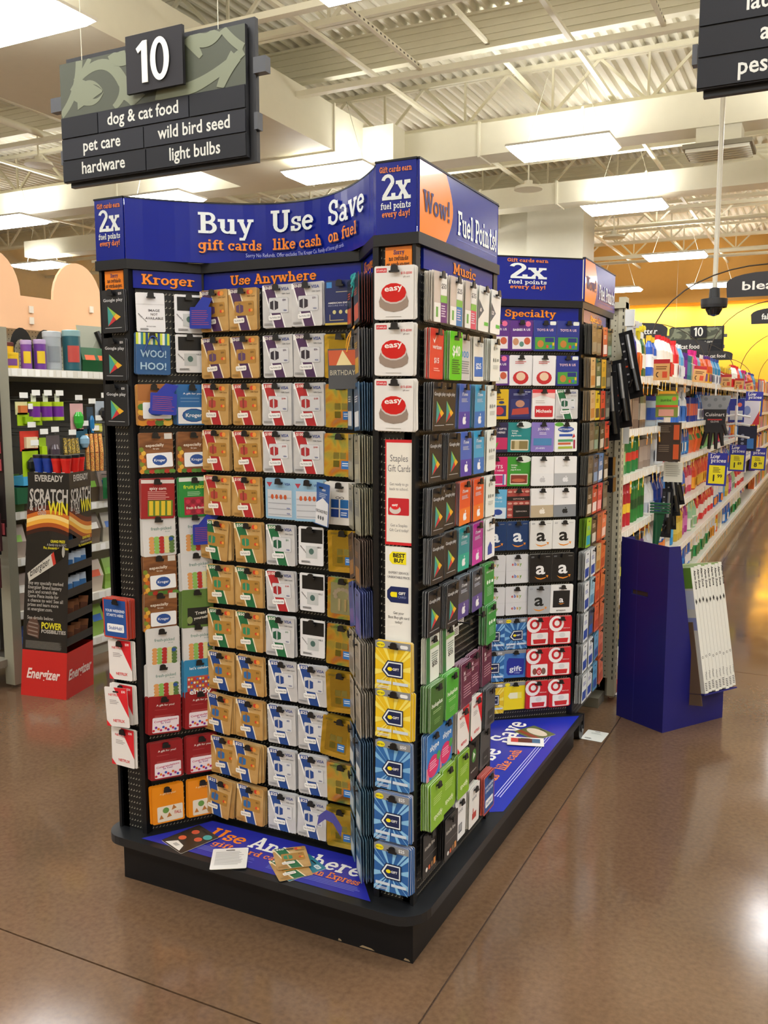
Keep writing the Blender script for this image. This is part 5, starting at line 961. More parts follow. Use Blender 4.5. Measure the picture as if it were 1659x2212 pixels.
card('flr', 'f', '#dfe2dc', [('n', .25, .8, .75, 3, .04, '#9aa09a'), ('n', .15, .5, .2, 3, .04, '#333338')], w=.1, h=.13)
card('colr', 'c', '#e8e6e2', [('r', .1, .35, .3, .85, '#c8383a'), ('r', .3, .35, .68, .85, '#5a2a20'), ('r', .68, .35, .9, .85, '#3a6a8a')], w=.15, h=.09)
lying('patt', -1.745, 2.215, ZD + .006, -.35, 'dark patterned gift bag card with oranges lying on the deck', .03)
lying('backw', -1.60, 2.155, ZD + .006, .55, 'white gift card lying face down on the deck')
lying('gold_green', -1.415, 2.185, ZD + .004, .85, 'gold and green card lying lowest in the deck pile')
lying('gold_green', -1.435, 2.235, ZD + .009, .7, 'gold and green card lying on top of the deck pile')
lying('teal', -1.335, 2.215, ZD + .002, -.5, 'teal card marked 25 poking out of the deck pile')
lying('photo', -1.02, 3.60, ZD + .003, -.5, 'photo printed card lying on the side deck beyond the white one')
lying('colr', -1.055, 3.47, ZD + .006, .3, 'white card with red and blue blocks lying on the side deck')
lying('flr', -.892, 4.095, .003, -.05, 'pale green card lying on the floor by the deck corner')
# wheel behind the deck
m = MB(); m.tube((-.985, 3.99, .05), (-.945, 3.99, .05), .05, C('#141414', .4), 18); m.tube((-.943, 3.99, .05), (-.938, 3.99, .05), .02, C('#55565a', .3, .8), 10); m.build('caster_wheel', tower)
m = MB(); m.box(-.99, -.935, 3.985, 4.0, .05, .12, BLK2); m.build('caster_fork', tower)

# =====================================================================
# SHELVING AND PRODUCTS
# =====================================================================
SHW = C('#cfcbbd', .4, grain=.05); RAILW = C('#dedbd0', .35, grain=.04); BEIGE = C('#b9b39c', .5, grain=.05)
def sub(mb, name, parent, mw=None): return mb.build(name, parent, mw)
PROTO = {}
def proto(kind, a, b, c_='#e8e8e4'):
    """one prototype per look: a mesh body as the thing, its cap / trigger / label as children. base at z=0, outer side = +X"""
    k = (kind, a, b, c_)
    if k in PROTO: return PROTO[k]
    m = MB(); kids = []; A = C(a, .3); B = C(b, .3); D = C(c_, .35); LB = B
    if kind == 'tub': B = A
    if kind == 'spray_bottle':
        m.lathe([(.03, 0), (.036, .01, B), (.036, .12, A), (.03, .16), (.014, .19), (.012, .205)], A, 12, sx=.8)
        t = MB(); t.tube((0, 0, .2), (0, 0, .225), .014, D, 8); t.box(-.03, .035, -.011, .011, .222, .252, D); t.box(.035, .047, -.006, .006, .23, .246, D); t.box(.012, .02, -.005, .005, .185, .225, D); kids.append(('trigger', t))
        l = MB(); l.box(.0292, .0297, -.018, .018, .04, .11, B); kids.append(('label', l)); H = .25
    elif kind == 'jug':
        m.lathe([(.05, 0), (.062, .012, B), (.062, .11, A), (.058, .17), (.03, .225), (.017, .245)], A, 12, sx=.72)
        t = MB(); t.tube((0, 0, .24), (0, 0, .268), .02, D, 10); kids.append(('cap', t))
        h = MB(); h.path([(0, .02, .24), (0, .052, .22), (0, .066, .18), (0, .06, .13)], .009, A, 6); kids.append(('handle', h))
        l = MB(); l.box(.0455, .046, -.035, .035, .03, .1, D); kids.append(('label', l)); H = .265
    elif kind == 'bottle':
        m.lathe([(.032, 0), (.038, .01, A), (.038, .05, B), (.038, .12, A), (.034, .16), (.015, .19), (.014, .2)], A, 12, sx=.7)
        t = MB(); t.tube((0, 0, .195), (0, 0, .225), .015, D, 8); kids.append(('cap', t)); H = .225
    elif kind == 'aerosol_can':
        m.lathe([(.03, 0), (.032, .005, A), (.032, .07, B), (.032, .12, A), (.032, .175), (.024, .19)], A, 12)
        t = MB(); t.lathe([(.026, .188), (.026, .22), (.02, .228)], D, 10); kids.append(('cap', t)); H = .225
    elif kind == 'carton':
        m.box(-.03, .03, -.045, .045, 0, .2, A)
        l = MB(); l.box(.0302, .031, -.04, .04, .05, .15, B); l.box(-.028, .028, -.0462, -.0452, .05, .15, B); kids.append(('label', l)); H = .2
    elif kind == 'tub':
        m.lathe([(.055, 0), (.06, .01, B), (.06, .1, A), (.06, .13)], A, 14)
        t = MB(); t.lathe([(.062, .13), (.062, .15), (.055, .152)], D, 14); kids.append(('lid', t)); H = .152
        l = MB(); AA = [R(-70 + 10 * i) for i in range(9)]
        for p_, q_ in zip(AA, AA[1:]): l.add([(.0612 * cos(p_), .0612 * sin(p_), .035), (.0612 * cos(q_), .0612 * sin(q_), .035), (.0612 * cos(q_), .0612 * sin(q_), .095), (.0612 * cos(p_), .0612 * sin(p_), .095)], [(0, 1, 2, 3)], LB)
        kids.append(('label', l))
    elif kind == 'refill_bag':
        m.add([(-.02, -.06, 0), (.03, -.06, 0), (.03, .06, 0), (-.02, .06, 0), (-.03, -.065, .1), (.045, -.065, .1), (.045, .065, .1), (-.03, .065, .1), (0, -.06, .2), (.006, -.06, .2), (.006, .06, .2), (0, .06, .2)],
              [(0, 1, 5, 4), (1, 2, 6, 5), (2, 3, 7, 6), (3, 0, 4, 7), (4, 5, 9, 8), (5, 6, 10, 9), (6, 7, 11, 10), (7, 4, 8, 11), (8, 9, 10, 11)], A)
        l = MB(); l.add([(.046, -.04, .1), (.046, .04, .1), (.03, .04, .14), (.03, -.04, .14)], [(0, 1, 2, 3)], B); kids.append(('label', l)); H = .2
    o = m.build(kind)
    for n, km in kids: km.build(n, o)
    PROTO[k] = [o, False]; return PROTO[k]
def place(kind, cols, x, y, z, label, cat, group, s=1., rz=0., sz=None):
    p = proto(kind, *cols); mw = Matrix.Translation((x, y, z)) @ Matrix.Rotation(rz, 4, 'Z') @ Matrix.Diagonal((s, s, sz or s, 1))
    if not p[1]: o = p[0]; p[1] = True
    else: o = clone(p[0], mw)
    o.matrix_basis = mw; o.name = kind; tag(o, label, cat, group); return o
NUM = ['first', 'second', 'third', 'fourth', 'fifth', 'sixth', 'seventh', 'eighth', 'ninth', 'tenth', 'eleventh', 'twelfth', 'thirteenth', 'fourteenth', 'fifteenth', 'sixteenth', 'seventeenth', 'eighteenth', 'nineteenth', 'twentieth', 'twenty-first', 'twenty-second', 'twenty-third']
CN = {'spray_bottle': 'bottle', 'jug': 'jug', 'bottle': 'bottle', 'aerosol_can': 'can', 'carton': 'box', 'tub': 'tub', 'refill_bag': 'bag'}
def bay(XF, XBk, Ya, Yb, levels, label, top=2.02, side=1, peg=True, depth=None, tags=True, tagn=6):
    t = thing('shelving_bay', label, 'shelf', (XBk, (Ya + Yb) / 2, 0), 0, 'shelving bays')
    F = MB(); F.box(XBk - .01, XBk + .01, Ya, Yb, .1, top, BEIGE)
    F.build('back_panel', t)
    for Y in (Ya,):
        m = MB(); m.box(XBk - .025, XBk + .04, Y - .02, Y + .02, 0, top + .03, BEIGE); m.build('upright', t)
    for i, z in enumerate(levels):
        m = MB(); m.box(XBk, XF - .008, Ya + .004, Yb - .004, z - .03, z, SHW); m.build('shelf', t)
        r = MB(); r.box(XF - .008, XF, Ya + .004, Yb - .004, z - .038, z + .006, RAILW)
        r.build('price_rail', t)
        if i == len(levels) - 1:
            MB().box(XF - .03, XF - .02, Ya, Yb, 0, z - .03, C('#a9a594', .5)).build('kick_plate', t)
        if tags:
            y = Ya + .03; L = MB(); k = 0
            while y < Yb - .06:
                w = random.uniform(.03, .045); L.box(XF + .0002, XF + .0012, y, y + w, z - .034, z + .002, C(random.choice(('#f0efea', '#e8e6df', '#f4f3ef')), .4)); L.poly([(0, 0), (.001, 0), (0, .001)], -9, '#ffffff') if False else None
                y += w + random.uniform(.004, .05)
            L.build('price_label', t, kind='stuff')
            for q in range(tagn):
                y = Ya + (q + random.random()) * (Yb - Ya) / tagn; a = random.uniform(-.5, .5)
                g = MB(Matrix.Translation((XF + .003, y, z - .03)) @ Matrix.Rotation(a, 4, 'X')); g.box(0, .001, -.011, .011, -.07, 0, C('#f0c030' if random.random() < .6 else '#f39a2c', .4)); g.box(.0012, .0016, -.008, .008, -.035, -.02, C('#f4efe0'))
                g.build('sale_tag', t)
    return t
XF, XK = -.955, -1.42
lev0 = [1.70, 1.405, 1.155, .85, .50, .16]; lev1 = [1.725, 1.40, 1.14, .80, .46, .16]
Yb_ = [4.66 + 1.22 * i for i in range(17)]
BN = ['nearest', 'second', 'third', 'fourth', 'fifth', 'sixth', 'seventh', 'eighth', 'ninth', 'tenth', 'eleventh', 'twelfth', 'thirteenth', 'fourteenth', 'fifteenth', 'last']
for i in range(16):
    bay(XF, XK, Yb_[i], Yb_[i + 1], lev0 if i == 0 else lev1, '%s beige shelving bay of the cleaning aisle at right' % BN[i], tags=i < 9, tagn=7 if i < 2 else (5 if i < 5 else 3))
for i in range(16):
    bay(-1.93, -1.45, Yb_[i], Yb_[i + 1], lev1, '%s beige shelving bay on the far side of the cleaning run' % BN[i], tags=False)
# end panel of the right run behind the tower
ep = thing('gondola_end', 'perforated beige end panel and slotted upright right of the tower', 'shelf end', (-1.4, 4.58, 0))
mw = Matrix.Translation((-1.95, 4.585, .12)); m = MB(); m.box(0, 1.0, 0, .02, 0, 1.90, PEGB); m.build('peg_panel', ep, mw)
m = MB(); m.box(-.955, -.92, 4.57, 4.64, .03, 2.075, BEIGE); m.build('upright', ep)
m = MB()
for k in range(58): m.box(-.9195, -.9188, 4.598, 4.606, .12 + .033 * k, .137 + .033 * k, C('#2a2823')); m.box(-.934, -.928, 4.5695, 4.5698, .12 + .033 * k, .137 + .033 * k, C('#2a2823'))
m.build('slots', ep, kind='stuff')
m = MB(); m.box(-1.96, -.92, 4.56, 4.66, 2.02, 2.05, BEIGE); m.build('cap_rail', ep)
m = MB(); m.box(-1.9, -.97, 4.44, 4.58, .0, .05, C('#6f6b5c')); m.build('foot_plate', ep)
# products: per shelf a list of (kind, colours, count, pitch)
P_ = lambda *a: a
near = [
 [('bottle', ('#1f50a8', '#e0c030', '#122c24'), 3, .075, 1.25, 'blue cleaner bottle with dark green cap'), ('spray_bottle', ('#2438a8', '#1f5ac0', '#2a35b8'), 2, .08, 1.2, 'royal blue trigger bottle'), ('aerosol_can', ('#1f6a3a', '#e8ece8', '#f0d020'), 1, .07, 1.2, 'green and white can with yellow cap'), ('spray_bottle', ('#2a2a8c', '#2438a8', '#c8c8cc'), 2, .085, 1.25, 'navy trigger bottle with grey head'), ('spray_bottle', ('#f0efe8', '#e0682a', '#f0e030'), 2, .085, 1.2, 'white trigger bottle with yellow head'), ('bottle', ('#1f5a34', '#e8ece0', '#e8e8e4'), 2, .08, 1.2, 'dark green striped bottle')],
 [('bottle', ('#e8542c', '#f0d8c8', '#e8542c'), 3, .07, 1.1, 'orange and clear floor cleaner bottle'), ('bottle', ('#dfe4e0', '#e8e0d0', '#1f7a54'), 3, .07, 1.1, 'white bottle with green cap'), ('carton', ('#6a5548', '#8a7464', '#e8e8e4'), 4, .06, 1.1, 'brown narrow package'), ('carton', ('#5a4a40', '#b8b0a0', '#e8e8e4'), 4, .08, 1.0, 'dark brown package')],
 [('bottle', ('#e8601c', '#f0903c', '#3a2a20'), 3, .08, 1.05, 'orange oil bottle'), ('bottle', ('#2a8a4a', '#a8d090', '#1f6a38'), 2, .08, 1.1, 'light green bottle'), ('aerosol_can', ('#1f7a3c', '#d83a2c', '#1f6a38'), 6, .075, 1.0, 'green can with red label'), ('carton', ('#8a7a70', '#a89a90', '#e8e8e4'), 4, .08, .9, 'grey brown package')],
 [('aerosol_can', ('#20345c', '#e8e4d8', '#e0b030'), 2, .07, 1.1, 'navy can with cream label'), ('aerosol_can', ('#e0602c', '#6a3a9a', '#5a2a8c'), 2, .07, 1.05, 'orange and violet can'), ('aerosol_can', ('#b81f30', '#f0c83a', '#c8283a'), 5, .072, 1.1, 'crimson insect spray can'), ('aerosol_can', ('#2a7a34', '#1f4a24', '#2a8a3a'), 5, .072, 1.15, 'leaf green insect spray can')],
 [('aerosol_can', ('#22241c', '#d8dc2a', '#1a1a1a'), 9, .072, 1.1, 'black and yellow insect spray can'), ('aerosol_can', ('#5a3a8c', '#c8b0e0', '#2a2a2a'), 6, .075, 1.1, 'violet can')],
 [('carton', ('#3a5a3a', '#e8d040', '#e8e8e4'), 5, .1, .9, 'green carton'), ('bottle', ('#e8e4da', '#d0502c', '#e0c030'), 7, .09, 1.0, 'white bottle with red band')]]
p2 = [
 [('bottle', ('#2a5ab8', '#e8e8ee', '#e8c030'), 3, .1, 1.1, 'blue and white scouring bottle'), ('jug', ('#ece9e0', '#c8242c', '#d8202c'), 4, .125, 1.0, 'white jug with red label'), ('jug', ('#d8202c', '#ece9e0', '#d8202c'), 2, .12, 1.0, 'red jug'), ('jug', ('#5aa8e0', '#e0e4ec', '#e8ecf0'), 3, .13, .95, 'sky blue laundry jug'), ('carton', ('#5a2a84', '#8a3a9c', '#e8e8e4'), 2, .1, 1.05, 'purple carton'), ('carton', ('#3a7a84', '#5a9aa0', '#e8e8e4'), 3, .1, 1.0, 'teal box'), ('bottle', ('#e0308c', '#f08ac0', '#d81f84'), 3, .09, 1.15, 'hot pink bottle'), ('bottle', ('#7aa0c8', '#e8e8ec', '#2a2a34'), 3, .09, 1.1, 'pale blue bottle'), ('bottle', ('#e86a2c', '#f0a05c', '#f0e8e0'), 3, .09, 1.1, 'orange softener bottle'), ('jug', ('#e8602c', '#f0b83a', '#5a2a94'), 4, .12, .95, 'orange jug with violet cap'), ('jug', ('#2a8ac0', '#e8e8ec', '#2a4a9c'), 6, .12, .95, 'blue laundry jug'), ('carton', ('#d8b83a', '#c83a2c', '#e8e8e4'), 10, .12, 1.0, 'yellow carton')],
 [('tub', ('#a8b4c0', '#2a50a8', '#1f2a74'), 2, .135, 1.3, 'grey tub with navy lid'), ('carton', ('#2a58b0', '#e0d8e8', '#e8e8e4'), 3, .1, 1.0, 'blue wipes carton'), ('carton', ('#d8d0c8', '#c8303a', '#e8e8e4'), 4, .08, 1.1, 'white box with red rose print'), ('bottle', ('#2a6ac8', '#e8eef4', '#e0562c'), 4, .09, 1.1, 'blue bottle with orange cap'), ('spray_bottle', ('#dfe4ea', '#3a70c0', '#e8e8ec'), 6, .09, 1.1, 'clear trigger bottle'), ('carton', ('#2a3a8c', '#d86a4a', '#e8e8e4'), 6, .1, 1.0, 'navy sachet box'), ('jug', ('#2f6ab8', '#e8e8ec', '#2a4a9c'), 8, .12, .95, 'blue jug'), ('bottle', ('#d8443a', '#f0e0d8', '#f0f0f0'), 12, .09, 1.1, 'red and white bottle')],
 [('jug', ('#d8dce2', '#c8ccd4', '#2a3a8c'), 4, .125, 1.0, 'pale grey bleach jug with navy cap'), ('bottle', ('#c8303a', '#2a6ac8', '#e8e8e4'), 4, .085, 1.1, 'red and blue bottle'), ('carton', ('#d8502c', '#f0a83a', '#e8e8e4'), 4, .1, 1.0, 'orange box'), ('jug', ('#2a5ab0', '#3a8ad0', '#f0f0f0'), 5, .12, 1.0, 'blue detergent jug'), ('refill_bag', ('#e0602c', '#3a8a4a', '#e8e8e4'), 6, .14, 1.1, 'orange refill bag'), ('refill_bag', ('#3a9a4a', '#e0c030', '#e8e8e4'), 6, .14, 1.1, 'green refill bag'), ('jug', ('#2f50a8', '#d83a6a', '#f0c030'), 10, .12, .95, 'blue and pink jug')],
 [('jug', ('#dfe3ea', '#b8c0cc', '#e8e8ec'), 2, .13, 1.0, 'white vinegar jug'), ('jug', ('#1f3f9a', '#2a50b0', '#1a3080'), 3, .13, 1.0, 'navy blue jug'), ('bottle', ('#2a78c8', '#e08a3a', '#e8ecf0'), 3, .1, 1.15, 'blue dish soap bottle'), ('bottle', ('#2a7a5a', '#e08a3a', '#2a2a30'), 2, .1, 1.1, 'green bottle with orange label'), ('jug', ('#2a58b8', '#d8b03a', '#2a3a8c'), 5, .13, 1.0, 'cobalt detergent jug'), ('bottle', ('#c83a5a', '#f0c0c8', '#f0f0f0'), 5, .09, 1.15, 'rose red bottle'), ('jug', ('#d8402c', '#f0a83a', '#e0b030'), 10, .125, 1.0, 'red detergent jug'), ('jug', ('#3a6ab8', '#e8e8ec', '#e8e8ec'), 8, .125, .95, 'blue and white jug')],
 [('jug', ('#dbe0e8', '#2a68c0', '#e8823a'), 6, .135, 1.08, 'white bleach jug with orange label'), ('carton', ('#e0dcd0', '#b8b0a0', '#e8e8e4'), 2, .12, 1.2, 'cream carton'), ('bottle', ('#2a88c8', '#4aa8e0', '#2a68a8'), 3, .1, 1.25, 'bright blue tall bottle'), ('bottle', ('#c8a83a', '#e0c860', '#b08a2a'), 3, .1, 1.25, 'gold tall bottle'), ('bottle', ('#a83a8c', '#d87ac0', '#5a2a84'), 4, .1, 1.2, 'magenta bottle'), ('jug', ('#9ac8a0', '#e8e8dc', '#7ab084'), 4, .12, 1.0, 'mint green jug'), ('bottle', ('#d8343a', '#f0e8e0', '#f0f0f0'), 14, .1, 1.2, 'red tall bottle')],
 [('jug', ('#d8dde6', '#e8a03a', '#e8e8ec'), 5, .14, 1.1, 'white jug with orange base'), ('bottle', ('#e0682c', '#e8c030', '#d8202c'), 2, .1, 1.2, 'orange and yellow bottle'), ('carton', ('#e2ded2', '#c8c0b0', '#e8e8e4'), 4, .13, 1.2, 'white powder carton'), ('jug', ('#2a60b8', '#3a80d0', '#e8e8ec'), 6, .13, 1.1, 'blue floor cleaner jug'), ('jug', ('#e8e4dc', '#3a9a5a', '#2a7a4a'), 10, .14, 1.05, 'white jug with green label')]]
SHN = ['top', 'second', 'third', 'fourth', 'fifth', 'lowest']
for si in range(6):
    y = 4.72; cnt = 0; seq = [(q, 0) for q in near[si]]
    for q, _ in seq:
        for k in range(q[2]):
            if y > 5.82: break
            if si == 3 or si == 2 or True:
                place(q[0], q[1], XF - .065 - random.random() * .02, y, lev0[si], '%s, %s along the %s shelf of the nearest bay' % (q[5], NUM[cnt], SHN[si]), CN[q[0]], 'products in the nearest bay', q[4] * (.98 if lev0[si] < 1.6 else 1), random.uniform(-.3, .2))
            y += q[3]; cnt += 1
    y = 5.97; bi = 1; cnt = 0; done = 0
    for q in p2[si] * 2:
        for k in range(q[2]):
            b2 = int((y - 4.66) / 1.22)
            if b2 != bi: bi = b2; cnt = 0
            if y > 15.6: break
            place(q[0], q[1], XF - .08 - random.random() * .03, y, lev1[si], '%s, %s along the %s shelf of the %s bay' % (q[5], NUM[cnt], SHN[si], BN[bi]), CN[q[0]], 'products in the farther bays', q[4] * (1 if si != 0 else 1.05), random.uniform(-.25, .25))
            y += q[3]; cnt += 1
# second rank of jugs behind the front ones on the sparse shelves, joined (hidden mostly)
m = MB()
cols = ['#2a58b8', '#d8402c', '#e0b030', '#e8e8ec', '#3a9a4a', '#c83a8c', '#2a88c8', '#e0682c', '#5a2a84']
for si in range(6):
    y = 15.7
    while y < 24:
        c_ = random.choice(cols); m.box(XF - .14, XF - .05, y, y + .1, lev1[si], lev1[si] + random.uniform(.18, .25), C(c_, .3)); m.box(XF - .11, XF - .08, y + .03, y + .07, lev1[si] + .18, lev1[si] + .28, C(random.choice(cols), .3)) if si else None
        y += .125
tag(m.build('far_products', kind='stuff'), 'distant bottles and boxes at the far end of the cleaning aisle', 'bottles')
m = MB()
for si, z in enumerate(lev1):
    y = 4.8
    while y < 15.5:
        zz = (lev0 if y < 5.8 else lev1)[si]; r = .03 + .02 * random.random()
        if not (si in (4, 5) and 6 < y < 9) and not (si == 3 and 6 < y < 7.6): m.lathe([(r, zz), (r, zz + .16), (r * .4, zz + .2), (r * .4, zz + .22)], C(random.choice(cols[:1] + cols[3:]), .35), 8, (XF - .2 - random.random() * .04, y))
        y += .11
tag(m.build('second_row_products', kind='stuff'), 'further bottles standing in the second rank behind the front ones', 'bottles')

# wobblers, price signs, clip strips on the right run
def card_sign(name, label, cat, X, Y, z, w, h, rz, tx, build, group=None, hang_z=None):
    """a small board facing the cross aisle (-Y), its own root"""
    F = Matrix.Translation((X, Y, z)) @ Matrix.Rotation(rz, 4, 'Z') @ Matrix.Rotation(tx, 4, 'Y') @ Matrix(((1, 0, 0, 0), (0, 0, -1, 0), (0, 1, 0, 0), (0, 0, 0, 1)))
    m = MB(F); build(m, w, h); o = tag(m.build(name), label, cat, group)
    if X + w > XF + .03: MB().tube((X + w * .45, Y + .006, z + h - .012), (XF - .012, Y + .006, (hang_z or z + h + .015)), .003, C('#d8d8d2', .3), 5).build('hanger', o)
    return o
def wob(m, w, h):
    m.box(0, w, 0, h, -.001, 0, C('#dca868', .5)); m.poly([(0, h * .8), (w, h * .8), (w, h), (0, h)], .0004, C('#b8242c')); m.poly([(w * .55, h * .12), (w * .85, h * .12), (w * .85, h * .42), (w * .55, h * .42)], .0004, C('#d8502c')); m.lines(w * .15, w * .85, h * .62, 2, h * .1, h * .05, C('#7a4a24'), .0004, .2)
    m.poly(ell(w * .28, h * .27, w * .12, h * .13, 8, pi * .4, pi * 1.6), .0004, C('#3a2418')); m.poly(ell(w * .31, h * .27, w * .09, h * .09, 8), .0006, C('#dca868'))
for i, (Y, z, lab) in enumerate(((5.62, 1.70, 'kraft and red shelf flag nearest, below the spray bottles'), (7.35, 1.73, 'kraft and red shelf flag, second from the near end'), (9.5, 1.72, 'kraft and red shelf flag, third from the near end'), (10.9, 1.72, 'kraft and red shelf flag, fourth from the near end'), (12.6, 1.72, 'kraft and red shelf flag, fifth from the near end'))):
    card_sign('shelf_flag', lab, 'sign', XF + .0, Y, z - .01, .095, .125, 0, (0, .12, 0, .05, -.2)[i], wob, 'kraft shelf flags')
def lowp(price, cents):
    def f(m, w, h):
        m.box(0, w, 0, h, -.003, 0, C('#2a2f98', .35)); m.poly([(w * .1, h * .06), (w * .9, h * .06), (w * .9, h * .62), (w * .1, h * .62)], .0004, C('#ece01f', .35))
        slab_text(m, 'Low', w * .12, w * .6, h * .83, h * .13, WHITE, .0006); slab_text(m, 'prices', w * .16, w * .92, h * .71, h * .12, WHITE, .0006)
        m.text(price, w * .36, h * .14, h * .27, C('#151515'), .0006, bold=.03); m.text(cents, w * .66, h * .25, h * .14, C('#151515'), .0006, bold=.03)
        m.lines(w * .3, w * .7, h * .54, 4, h * .045, h * .02, C('#6a6420'), .0006, .3)
    return f
for X, Y, z, w, h, p, c2, lab in ((-.93, 8.35, .83, .165, .29, '1', '99', 'largest blue and yellow low prices sign, left one of the pair'), (-.91, 10.1, .84, .165, .28, '1', '89', 'second blue and yellow low prices sign, right one of the pair'), (-.92, 13.3, .64, .2, .31, '8', '99', 'low prices sign cut by the right picture edge'), (-.92, 12.0, 1.40, .2, .3, '3', '99', 'partly hidden low prices sign beside the squeegees')):
    card_sign('price_sign', lab, 'sign', X, Y, z, w, h, .1, .03, lowp(p, c2), 'low prices signs')
# lighters on a clip strip
cs = thing('clip_strip', 'clear hanging strip at the end upright holding the long lighters', 'strip', (-.90, 4.56, 1.95)); MB().box(-.91, -.88, 4.55, 4.553, 1.35, 2.0, C('#d8dad8', .15, spec=.8)).build('strip', cs)
MB().box(-.918, -.872, 4.546, 4.556, 1.93, 2.01, C('#e8eaea', .12)).build('clip', cs)
def lighter(x, y, z, tilt, lab, rz=-.25):
    F = Matrix.Translation((x, y, z)) @ Matrix.Rotation(rz, 4, 'Z') @ Matrix.Rotation(tilt, 4, 'Y')
    t = thing('grill_lighter', lab, 'lighter', (0, 0, 0), 0, 'long lighters on the clip strip'); t.matrix_basis = F
    W = lambda m: (setattr(m, 'tf', F), m)[1]
    W(MB()).box(-.036, .036, -.002, .0, -.33, .0, C('#1c1c1e', .4)).build('backing_card', t)
    m = W(MB()); m.box(-.03, -.012, -.0035, -.0022, -.30, -.02, C('#303034')); 
    for k in range(6): m.box(-.028, -.016, -.0045, -.0036, -.06 - .038 * k, -.052 - .038 * k, C('#c8c8cc' if k != 3 else '#d8502c'))
    m.build('print', t)
    m = W(MB()); m.tube((.012, -.016, -.02), (.012, -.016, -.19), .010, C('#8a8c90', .2, .6), 8); m.build('barrel', t)
    m = W(MB()); m.tube((.012, -.016, -.19), (.016, -.018, -.30), .016, C('#101012', .15), 8); m.tube((.006, -.03, -.24), (-.012, -.034, -.27), .007, C('#18181a', .15), 6); m.build('grip', t)
    return t
for k, (x, y, z, tl) in enumerate(((-.905, 4.50, 1.90, -.22), (-.925, 4.44, 1.76, -.16), (-.955, 4.40, 1.70, -.10), (-.985, 4.36, 1.66, -.04))):
    lighter(x, y, z, tl, 'long black lighter on a card, %s from the top of the strip' % ('first', 'second', 'third', 'fourth')[k])
m = MB(); m.box(-.96, -.92, 4.38, 4.44, 1.20, 1.29, C('#17171a', .2)); m.box(-.965, -.915, 4.37, 4.44, 1.12, 1.19, C('#1d1d22', .2)); m.box(-1.0, -.965, 4.36, 4.40, 1.0, 1.16, C('#26262a', .3))
tag(m.build('gadget_pack'), 'small black gadget packs hanging under the lighters', 'pack')
lst = [(-.93, 6.25, 1.12, -.14), (-.935, 6.32, 1.02, -.05), (-.93, 6.20, .98, .02), (-.94, 6.38, 1.18, -.2)]
for k, (x, y, z, tl) in enumerate(lst): lighter(x, y, z, tl, 'long grey lighter hanging before the second bay, %s of four' % CO[k], -.1)
# hanging packs
def pack(name, label, cat, X, Y, z, w, h, build, group=None): return card_sign(name, label, cat, X - w / 2, Y, z - h, w, h, 0, 0, build, group)
def dun(m, w, h):
    m.slab2([(0, 0), (w, 0), (w, h * .85), (w * .85, h), (w * .15, h), (0, h * .85)], -.004, 0, C('#7a8a3a', .35)); m.poly([(0, h * .45), (w, h * .45), (w, h * .8), (0, h * .8)], .0005, C('#7ab83a')); m.poly([(0, h * .38), (w, h * .38), (w, h * .46), (0, h * .46)], .001, C('#d8502c'))
    m.poly([(w * .14, h * .04), (w * .82, h * .04), (w * .82, h * .3), (w * .14, h * .3)], .001, C('#d89a88')); m.poly([(w * .1, h * .88), (w * .9, h * .88), (w * .85, h * .98), (w * .15, h * .98)], .001, C('#e0a02c')); m.poly(ell(w * .82, h * .7, w * .1, h * .08), .0015, C('#e8703a')); m.text('zumba', w * .45, h * .6, h * .15, '#1f2a1a', .0015)
pack('repellent_pack', 'green and orange hanging pack with a pink window', 'pack', -.90, 5.82, 1.63, .135, .165, dun)
def brownp(m, w, h):
    m.box(0, w, 0, h, -.03, 0, C('#3a2c24', .4))
    for k in (0, 1): m.box(w * .7, w * .94, h * (.06 + .5 * k), h * (.44 + .5 * k), .0, .003, C('#c8562c', .3)); m.lines(w * .08, w * .6, h * (.4 + .5 * k), 4, h * .05, h * .02, C('#7a6a58'), .001)
pack('light_bulb_pack', 'dark brown double pack with orange strips hanging below the green pack', 'pack', -.90, 5.95, 1.43, .145, .25, brownp)
def clearp(m, w, h): m.box(0, w, 0, h, -.002, 0, C('#d8d6c8', .4)); m.lines(w * .1, w * .9, h * .8, 6, h * .1, h * .03, C('#9a988c'), .001)
pack('blank_card', 'cream cardboard back of a hanging pack under the brown one', 'card', -.88, 6.05, 1.17, .12, .13, clearp)
# glove
gt = thing('grill_glove', 'black long-cuffed glove hanging from a clip, fingers down', 'glove', (-.88, 8.35, 1.15))
F = Matrix.Translation((-.88, 8.35, 1.62)) @ Matrix(((1, 0, 0, 0), (0, 0, -1, 0), (0, 1, 0, 0), (0, 0, 0, 1)))
m = MB(F); m.slab2([(-.13, 0), (.13, 0), (.095, -.12), (-.1, -.12)], -.02, .0, C('#85888a', .5)); m.build('cuff', gt)
m = MB(F)
for a, b in ((-.08, -.03), (.0, -.035), (.07, -.03), (-.05, -.085), (.04, -.09)): m.poly(ell(a, b, .016, .016, 10), .001, C('#6c6f72'))
m.build('dots', gt, kind='stuff')
m = MB(F); m.slab2([(-.1, -.12), (.095, -.12), (.08, -.33), (-.085, -.33)], -.025, .0, C('#1a1a1c', .5)); m.build('palm', gt)
for a, l, dx in ((-.07, .12, -.03), (-.03, .15, -.01), (.012, .15, .005), (.052, .12, .02)):
    m = MB(F); m.tube((a, -.32, -.012), (a + dx, -.32 - l, -.012), .021, C('#1a1a1c', .5), 8, r2=.014); m.build('finger', gt)
m = MB(F); m.tube((.07, -.25, -.012), (.10, -.34, -.012), .02, C('#1a1a1c', .5), 8, r2=.014); m.build('thumb', gt)
m = MB(F); m.text('Cuisinart', 0, -.18, .045, '#e8e4dc', .002, fit=.16); m.poly([(-.06, -.215), (.06, -.215), (.06, -.205), (-.06, -.205)], .002, '#b8302c'); m.text('GLOVE', 0, -.235, .022, '#d8d4cc', .002); m.build('lettering', gt)
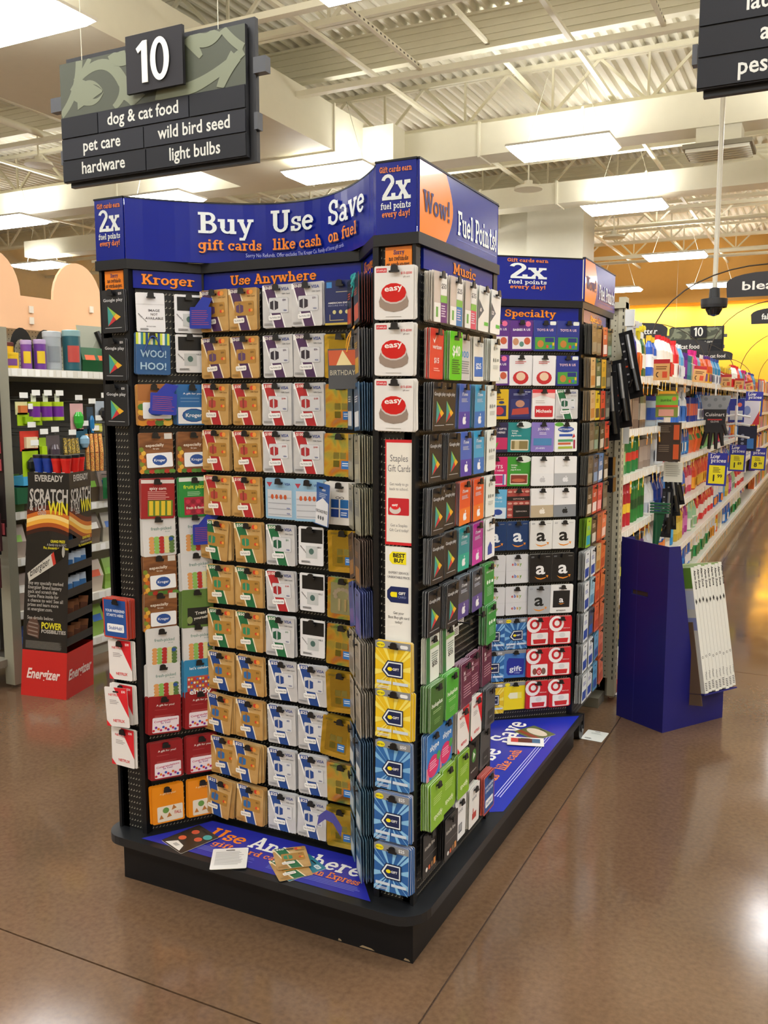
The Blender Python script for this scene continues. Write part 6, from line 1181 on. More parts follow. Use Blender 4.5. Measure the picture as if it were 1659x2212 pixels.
MB().box(-.886, -.874, 8.34, 8.345, 1.62, 1.72, C('#e0e2e0', .2)).build('clip', gt)
# squeegees
for k, z in enumerate((1.42, 1.33, 1.20)):
    t = thing('squeegee', 'white window squeegee, %s on the hanging strip' % ('top one', 'middle one', 'lowest one')[k], 'squeegee', (-.86, 10.2, z), 0, 'hanging squeegees')
    m = MB(); m.tube((-.86, 10.2, z), (-.86, 10.2, z + .11), .014, C('#e4e6e6', .3), 8); m.build('handle', t)
    m = MB(); m.path([(-1.0, 10.2, z - .012), (-.93, 10.2, z), (-.86, 10.2, z + .012), (-.79, 10.2, z), (-.72, 10.2, z - .012)], .012, C('#d4d6d6', .3), 6); m.build('blade_holder', t)
m = MB(); m.box(-.865, -.855, 10.22, 10.225, 1.15, 1.72, C('#d8dad8', .2)); tag(m.build('clip_strip'), 'clear strip the white squeegees hang from', 'strip')
def bluep(m, w, h): m.box(0, w, 0, h, -.01, 0, C('#2a3a98', .35)); m.poly(ell(w * .7, h * .75, w * .14, h * .09), .001, C('#e8705a')); m.poly([(w * .1, h * .1), (w * .9, h * .1), (w * .9, h * .5), (w * .1, h * .5)], .001, C('#c8d0d8'))
pack('brush_pack', 'blue pack hanging behind the squeegees', 'pack', -.87, 10.3, 1.60, .16, .25, bluep)
pack('sponge_pack', 'white and violet pack hanging right of the squeegees', 'pack', -.82, 11.6, 1.58, .2, .28, lambda m, w, h: (m.box(0, w, 0, h, -.01, 0, C('#d8d4e0', .3)), m.poly([(w * .6, 0), (w, 0), (w, h * .6)], .001, C('#c8303a')), m.poly(ell(w * .3, h * .6, w * .2, h * .2), .001, C('#7a88b8'))))
def darkp(m, w, h): m.box(0, w, 0, h, -.004, 0, C('#1c2038', .35)); [m.poly(ell(w * .25, h * (.3 + .16 * k), w * .09, h * .05), .001, C('#8a90a8')) for k in range(3)]; m.box(w * .5, w * .85, h * .1, h * .5, 0, .004, C('#3a78c0'))
pack('mop_pack', 'dark navy pack with blue bottle picture at right', 'pack', -.80, 11.0, 1.30, .2, .29, darkp)
# dustpan stack (green) and stacked pads hanging in the nearest bay
dp = thing('dustpan_stack', 'dark green plastic scoops nested in a hanging stack', 'scoops', (-.90, 5.75, .8))
for k in range(4):
    m = MB(); m.box(-.96, -.84, 5.70 - .0 * k, 5.73, .925 - .018 * k, .935 - .018 * k, C('#1c5a3c', .35)); m.build('scoop', dp)
m = MB(); m.add([(-.93, 5.71, .87), (-.87, 5.71, .87), (-.915, 5.74, .62), (-.935, 5.74, .62)], [(0, 1, 2, 3)], C('#1a5236', .35)); m.tube((-.925, 5.72, .87), (-.93, 5.73, .60), .014, C('#1a5236', .35), 6); m.build('handle', dp)

# =====================================================================
# LEFT AISLE (pet care)
# =====================================================================
XL1 = -3.97
for i in range(3):
    t = bay(XL1, XL1 - .42, 3.40 + 1.22 * i, 4.62 + 1.22 * i, [1.735, .95, .69, .39, .11], '%s beige shelving bay of the pet aisle at left' % BN[i], top=1.98, tagn=0)
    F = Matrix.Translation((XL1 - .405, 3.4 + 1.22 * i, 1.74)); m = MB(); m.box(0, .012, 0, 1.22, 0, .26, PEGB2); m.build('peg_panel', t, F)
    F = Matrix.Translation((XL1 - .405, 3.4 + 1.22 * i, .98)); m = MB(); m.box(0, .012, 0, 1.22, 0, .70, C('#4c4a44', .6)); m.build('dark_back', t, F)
# peach header with arches
PEACH = C('#f0bd92', .65, grain=.03)
hd = thing('shelf_header', 'peach header board with rounded arches above the pet shelves', 'header', (-4.3, 4.5, 1.98))
prof = [(3.2, 1.985)]
pts = [(3.2, 2.17)]
for cY in (3.64, 4.30, 4.96, 5.62, 6.28):
    pts += [(cY - .205 * cos(a), 2.18 + .245 * sin(a)) for a in [pi * i / 14 for i in range(15)]]
pts += [(6.7, 2.17), (6.7, 1.985)]
P = prof + pts
m = MB(Matrix(((0, 0, 1, -4.28), (1, 0, 0, 0), (0, 1, 0, 0), (0, 0, 0, 1)))); m.slab2(P, -.02, .0, PEACH); m.build('board', hd)
for (Y, z) in ((3.90, 2.02), (3.90, 2.085), (4.39, 2.13)):
    MB().box(-4.279, -4.27, Y, Y + .03, z, z + .04, C('#e8dccb', .3)).build('bracket', hd)
# post and clip strips at the left edge
m = MB(); m.box(-3.97, -3.90, 3.34, 3.40, 0.02, 1.95, C('#8c8978', .5, grain=.05)); tag(m.build('end_upright'), 'grey beige upright at the near end of the pet aisle', 'upright')
m = MB(); m.box(-4.7, -4.02, 3.36, 3.38, .2, 1.8, C('#26241f', .6)); m.box(-4.7, -3.95, 3.0, 3.36, .12, .16, C('#7a7668')); tag(m.build('end_cap_back'), 'dark end cap board at the left picture edge', 'board')
for k, (y, z) in enumerate(((3.30, 1.56), (3.30, 1.46), (3.30, 1.36), (3.30, 1.27), (3.30, .93))):
    t = thing('battery_pack', 'red battery pack hanging on the left edge strip, %s from the top' % CO[k], 'pack', (-3.90, y, z), 0, 'battery packs on the strip')
    m = MB(); m.box(-3.93, -3.862, y, y + .002, z - .08, z + .01, C('#2a1c1a', .3)); m.build('backing_card', t)
    for q in range(4): MB().tube((-3.922 + .016 * q, y - .006, z - .07), (-3.922 + .016 * q, y - .006, z - .01), .0075, C('#a8484c', .3), 8).build('battery', t)
m = MB(); m.box(-3.94, -3.86, 3.303, 3.306, .9, 1.68, C('#26201e', .4)); m.text('DURACELL', -3.9, 0, .001, '#ffffff') if False else None; tag(m.build('clip_strip'), 'dark clip strip with battery packs at the left edge', 'strip')
for k, (x, z, w, h, c1) in enumerate(((-3.99, 1.1, .12, .14, '#2a2426'), (-3.95, .98, .1, .2, '#3a2022'), (-3.99, .88, .13, .12, '#1c1a1c'), (-3.97, .74, .1, .16, '#4a2426'))):
    m = MB(); m.box(x, x + w, 3.25, 3.262, z - h, z, C(c1, .35)); m.box(x + w * .2, x + w * .8, 3.247, 3.25, z - h * .6, z - h * .3, C('#a8383c', .3)); tag(m.build('blister_pack'), 'dark blister pack at the left edge, %s from top' % CO[k], 'pack', 'packs at the left edge')
# top shelf items
XT = XL1 - .07
def it(kind, cols, y, lab, s, z=1.735, dx=0, cat=None, sz=None): return place(kind, cols, XT + dx, y, z, lab, cat or CN[kind], 'top shelf of the pet aisle', s, 0, sz)
it('tub', ('#d8b01f', '#3a6a4a', '#5a2a24'), 3.45, 'yellow fish food tub at the left end of the top shelf', .55, sz=.95); it('tub', ('#e0b820', '#7a4a8c', '#e0b820'), 3.52, 'small yellow tub in front of the pet shelf', .62, dx=.03, sz=.6)
it('tub', ('#d8a81f', '#3a5a4a', '#5a2a24'), 3.56, 'yellow and green fish food tub with brown lid', .62, dx=-.05, sz=1.0)
it('tub', ('#7a4a9a', '#e0c030', '#b8a0c8'), 3.65, 'purple fish food tub, left one', .5, sz=1.1); it('tub', ('#6a3a90', '#e0c030', '#b8a0c8'), 3.73, 'purple fish food tub, right one', .55, dx=.02, sz=1.15)
it('tub', ('#a8b0b4', '#8c9498', '#b8c0c4'), 3.84, 'grey see-through tub beside the teal pond food tub', .85, sz=1.5); it('tub', ('#2f6470', '#c8504a', '#8ab0b4'), 3.97, 'large teal pond food tub with red fish', .85, dx=.02, sz=1.6)
it('tub', ('#4a7a80', '#5a8a90', '#9ac0c0'), 3.60, 'teal tub behind the yellow ones', .7, dx=-.16, sz=1.45)
for k, (y, z0) in enumerate(((4.09, 0), (4.18, .01), (4.27, 0))):
    place('refill_bag', ('#1f5a34', '#d8602c', '#e8e8e4'), XT + .02, y, 1.735, 'crumpled green pet food bag, %s on the top shelf' % ('left', 'middle', 'right')[k], 'bag', 'top shelf of the pet aisle', .85, .3 * k - .2, .75)
for k, y in enumerate((3.80, 3.98, 4.15)):
    t = thing('pet_dish_rack', 'black oval-holed plastic scoop standing at the shelf back, %s' % ('left one', 'middle one', 'right one')[k], 'scoop', (XT - .2, y, 1.735), 0, 'black plastic scoops')
    m = MB(Matrix(((0, 0, 1, XT - .2), (1, 0, 0, y), (0, 1, 0, 1.86), (0, 0, 0, 1))))
    a = ell(0, 0, .085, .13, 12, 0, pi); b = ell(0, -.02, .055, .085, 12, 0, pi)
    for q in range(11): m.add([(a[q][0], a[q][1], 0), (a[q + 1][0], a[q + 1][1], 0), (b[q + 1][0], b[q + 1][1], 0), (b[q][0], b[q][1], 0)], [(0, 1, 2, 3)], C('#1d1a18', .3))
    m.box(-.085, -.055, -.125, 0, -.004, .004, C('#1d1a18', .3)); m.box(.055, .085, -.125, 0, -.004, .004, C('#1d1a18', .3)); m.build('frame', t)
t = thing('dog_toothbrush_card', 'tall grey and lime pack with a black handled tool on top shelf', 'pack', (XT, 4.26, 1.735))
m = MB(); m.add([(XT - .1, 4.16, 1.74), (XT + .03, 4.34, 1.74), (XT, 4.25, 2.02), (XT - .13, 4.16, 2.03)], [(0, 1, 2, 3)], C('#a8ac9c', .4)); m.add([(XT - .099, 4.16, 1.80), (XT + .0, 4.3, 1.80), (XT - .12, 4.17, 2.03), (XT - .13, 4.16, 2.03)], [(0, 1, 2, 3)], C('#b8c43a', .4)); m.build('backing_card', t)
m = MB(); m.tube((XT + .03, 4.27, 1.80), (XT - .02, 4.22, 1.99), .018, C('#141414', .2), 8); m.tube((XT + .05, 4.31, 1.76), (XT - .02, 4.25, 1.99), .012, C('#1c1c1e', .2), 8); m.build('handle', t)
# pegged goods below
def peg_item(y, z, w, h, c1, c2, lab, cat, shape='card', dx=0.03, name='hanging_pack'):
    t = thing(name, lab, cat, (XL1 + dx, y, z - h), 0, 'pegged goods of the pet aisle')
    X = XL1 + dx
    m = MB()
    if shape == 'card':
        m.box(X - .004, X, y, y + w, z - h, z, C(c1, .35)); m.build('backing_card', t)
        m = MB(); m.box(X, X + .02, y + w * .2, y + w * .8, z - h * .85, z - h * .3, C(c2, .3)); m.build('product', t)
    elif shape == 'tube':
        m.lathe([(w / 2, z - h), (w / 2, z - h + .02, c1 if False else C(c2, .3)), (w / 2, z - .04, C(c1, .3)), (w / 2, z - .015)], C(c1, .3), 12, (X, y + w / 2)); m.build('canister', t)
        m = MB(); m.box(X - .002, X, y + w * .25, y + w * .75, z - .015, z + .03, C('#c8c8bc', .4)); m.build('hang_tab', t)
    elif shape == 'blister':
        m.box(X - .003, X, y, y + w, z - h, z, C(c1, .4)); m.build('backing_card', t)
        m = MB(); m.lathe([(w * .2, z - h * .9), (w * .36, z - h * .7), (w * .36, z - h * .45), (w * .18, z - h * .3)], C(c2, .12), 10, (X + .015, y + w / 2), .5); m.build('product', t)
    elif shape == 'rope':
        for k in range(4): m.path([(X + .01 * k, y + w * .2 * k + .01, z), (X + .012 + .01 * k, y + w * .22 * k, z - h * .5), (X + .01 * k, y + w * .2 * k + .015, z - h)], .012, ramp_mat('rope_' + c1 + c2, 220, [(.48, c1), (.52, c2)], .6), 7)
        m.build('rope_coil', t)
    MB().tube((XL1 - .38, y + w / 2, z + .012), (X + .02, y + w / 2, z + .012), .0025, C('#8a8a86', .3, .7), 5).build('peg', t)
    g = MB(); g.box(X + .02, X + .022, y + w / 2 - .028, y + w / 2 + .028, z + .02, z + .05, C('#e8e8e2', .4)); g.build('price_tag', t)
peg_item(3.47, 1.56, .08, .07, '#d8d8a0', '#c8703a', 'small cream pack, upper left of the pegs', 'pack')
for k in range(3): peg_item(3.56 + .085 * k, 1.575, .07, .12, '#a8c020', '#6a2a8c', 'purple and lime canister, %s of three' % ('left', 'middle', 'right')[k], 'canister', 'tube', name='treat_canister')
peg_item(3.86, 1.55, .10, .16, '#d8a8a8', '#3aa83a', 'pink card with a green bone shape', 'pack', 'blister')
peg_item(3.99, 1.53, .05, .17, '#3a4a58', '#2a78b0', 'blue handled grooming tool', 'tool', 'blister')
peg_item(4.06, 1.565, .12, .13, '#b0bcc8', '#2a2a2c', 'pale blue nail clipper card', 'pack', 'blister')
for k in range(3): peg_item(4.20 + .045 * k, 1.53, .035, .22, '#2a3a6a', '#9a5a9c', 'long violet stick pack, %s' % ('left', 'middle', 'right')[k], 'pack')
peg_item(3.48, 1.50, .17, .07, '#a4c81e', '#8ab01a', 'lime green leash pack', 'leash'); peg_item(3.49, 1.40, .13, .11, '#c83a2c', '#e0d0a8', 'red and lime pet grooming card', 'pack')
peg_item(3.50, 1.30, .14, .15, '#a8cc1e', '#1c2220', 'bright lime card with black handle', 'pack', 'blister'); peg_item(3.61, 1.36, .06, .16, '#98b82a', '#a8cc1e', 'lime card edge beside the black handle', 'pack')
peg_item(3.67, 1.37, .10, .17, '#5a5052', '#4a4048', 'smoky oval blister pack', 'pack', 'blister'); peg_item(3.80, 1.35, .10, .17, '#3a3a3a', '#c8a83a', 'black and yellow rope toy', 'rope', 'rope')
peg_item(3.90, 1.40, .10, .12, '#2a5a70', '#8ab0c8', 'blue card with white label', 'pack', 'blister'); peg_item(3.97, 1.37, .13, .22, '#c8603a', '#e8c060', 'orange leopard braided rope toy', 'rope', 'rope')
peg_item(4.02, 1.43, .09, .05, '#b8b84a', '#d8d870', 'yellow header card above the rope toy', 'card'); peg_item(4.13, 1.42, .10, .19, '#6a6a50', '#8a8a88', 'grey clam pack with yellow top', 'pack', 'blister')
for k in range(3): peg_item(4.25 + .05 * k, 1.33, .04, .2, '#c82a30' if k != 1 else '#2a4a9c', '#c8c8c8', 'pet brush with %s handle' % ('red', 'blue', 'bright red')[k], 'brush', 'blister')
for k in range(2): peg_item(4.14, 1.20 - .05 * k, .14, .04, '#d8d8d4', '#e8e8e4', 'white scoop tray, %s' % ('upper', 'lower')[k], 'scoop')
peg_item(4.16, 1.13, .18, .05, '#1f3a8c', '#e0902c', 'blue and orange flat pack', 'pack'); peg_item(4.1, 1.10, .2, .13, '#1f6a3a', '#8a7a5a', 'green and brown chew bag', 'bag', 'blister')
# bags on the lower shelves
BG = ['#b8a89c', '#8a7a5c', '#5a7a3a', '#a8a090', '#c8b8a8', '#6a5a48', '#2a4a9c', '#8ab04a', '#b8b4ac']
for si, z in enumerate((.95, .69, .39, .11)):
    for k in range(7):
        y = 3.50 + .145 * k; a, b = random.choice(BG), random.choice(('#e8e4dc', '#3a6ab8', '#c8502c', '#8ac04a'))
        place('refill_bag', (a, b), XL1 - .08, y, z, 'crinkled pet treat bag, %s on the %s lower shelf' % (NUM[k], NUM[si]), 'bag', 'bags on the lower pet shelves', random.uniform(.9, 1.1), random.uniform(-.3, .3))
m = MB(); m.box(XL1 - .1, XL1 + .02, 3.46, 3.6, 1.0, 1.09, C('#1f5a3a', .4)); m.box(XL1 - .08, XL1 + .03, 3.5, 3.62, 1.10, 1.15, C('#4aa8d8', .4)); tag(m.build('folded_bag'), 'green and blue pet bags lying on the upper lower shelf', 'bag')

# =====================================================================
# FREE STANDING CARTON DISPLAYS
# =====================================================================
def quad_disp(b, t, z0, z1, m, mat, sides=(0, 1, 2, 3), cap=False):
    V = [(x, y, z0) for x, y in b] + [(x, y, z1) for x, y in t]
    m.add(V, [(i, (i + 1) % 4, 4 + (i + 1) % 4, 4 + i) for i in sides] + ([(4, 5, 6, 7)] if cap else []), mat)
def lerp2(a, b, s): return tuple(p + (q - p) * s for p, q in zip(a, b))
EB = [(-3.795, 3.284), (-3.509, 3.326), (-3.58, 3.595), (-3.866, 3.553)]
ET = [(-3.665, 3.290), (-3.420, 3.330), (-3.505, 3.560), (-3.750, 3.520)]
at = lambda z: [lerp2(a, b, z / 1.2) for a, b in zip(EB, ET)]
bd = thing('battery_display', 'tall black cardboard battery stand with red base', 'display stand', (-3.69, 3.44, 0))
m = MB(); quad_disp(at(0), at(.255), 0, .255, m, C('#c8241f', .45)); m.build('base', bd)
m = MB(); B1 = at(.26); B2 = at(1.13); quad_disp(B1, B2, .255, 1.13, m, C('#1b1917', .4), (0, 2, 3), True); m.build('side_panel', bd)
# shelved face between corner 1 and 2
m = MB()
def fpt(z, s, inset=0.):
    q = at(z); a, b = q[1], q[2]; d, c_ = q[0], q[3]; p = lerp2(a, b, s); r = lerp2(d, c_, s); return lerp2(p, r, inset) + (z,)
m.add([fpt(.26, 0, .45), fpt(.26, 1, .45), fpt(1.13, 1, .45), fpt(1.13, 0, .45)], [(0, 1, 2, 3)], C('#141210', .5))
m.build('back_wall', bd)
zc = [.30, .43, .56, .69, .82]
for i, z in enumerate(zc):
    m = MB(); m.add([fpt(z, 0), fpt(z, 1), fpt(z, 1, .45), fpt(z, 0, .45)], [(0, 1, 2, 3)], C('#1f1c19', .5)); m.add([fpt(z - .01, 0), fpt(z - .01, 1), fpt(z + .035, 1), fpt(z + .035, 0)], [(0, 1, 2, 3)], C('#221f1c', .45)); m.build('shelf', bd)
m = MB(); m.add([fpt(.92, 0), fpt(.92, 1), fpt(1.13, 1), fpt(1.13, 0)], [(0, 1, 2, 3)], C('#1b1917', .4)); m.build('front_panel', bd)
for s in (0, .5, 1):
    m = MB(); m.add([fpt(.26, s), fpt(.26, s, .4), fpt(.93, s, .4), fpt(.93, s)], [(0, 1, 2, 3)], C('#1f1c19', .45)); m.build('divider', bd) if s != .5 else None
for i, z in enumerate(zc[:5]):
    for k, s in enumerate((.22, .5, .78)):
        if (i, k) in ((4, 1),): continue
        a = fpt(z + .002, s, .12); t = thing('battery_pack', 'battery pack, %s tier from the bottom of the stand, %s' % (CO[i], ('left', 'middle', 'right')[k]), 'pack', a, 1.2, 'battery packs in the stand')
        F = Matrix.Translation(a) @ Matrix.Rotation(1.25 + random.uniform(-.3, .3), 4, 'Z') @ Matrix.Rotation(random.uniform(-.15, .15), 4, 'Y')
        c1 = '#4a7ab0' if i > 1 else '#6a4434'
        m = MB(F); m.box(-.028, .028, 0, .003, 0, .085, C('#c8d4e0' if i > 1 else '#8a5a3c', .25)); m.build('backing_card', t)
        m = MB(F); m.box(-.02, .02, -.012, 0, .008, .05, C(c1, .25)); m.build('cells', t)
# printed faces (flat print)
def face_frame(z0, a, b, z1=None):
    """local x from corner a to b (0..1 scaled to metres), y up; follows the leaning face"""
    q0, q1 = at(z0), at(z1)
    A = Vector(q0[a] + (z0,)); Bv = Vector(q0[b] + (z0,)); A1 = Vector(q1[a] + (z1,)); B1_ = Vector(q1[b] + (z1,))
    n = (Bv - A).cross(A1 - A).normalized(); L = (Bv - A).length; H = z1 - z0
    return (lambda x, y, z: tuple(A.lerp(Bv, x).lerp(A1.lerp(B1_, x), y) + n * z))
def fit_text(m, t, x0, x1, y, hh, mat, z, bold=.03, slant=0):
    v, f, a, b = text_mesh(t, bold); k = (x1 - x0) / (b - a)
    m.add([(x0 + (p - a) * k + slant * q * hh, y + q * hh, z) for p, q in v], f, mat)
GRY = C('#b9b4ac', .4); YE = C('#dcd02a', .4)
for a, b, wide in ((0, 1, 1), (1, 2, 0)):
    m = MB(face_frame(.26, a, b, 1.13)); z = .0015
    fit_text(m, 'SCRATCH', .05, .97, .905, .11, GRY, z); fit_text(m, '& YOU', .06, .45, .855, .07, GRY, z); fit_text(m, 'COULD', .26, .46, .83, .03, GRY, z); fit_text(m, 'WIN', .5, .97, .835, .11, YE, z)
    for k in range(6):
        y0 = .70 + .025 * k; c_ = ('#3a160c', '#a8501c', '#e8a83c', '#f0d080', '#c86a20', '#5a200e')[k]
        N = 10
        for i in range(N):
            f = lambda u: y0 + .045 * sin(u * 2.6 + (0 if wide else 2.4)) - .02 * u
            m.add([(i / N, f(i / N), z - .001 + k * 1e-4), ((i + 1) / N, f((i + 1) / N), z - .001 + k * 1e-4), ((i + 1) / N, f((i + 1) / N) + .03, z - .001 + k * 1e-4), (i / N, f(i / N) + .03, z - .001 + k * 1e-4)], [(0, 1, 2, 3)], C(c_, .4))
    fit_text(m, 'GRAND PRIZE', .58, .92, .665, .022, YE, z); fit_text(m, 'A family trip to NYC', .5, .95, .645, .02, GRY, z, .01); fit_text(m, 'Plus, thousands more prizes', .42, 1.0, .625, .022, YE, z, .02)
    if wide:
        # battery picture
        def bat(x, y): return x, y
        m.add([(.06, .47, z), (.10, .42, z), (.68, .53, z), (.62, .60, z)], [(0, 1, 2, 3)], C('#c8c4b8', .3)); m.add([(.60, .59, z + .0002), (.66, .525, z + .0002), (.72, .54, z + .0002), (.66, .61, z + .0002)], [(0, 1, 2, 3)], C('#c8382c', .3)); m.add([(.66, .61, z + .0002), (.72, .54, z + .0002), (.93, .585, z + .0002), (.84, .645, z + .0002)], [(0, 1, 2, 3)], C('#0c0b0a', .2)); m.add([(x, y, z + .0004) for x, y in ell(.885, .613, .035, .035, 12)], [tuple(range(12))], C('#a8a49c', .3))
        v, f, x0_, x1_ = text_mesh('Energizer'); k = .44 / (x1_ - x0_); m.add([(.13 + (p - x0_) * k, .45 + q * .07 + (p - x0_) * k * .19, z + .0006) for p, q in v], f, C('#1a1a1a'))
        for i, s in enumerate(('Buy any specially marked', 'Energizer Brand battery', 'pack and scratch the', 'Game Piece inside for', 'a chance to win! See all', 'prizes and learn more', 'at energizer.com.', '', 'See details below.')):
            if s: fit_text(m, s, .09, .09 + len(s) * .0335, .405 - .027 * i, .03, GRY, z, .01)
        fit_text(m, 'POWER', .42, .88, .10 + .035, .055, YE, z); fit_text(m, 'POSSIBILITIES', .42, .97, .108, .03, GRY, z)
        m.add([(.1, .09, z), (.36, .07, z), (.38, .15, z), (.3, .2, z), (.16, .2, z), (.08, .14, z)], [(0, 1, 2, 3, 4, 5)], C('#5a4034', .4))
        for k in range(4): m.add([(.12, .09 + .025 * k, z + .0003), (.34, .08 + .025 * k, z + .0003), (.34, .088 + .025 * k, z + .0003), (.12, .098 + .025 * k, z + .0003)], [(0, 1, 2, 3)], C('#8a7a70', .4))
        m.lines(.07, .85, .055, 9, -.0, .0008, C('#6a6660'), z) if False else None
        for i in range(11): m.add([(.07, .052 - .0045 * i, z), (.88 - .1 * random.random(), .052 - .0045 * i, z), (.88, .0535 - .0045 * i, z), (.07, .0535 - .0045 * i, z)], [(0, 1, 2, 3)], C('#8a867e', .5))
    m.build('printed_face', bd)
    m = MB(face_frame(0, a, b, .255)); v, f, x0_, x1_ = text_mesh('Energizer', .03); k = (.72 if wide else .84) / (x1_ - x0_)
    for d in (0,): m.add([((.12 if wide else .06) + (p - x0_ + d) * k + q * .05, .40 + q * .3, z) for p, q in v], f, C('#f0d8d0', .4))
    m.build('printed_face', bd)
m = MB(); quad_disp(at(1.13), [lerp2(p, q, .0) for p, q in zip(at(1.13), at(1.13))], 1.12, 1.20, m, C('#171513', .4), (0, 1, 2, 3)); m.build('header_tray', bd)
for a, b in ((0, 1), (1, 2)):
    q = at(1.13); A = Vector(q[a] + (1.13,)); Bv = Vector(q[b] + (1.13,)); u = (Bv - A); n = u.cross(Vector((0, 0, 1))).normalized()
    m = MB(lambda x, y, z: tuple(A + u * x + Vector((0, 0, y)) + n * z)); fit_text(m, 'EVEREADY', .18, .86, .025, .045, GRY, .0015); m.build('printed_face', bd)
for k in range(6):
    s = (.16, .42, .62, .9, 1.0, 1.0)[k]; q = at(1.18)
    c0 = lerp2(q[0], q[1], (.16, .38, .6, .82, .86, .84)[k]); c1 = lerp2(q[3], q[2], (.16, .38, .6, .82, .86, .84)[k]); c_ = lerp2(c0, c1, (.2, .2, .2, .2, .5, .8)[k])
    col_ = '#1f3f9c' if k < 2 else '#d82a24'
    t = thing('torch', '%s plastic torch standing in the battery stand top, %s' % ('blue' if k < 2 else 'red', ('left', 'right', 'left', 'second', 'third', 'rear')[k]), 'torch', (c_[0], c_[1], 1.16), 0, 'torches on the battery stand')
    m = MB(); m.lathe([(.019, 1.15), (.021, 1.21), (.024, 1.24), (.028, 1.262), (.028, 1.272)], C(col_, .25), 12, c_); m.build('body', t)
    m = MB(); m.lathe([(.030, 1.272), (.030, 1.286), (.027, 1.288)], C('#1a1a1c', .3), 12, c_); m.build('head_ring', t)
    m = MB(); m.box(c_[0] - .012, c_[0] + .012, c_[1] - .0235, c_[1] - .0225, 1.17, 1.20, C('#d8d8d4', .4)); m.build('label', t)
# navy cardboard stand
NV = C('#17186a', .45, grain=.06); A_, B_, C_ = Vector((-.865, 4.379, 0)), Vector((-.618, 4.226, 0)), Vector((-.385, 4.58, 0)); D_ = A_ + C_ - B_
nd = thing('cardboard_stand', 'plain navy blue cardboard floor stand with a handle hole', 'display stand', tuple((A_ + C_) / 2))
def pf(O, E):
    u = (E - O).normalized(); n = u.cross(Vector((0, 0, 1)))
    return Matrix(((u.x, 0, n.x, O.x), (u.y, 0, n.y, O.y), (u.z, 1, n.z, 0), (0, 0, 0, 1))), (E - O).length
F, L = pf(A_, B_)
m = MB(F); hx, hz = L * .42, .645; hw, hh_ = .052, .012
# panel with a slotted handle hole, built as strips round the hole
m.slab2([(0, 0), (L, 0), (L, hz - hh_), (0, hz - hh_)], -.004, 0, NV); m.slab2([(0, hz + hh_), (L, hz + hh_), (L, .892), (L * .5, .897), (0, .905)], -.004, 0, NV)
m.slab2([(0, hz - hh_), (hx - hw, hz - hh_), (hx - hw, hz + hh_), (0, hz + hh_)], -.004, 0, NV); m.slab2([(hx + hw, hz - hh_), (L, hz - hh_), (L, hz + hh_), (hx + hw, hz + hh_)], -.004, 0, NV); m.build('back_panel', nd)
m = MB(F); m.slab2([(hx - hw, hz - hh_), (hx + hw, hz - hh_), (hx + hw, hz + hh_), (hx - hw, hz + hh_)], -.02, -.012, C('#4a4038', .7)); m.build('hole_backing', nd)
m = MB(F); m.box(L * .36, L * .365, 0, .895, .0002, .0006, C('#3a3a8c', .5)); m.build('fold_line', nd)
F, L2 = pf(B_, C_)
m = MB(F); m.slab2([(0, 0), (L2, 0), (L2, .235), (.30, .185), (.21, .20), (.075, .89), (0, .892)], -.004, 0, NV); m.build('side_panel', nd)
F, L3 = pf(C_, D_); m = MB(F); m.slab2([(0, 0), (L3, 0), (L3, .6), (0, .23)], -.004, 0, NV); m.build('front_wall', nd)
F, L4 = pf(D_, A_); m = MB(F); m.slab2([(0, 0), (L4, 0), (L4, .9), (L4 - .08, .9), (0, .23)], -.004, 0, NV); m.build('side_panel', nd)
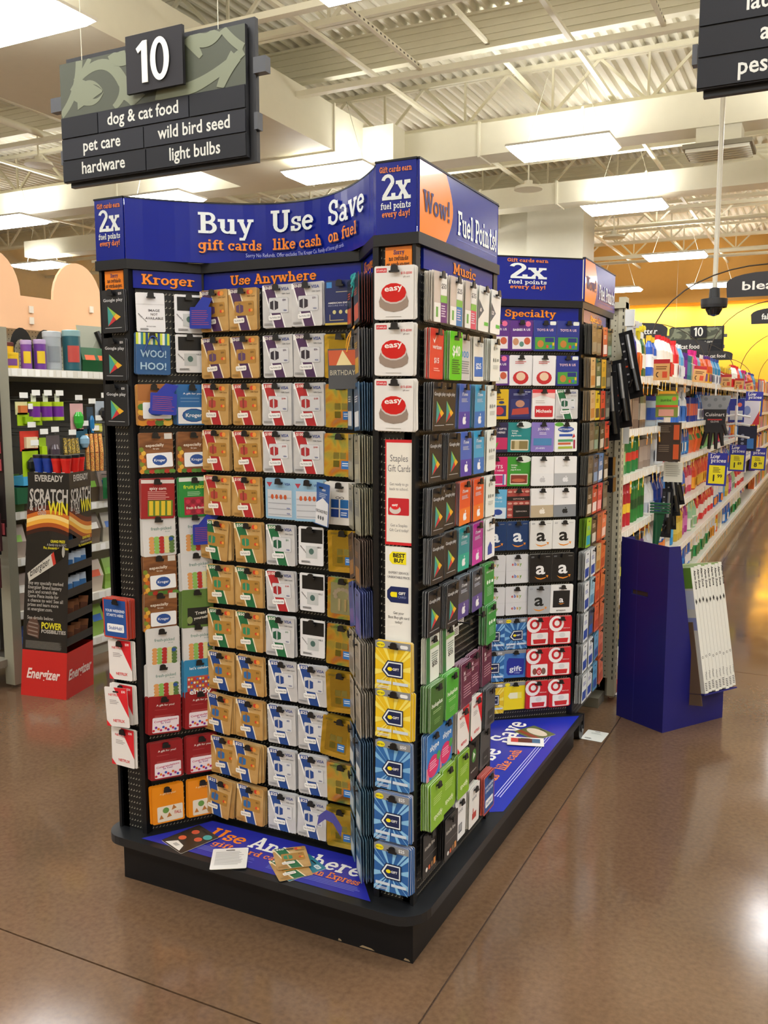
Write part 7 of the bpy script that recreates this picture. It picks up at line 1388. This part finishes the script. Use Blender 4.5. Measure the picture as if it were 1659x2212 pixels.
# flat boxes leaning in the stand
u = (A_ - B_).normalized(); v = (C_ - B_).normalized(); w_ = Vector((v.y, -v.x, 0))
ang = R(11); up = Vector((0, 0, 1)) * cos(ang) + u * sin(ang); ax = u * cos(ang) - Vector((0, 0, 1)) * sin(ang)
O = Vector((-.445, 4.335, .185)); TH = .0245
for k in range(9):
    o0 = O + v * TH * k + up * (.004 * (k % 3))
    F = Matrix(((ax.x, v.x, up.x, o0.x), (ax.y, v.y, up.y, o0.y), (ax.z, v.z, up.z, o0.z), (0, 0, 0, 1)))
    t = thing('alarm_box', 'flat white boxed game leaning in the navy stand, %s from the front' % NUM[k], 'box', tuple(o0), 0, 'white boxes in the navy stand')
    m = MB(F); m.box(0, .22, .0006, TH - .0006, 0, .60, C('#d6d6cf', .35)); m.build('box_body', t)
    m = MB(F); G = C('#5a8a2c', .4); m.box(0.002, .218, .0002, .0005, .50, .6, C('#6f9a3a', .4)); m.box(.002, .218, .0001, .0005, .40, .49, C('#c8d0e4', .4)); m.box(.002, .218, .0001, .0005, .30, .36, C('#8a94c8', .4))
    m.build('front_print', t)
    # spine lettering on the aisle-side narrow face (x = 0 side), reading downwards
    m = MB(F @ Matrix(((0, 0, -1, 0), (1, 0, 0, 0), (0, 1, 0, 0), (0, 0, 0, 1))) if False else F)
    S = MB(); S.tf = lambda x, y, z, F=F: tuple(F @ Vector((-z, x, y)))
    S.text('Alarm Zone', TH * .72, .585, TH * .75, C('#2a2c2e'), .0006, 'l', rot=-pi / 2, bold=.03)
    S.poly([(TH * .5, .42), (TH * .75, .435), (TH * .5, .45), (TH * .25, .435)], .0006, C('#1a1a1c')); S.poly(ell(TH * .5, .17, TH * .22, TH * .26, 10), .0006, C('#3a3a3c')); S.poly(ell(TH * .5, .17, TH * .13, TH * .16, 10), .0008, C('#d6d6cf'))
    S.text('Mattel', TH * .7, .10, TH * .6, C('#4a4a4c'), .0006, 'l', rot=-pi / 2); S.lines(TH * .25, TH * .8, .045, 5, .008, .004, C('#4a4a4c'), .0006, .1)
    S.build('spine_print', t)
    T = MB(); T.tf = lambda x, y, z, F=F: tuple(F @ Vector((x, y, .6 + z)))
    T.text('Alarm Zone', .1, TH * .25, TH * .7, C('#4a6a3a'), .0006, 'c'); T.box(.002, .218, .001, TH - .001, 0, .0004, C('#dfe6c8', .4)); T.build('top_print', t)
tp = MB(); q = O - w_ * 0 ; F = Matrix(((ax.x, v.x, up.x, O.x), (ax.y, v.y, up.y, O.y), (ax.z, v.z, up.z, O.z), (0, 0, 0, 1)))
tp.tf = F; tp.box(.02, .24, -.006, -.003, -.06, .34, C('#6a5440', .6)); tp.box(-.0, .24, -.006, TH * 9 + .006, -.008, -.002, NV); tp.build('inner_tray', nd)
# receipt coloured reflections come from the shelves themselves; stray scraps on the floor
m = MB(); m.box(-.985, -.94, 4.66, 4.72, .17, .22, C('#b8242c', .4)); m.box(-.99, -.93, 4.70, 4.78, .0, .06, C('#b8242c', .4)); m.box(-.96, -.92, 4.66, 4.70, .0, .012, C('#e0e0dc', .4))
tag(m.build('red_carton'), 'small crushed red carton on the floor behind the navy stand', 'box')
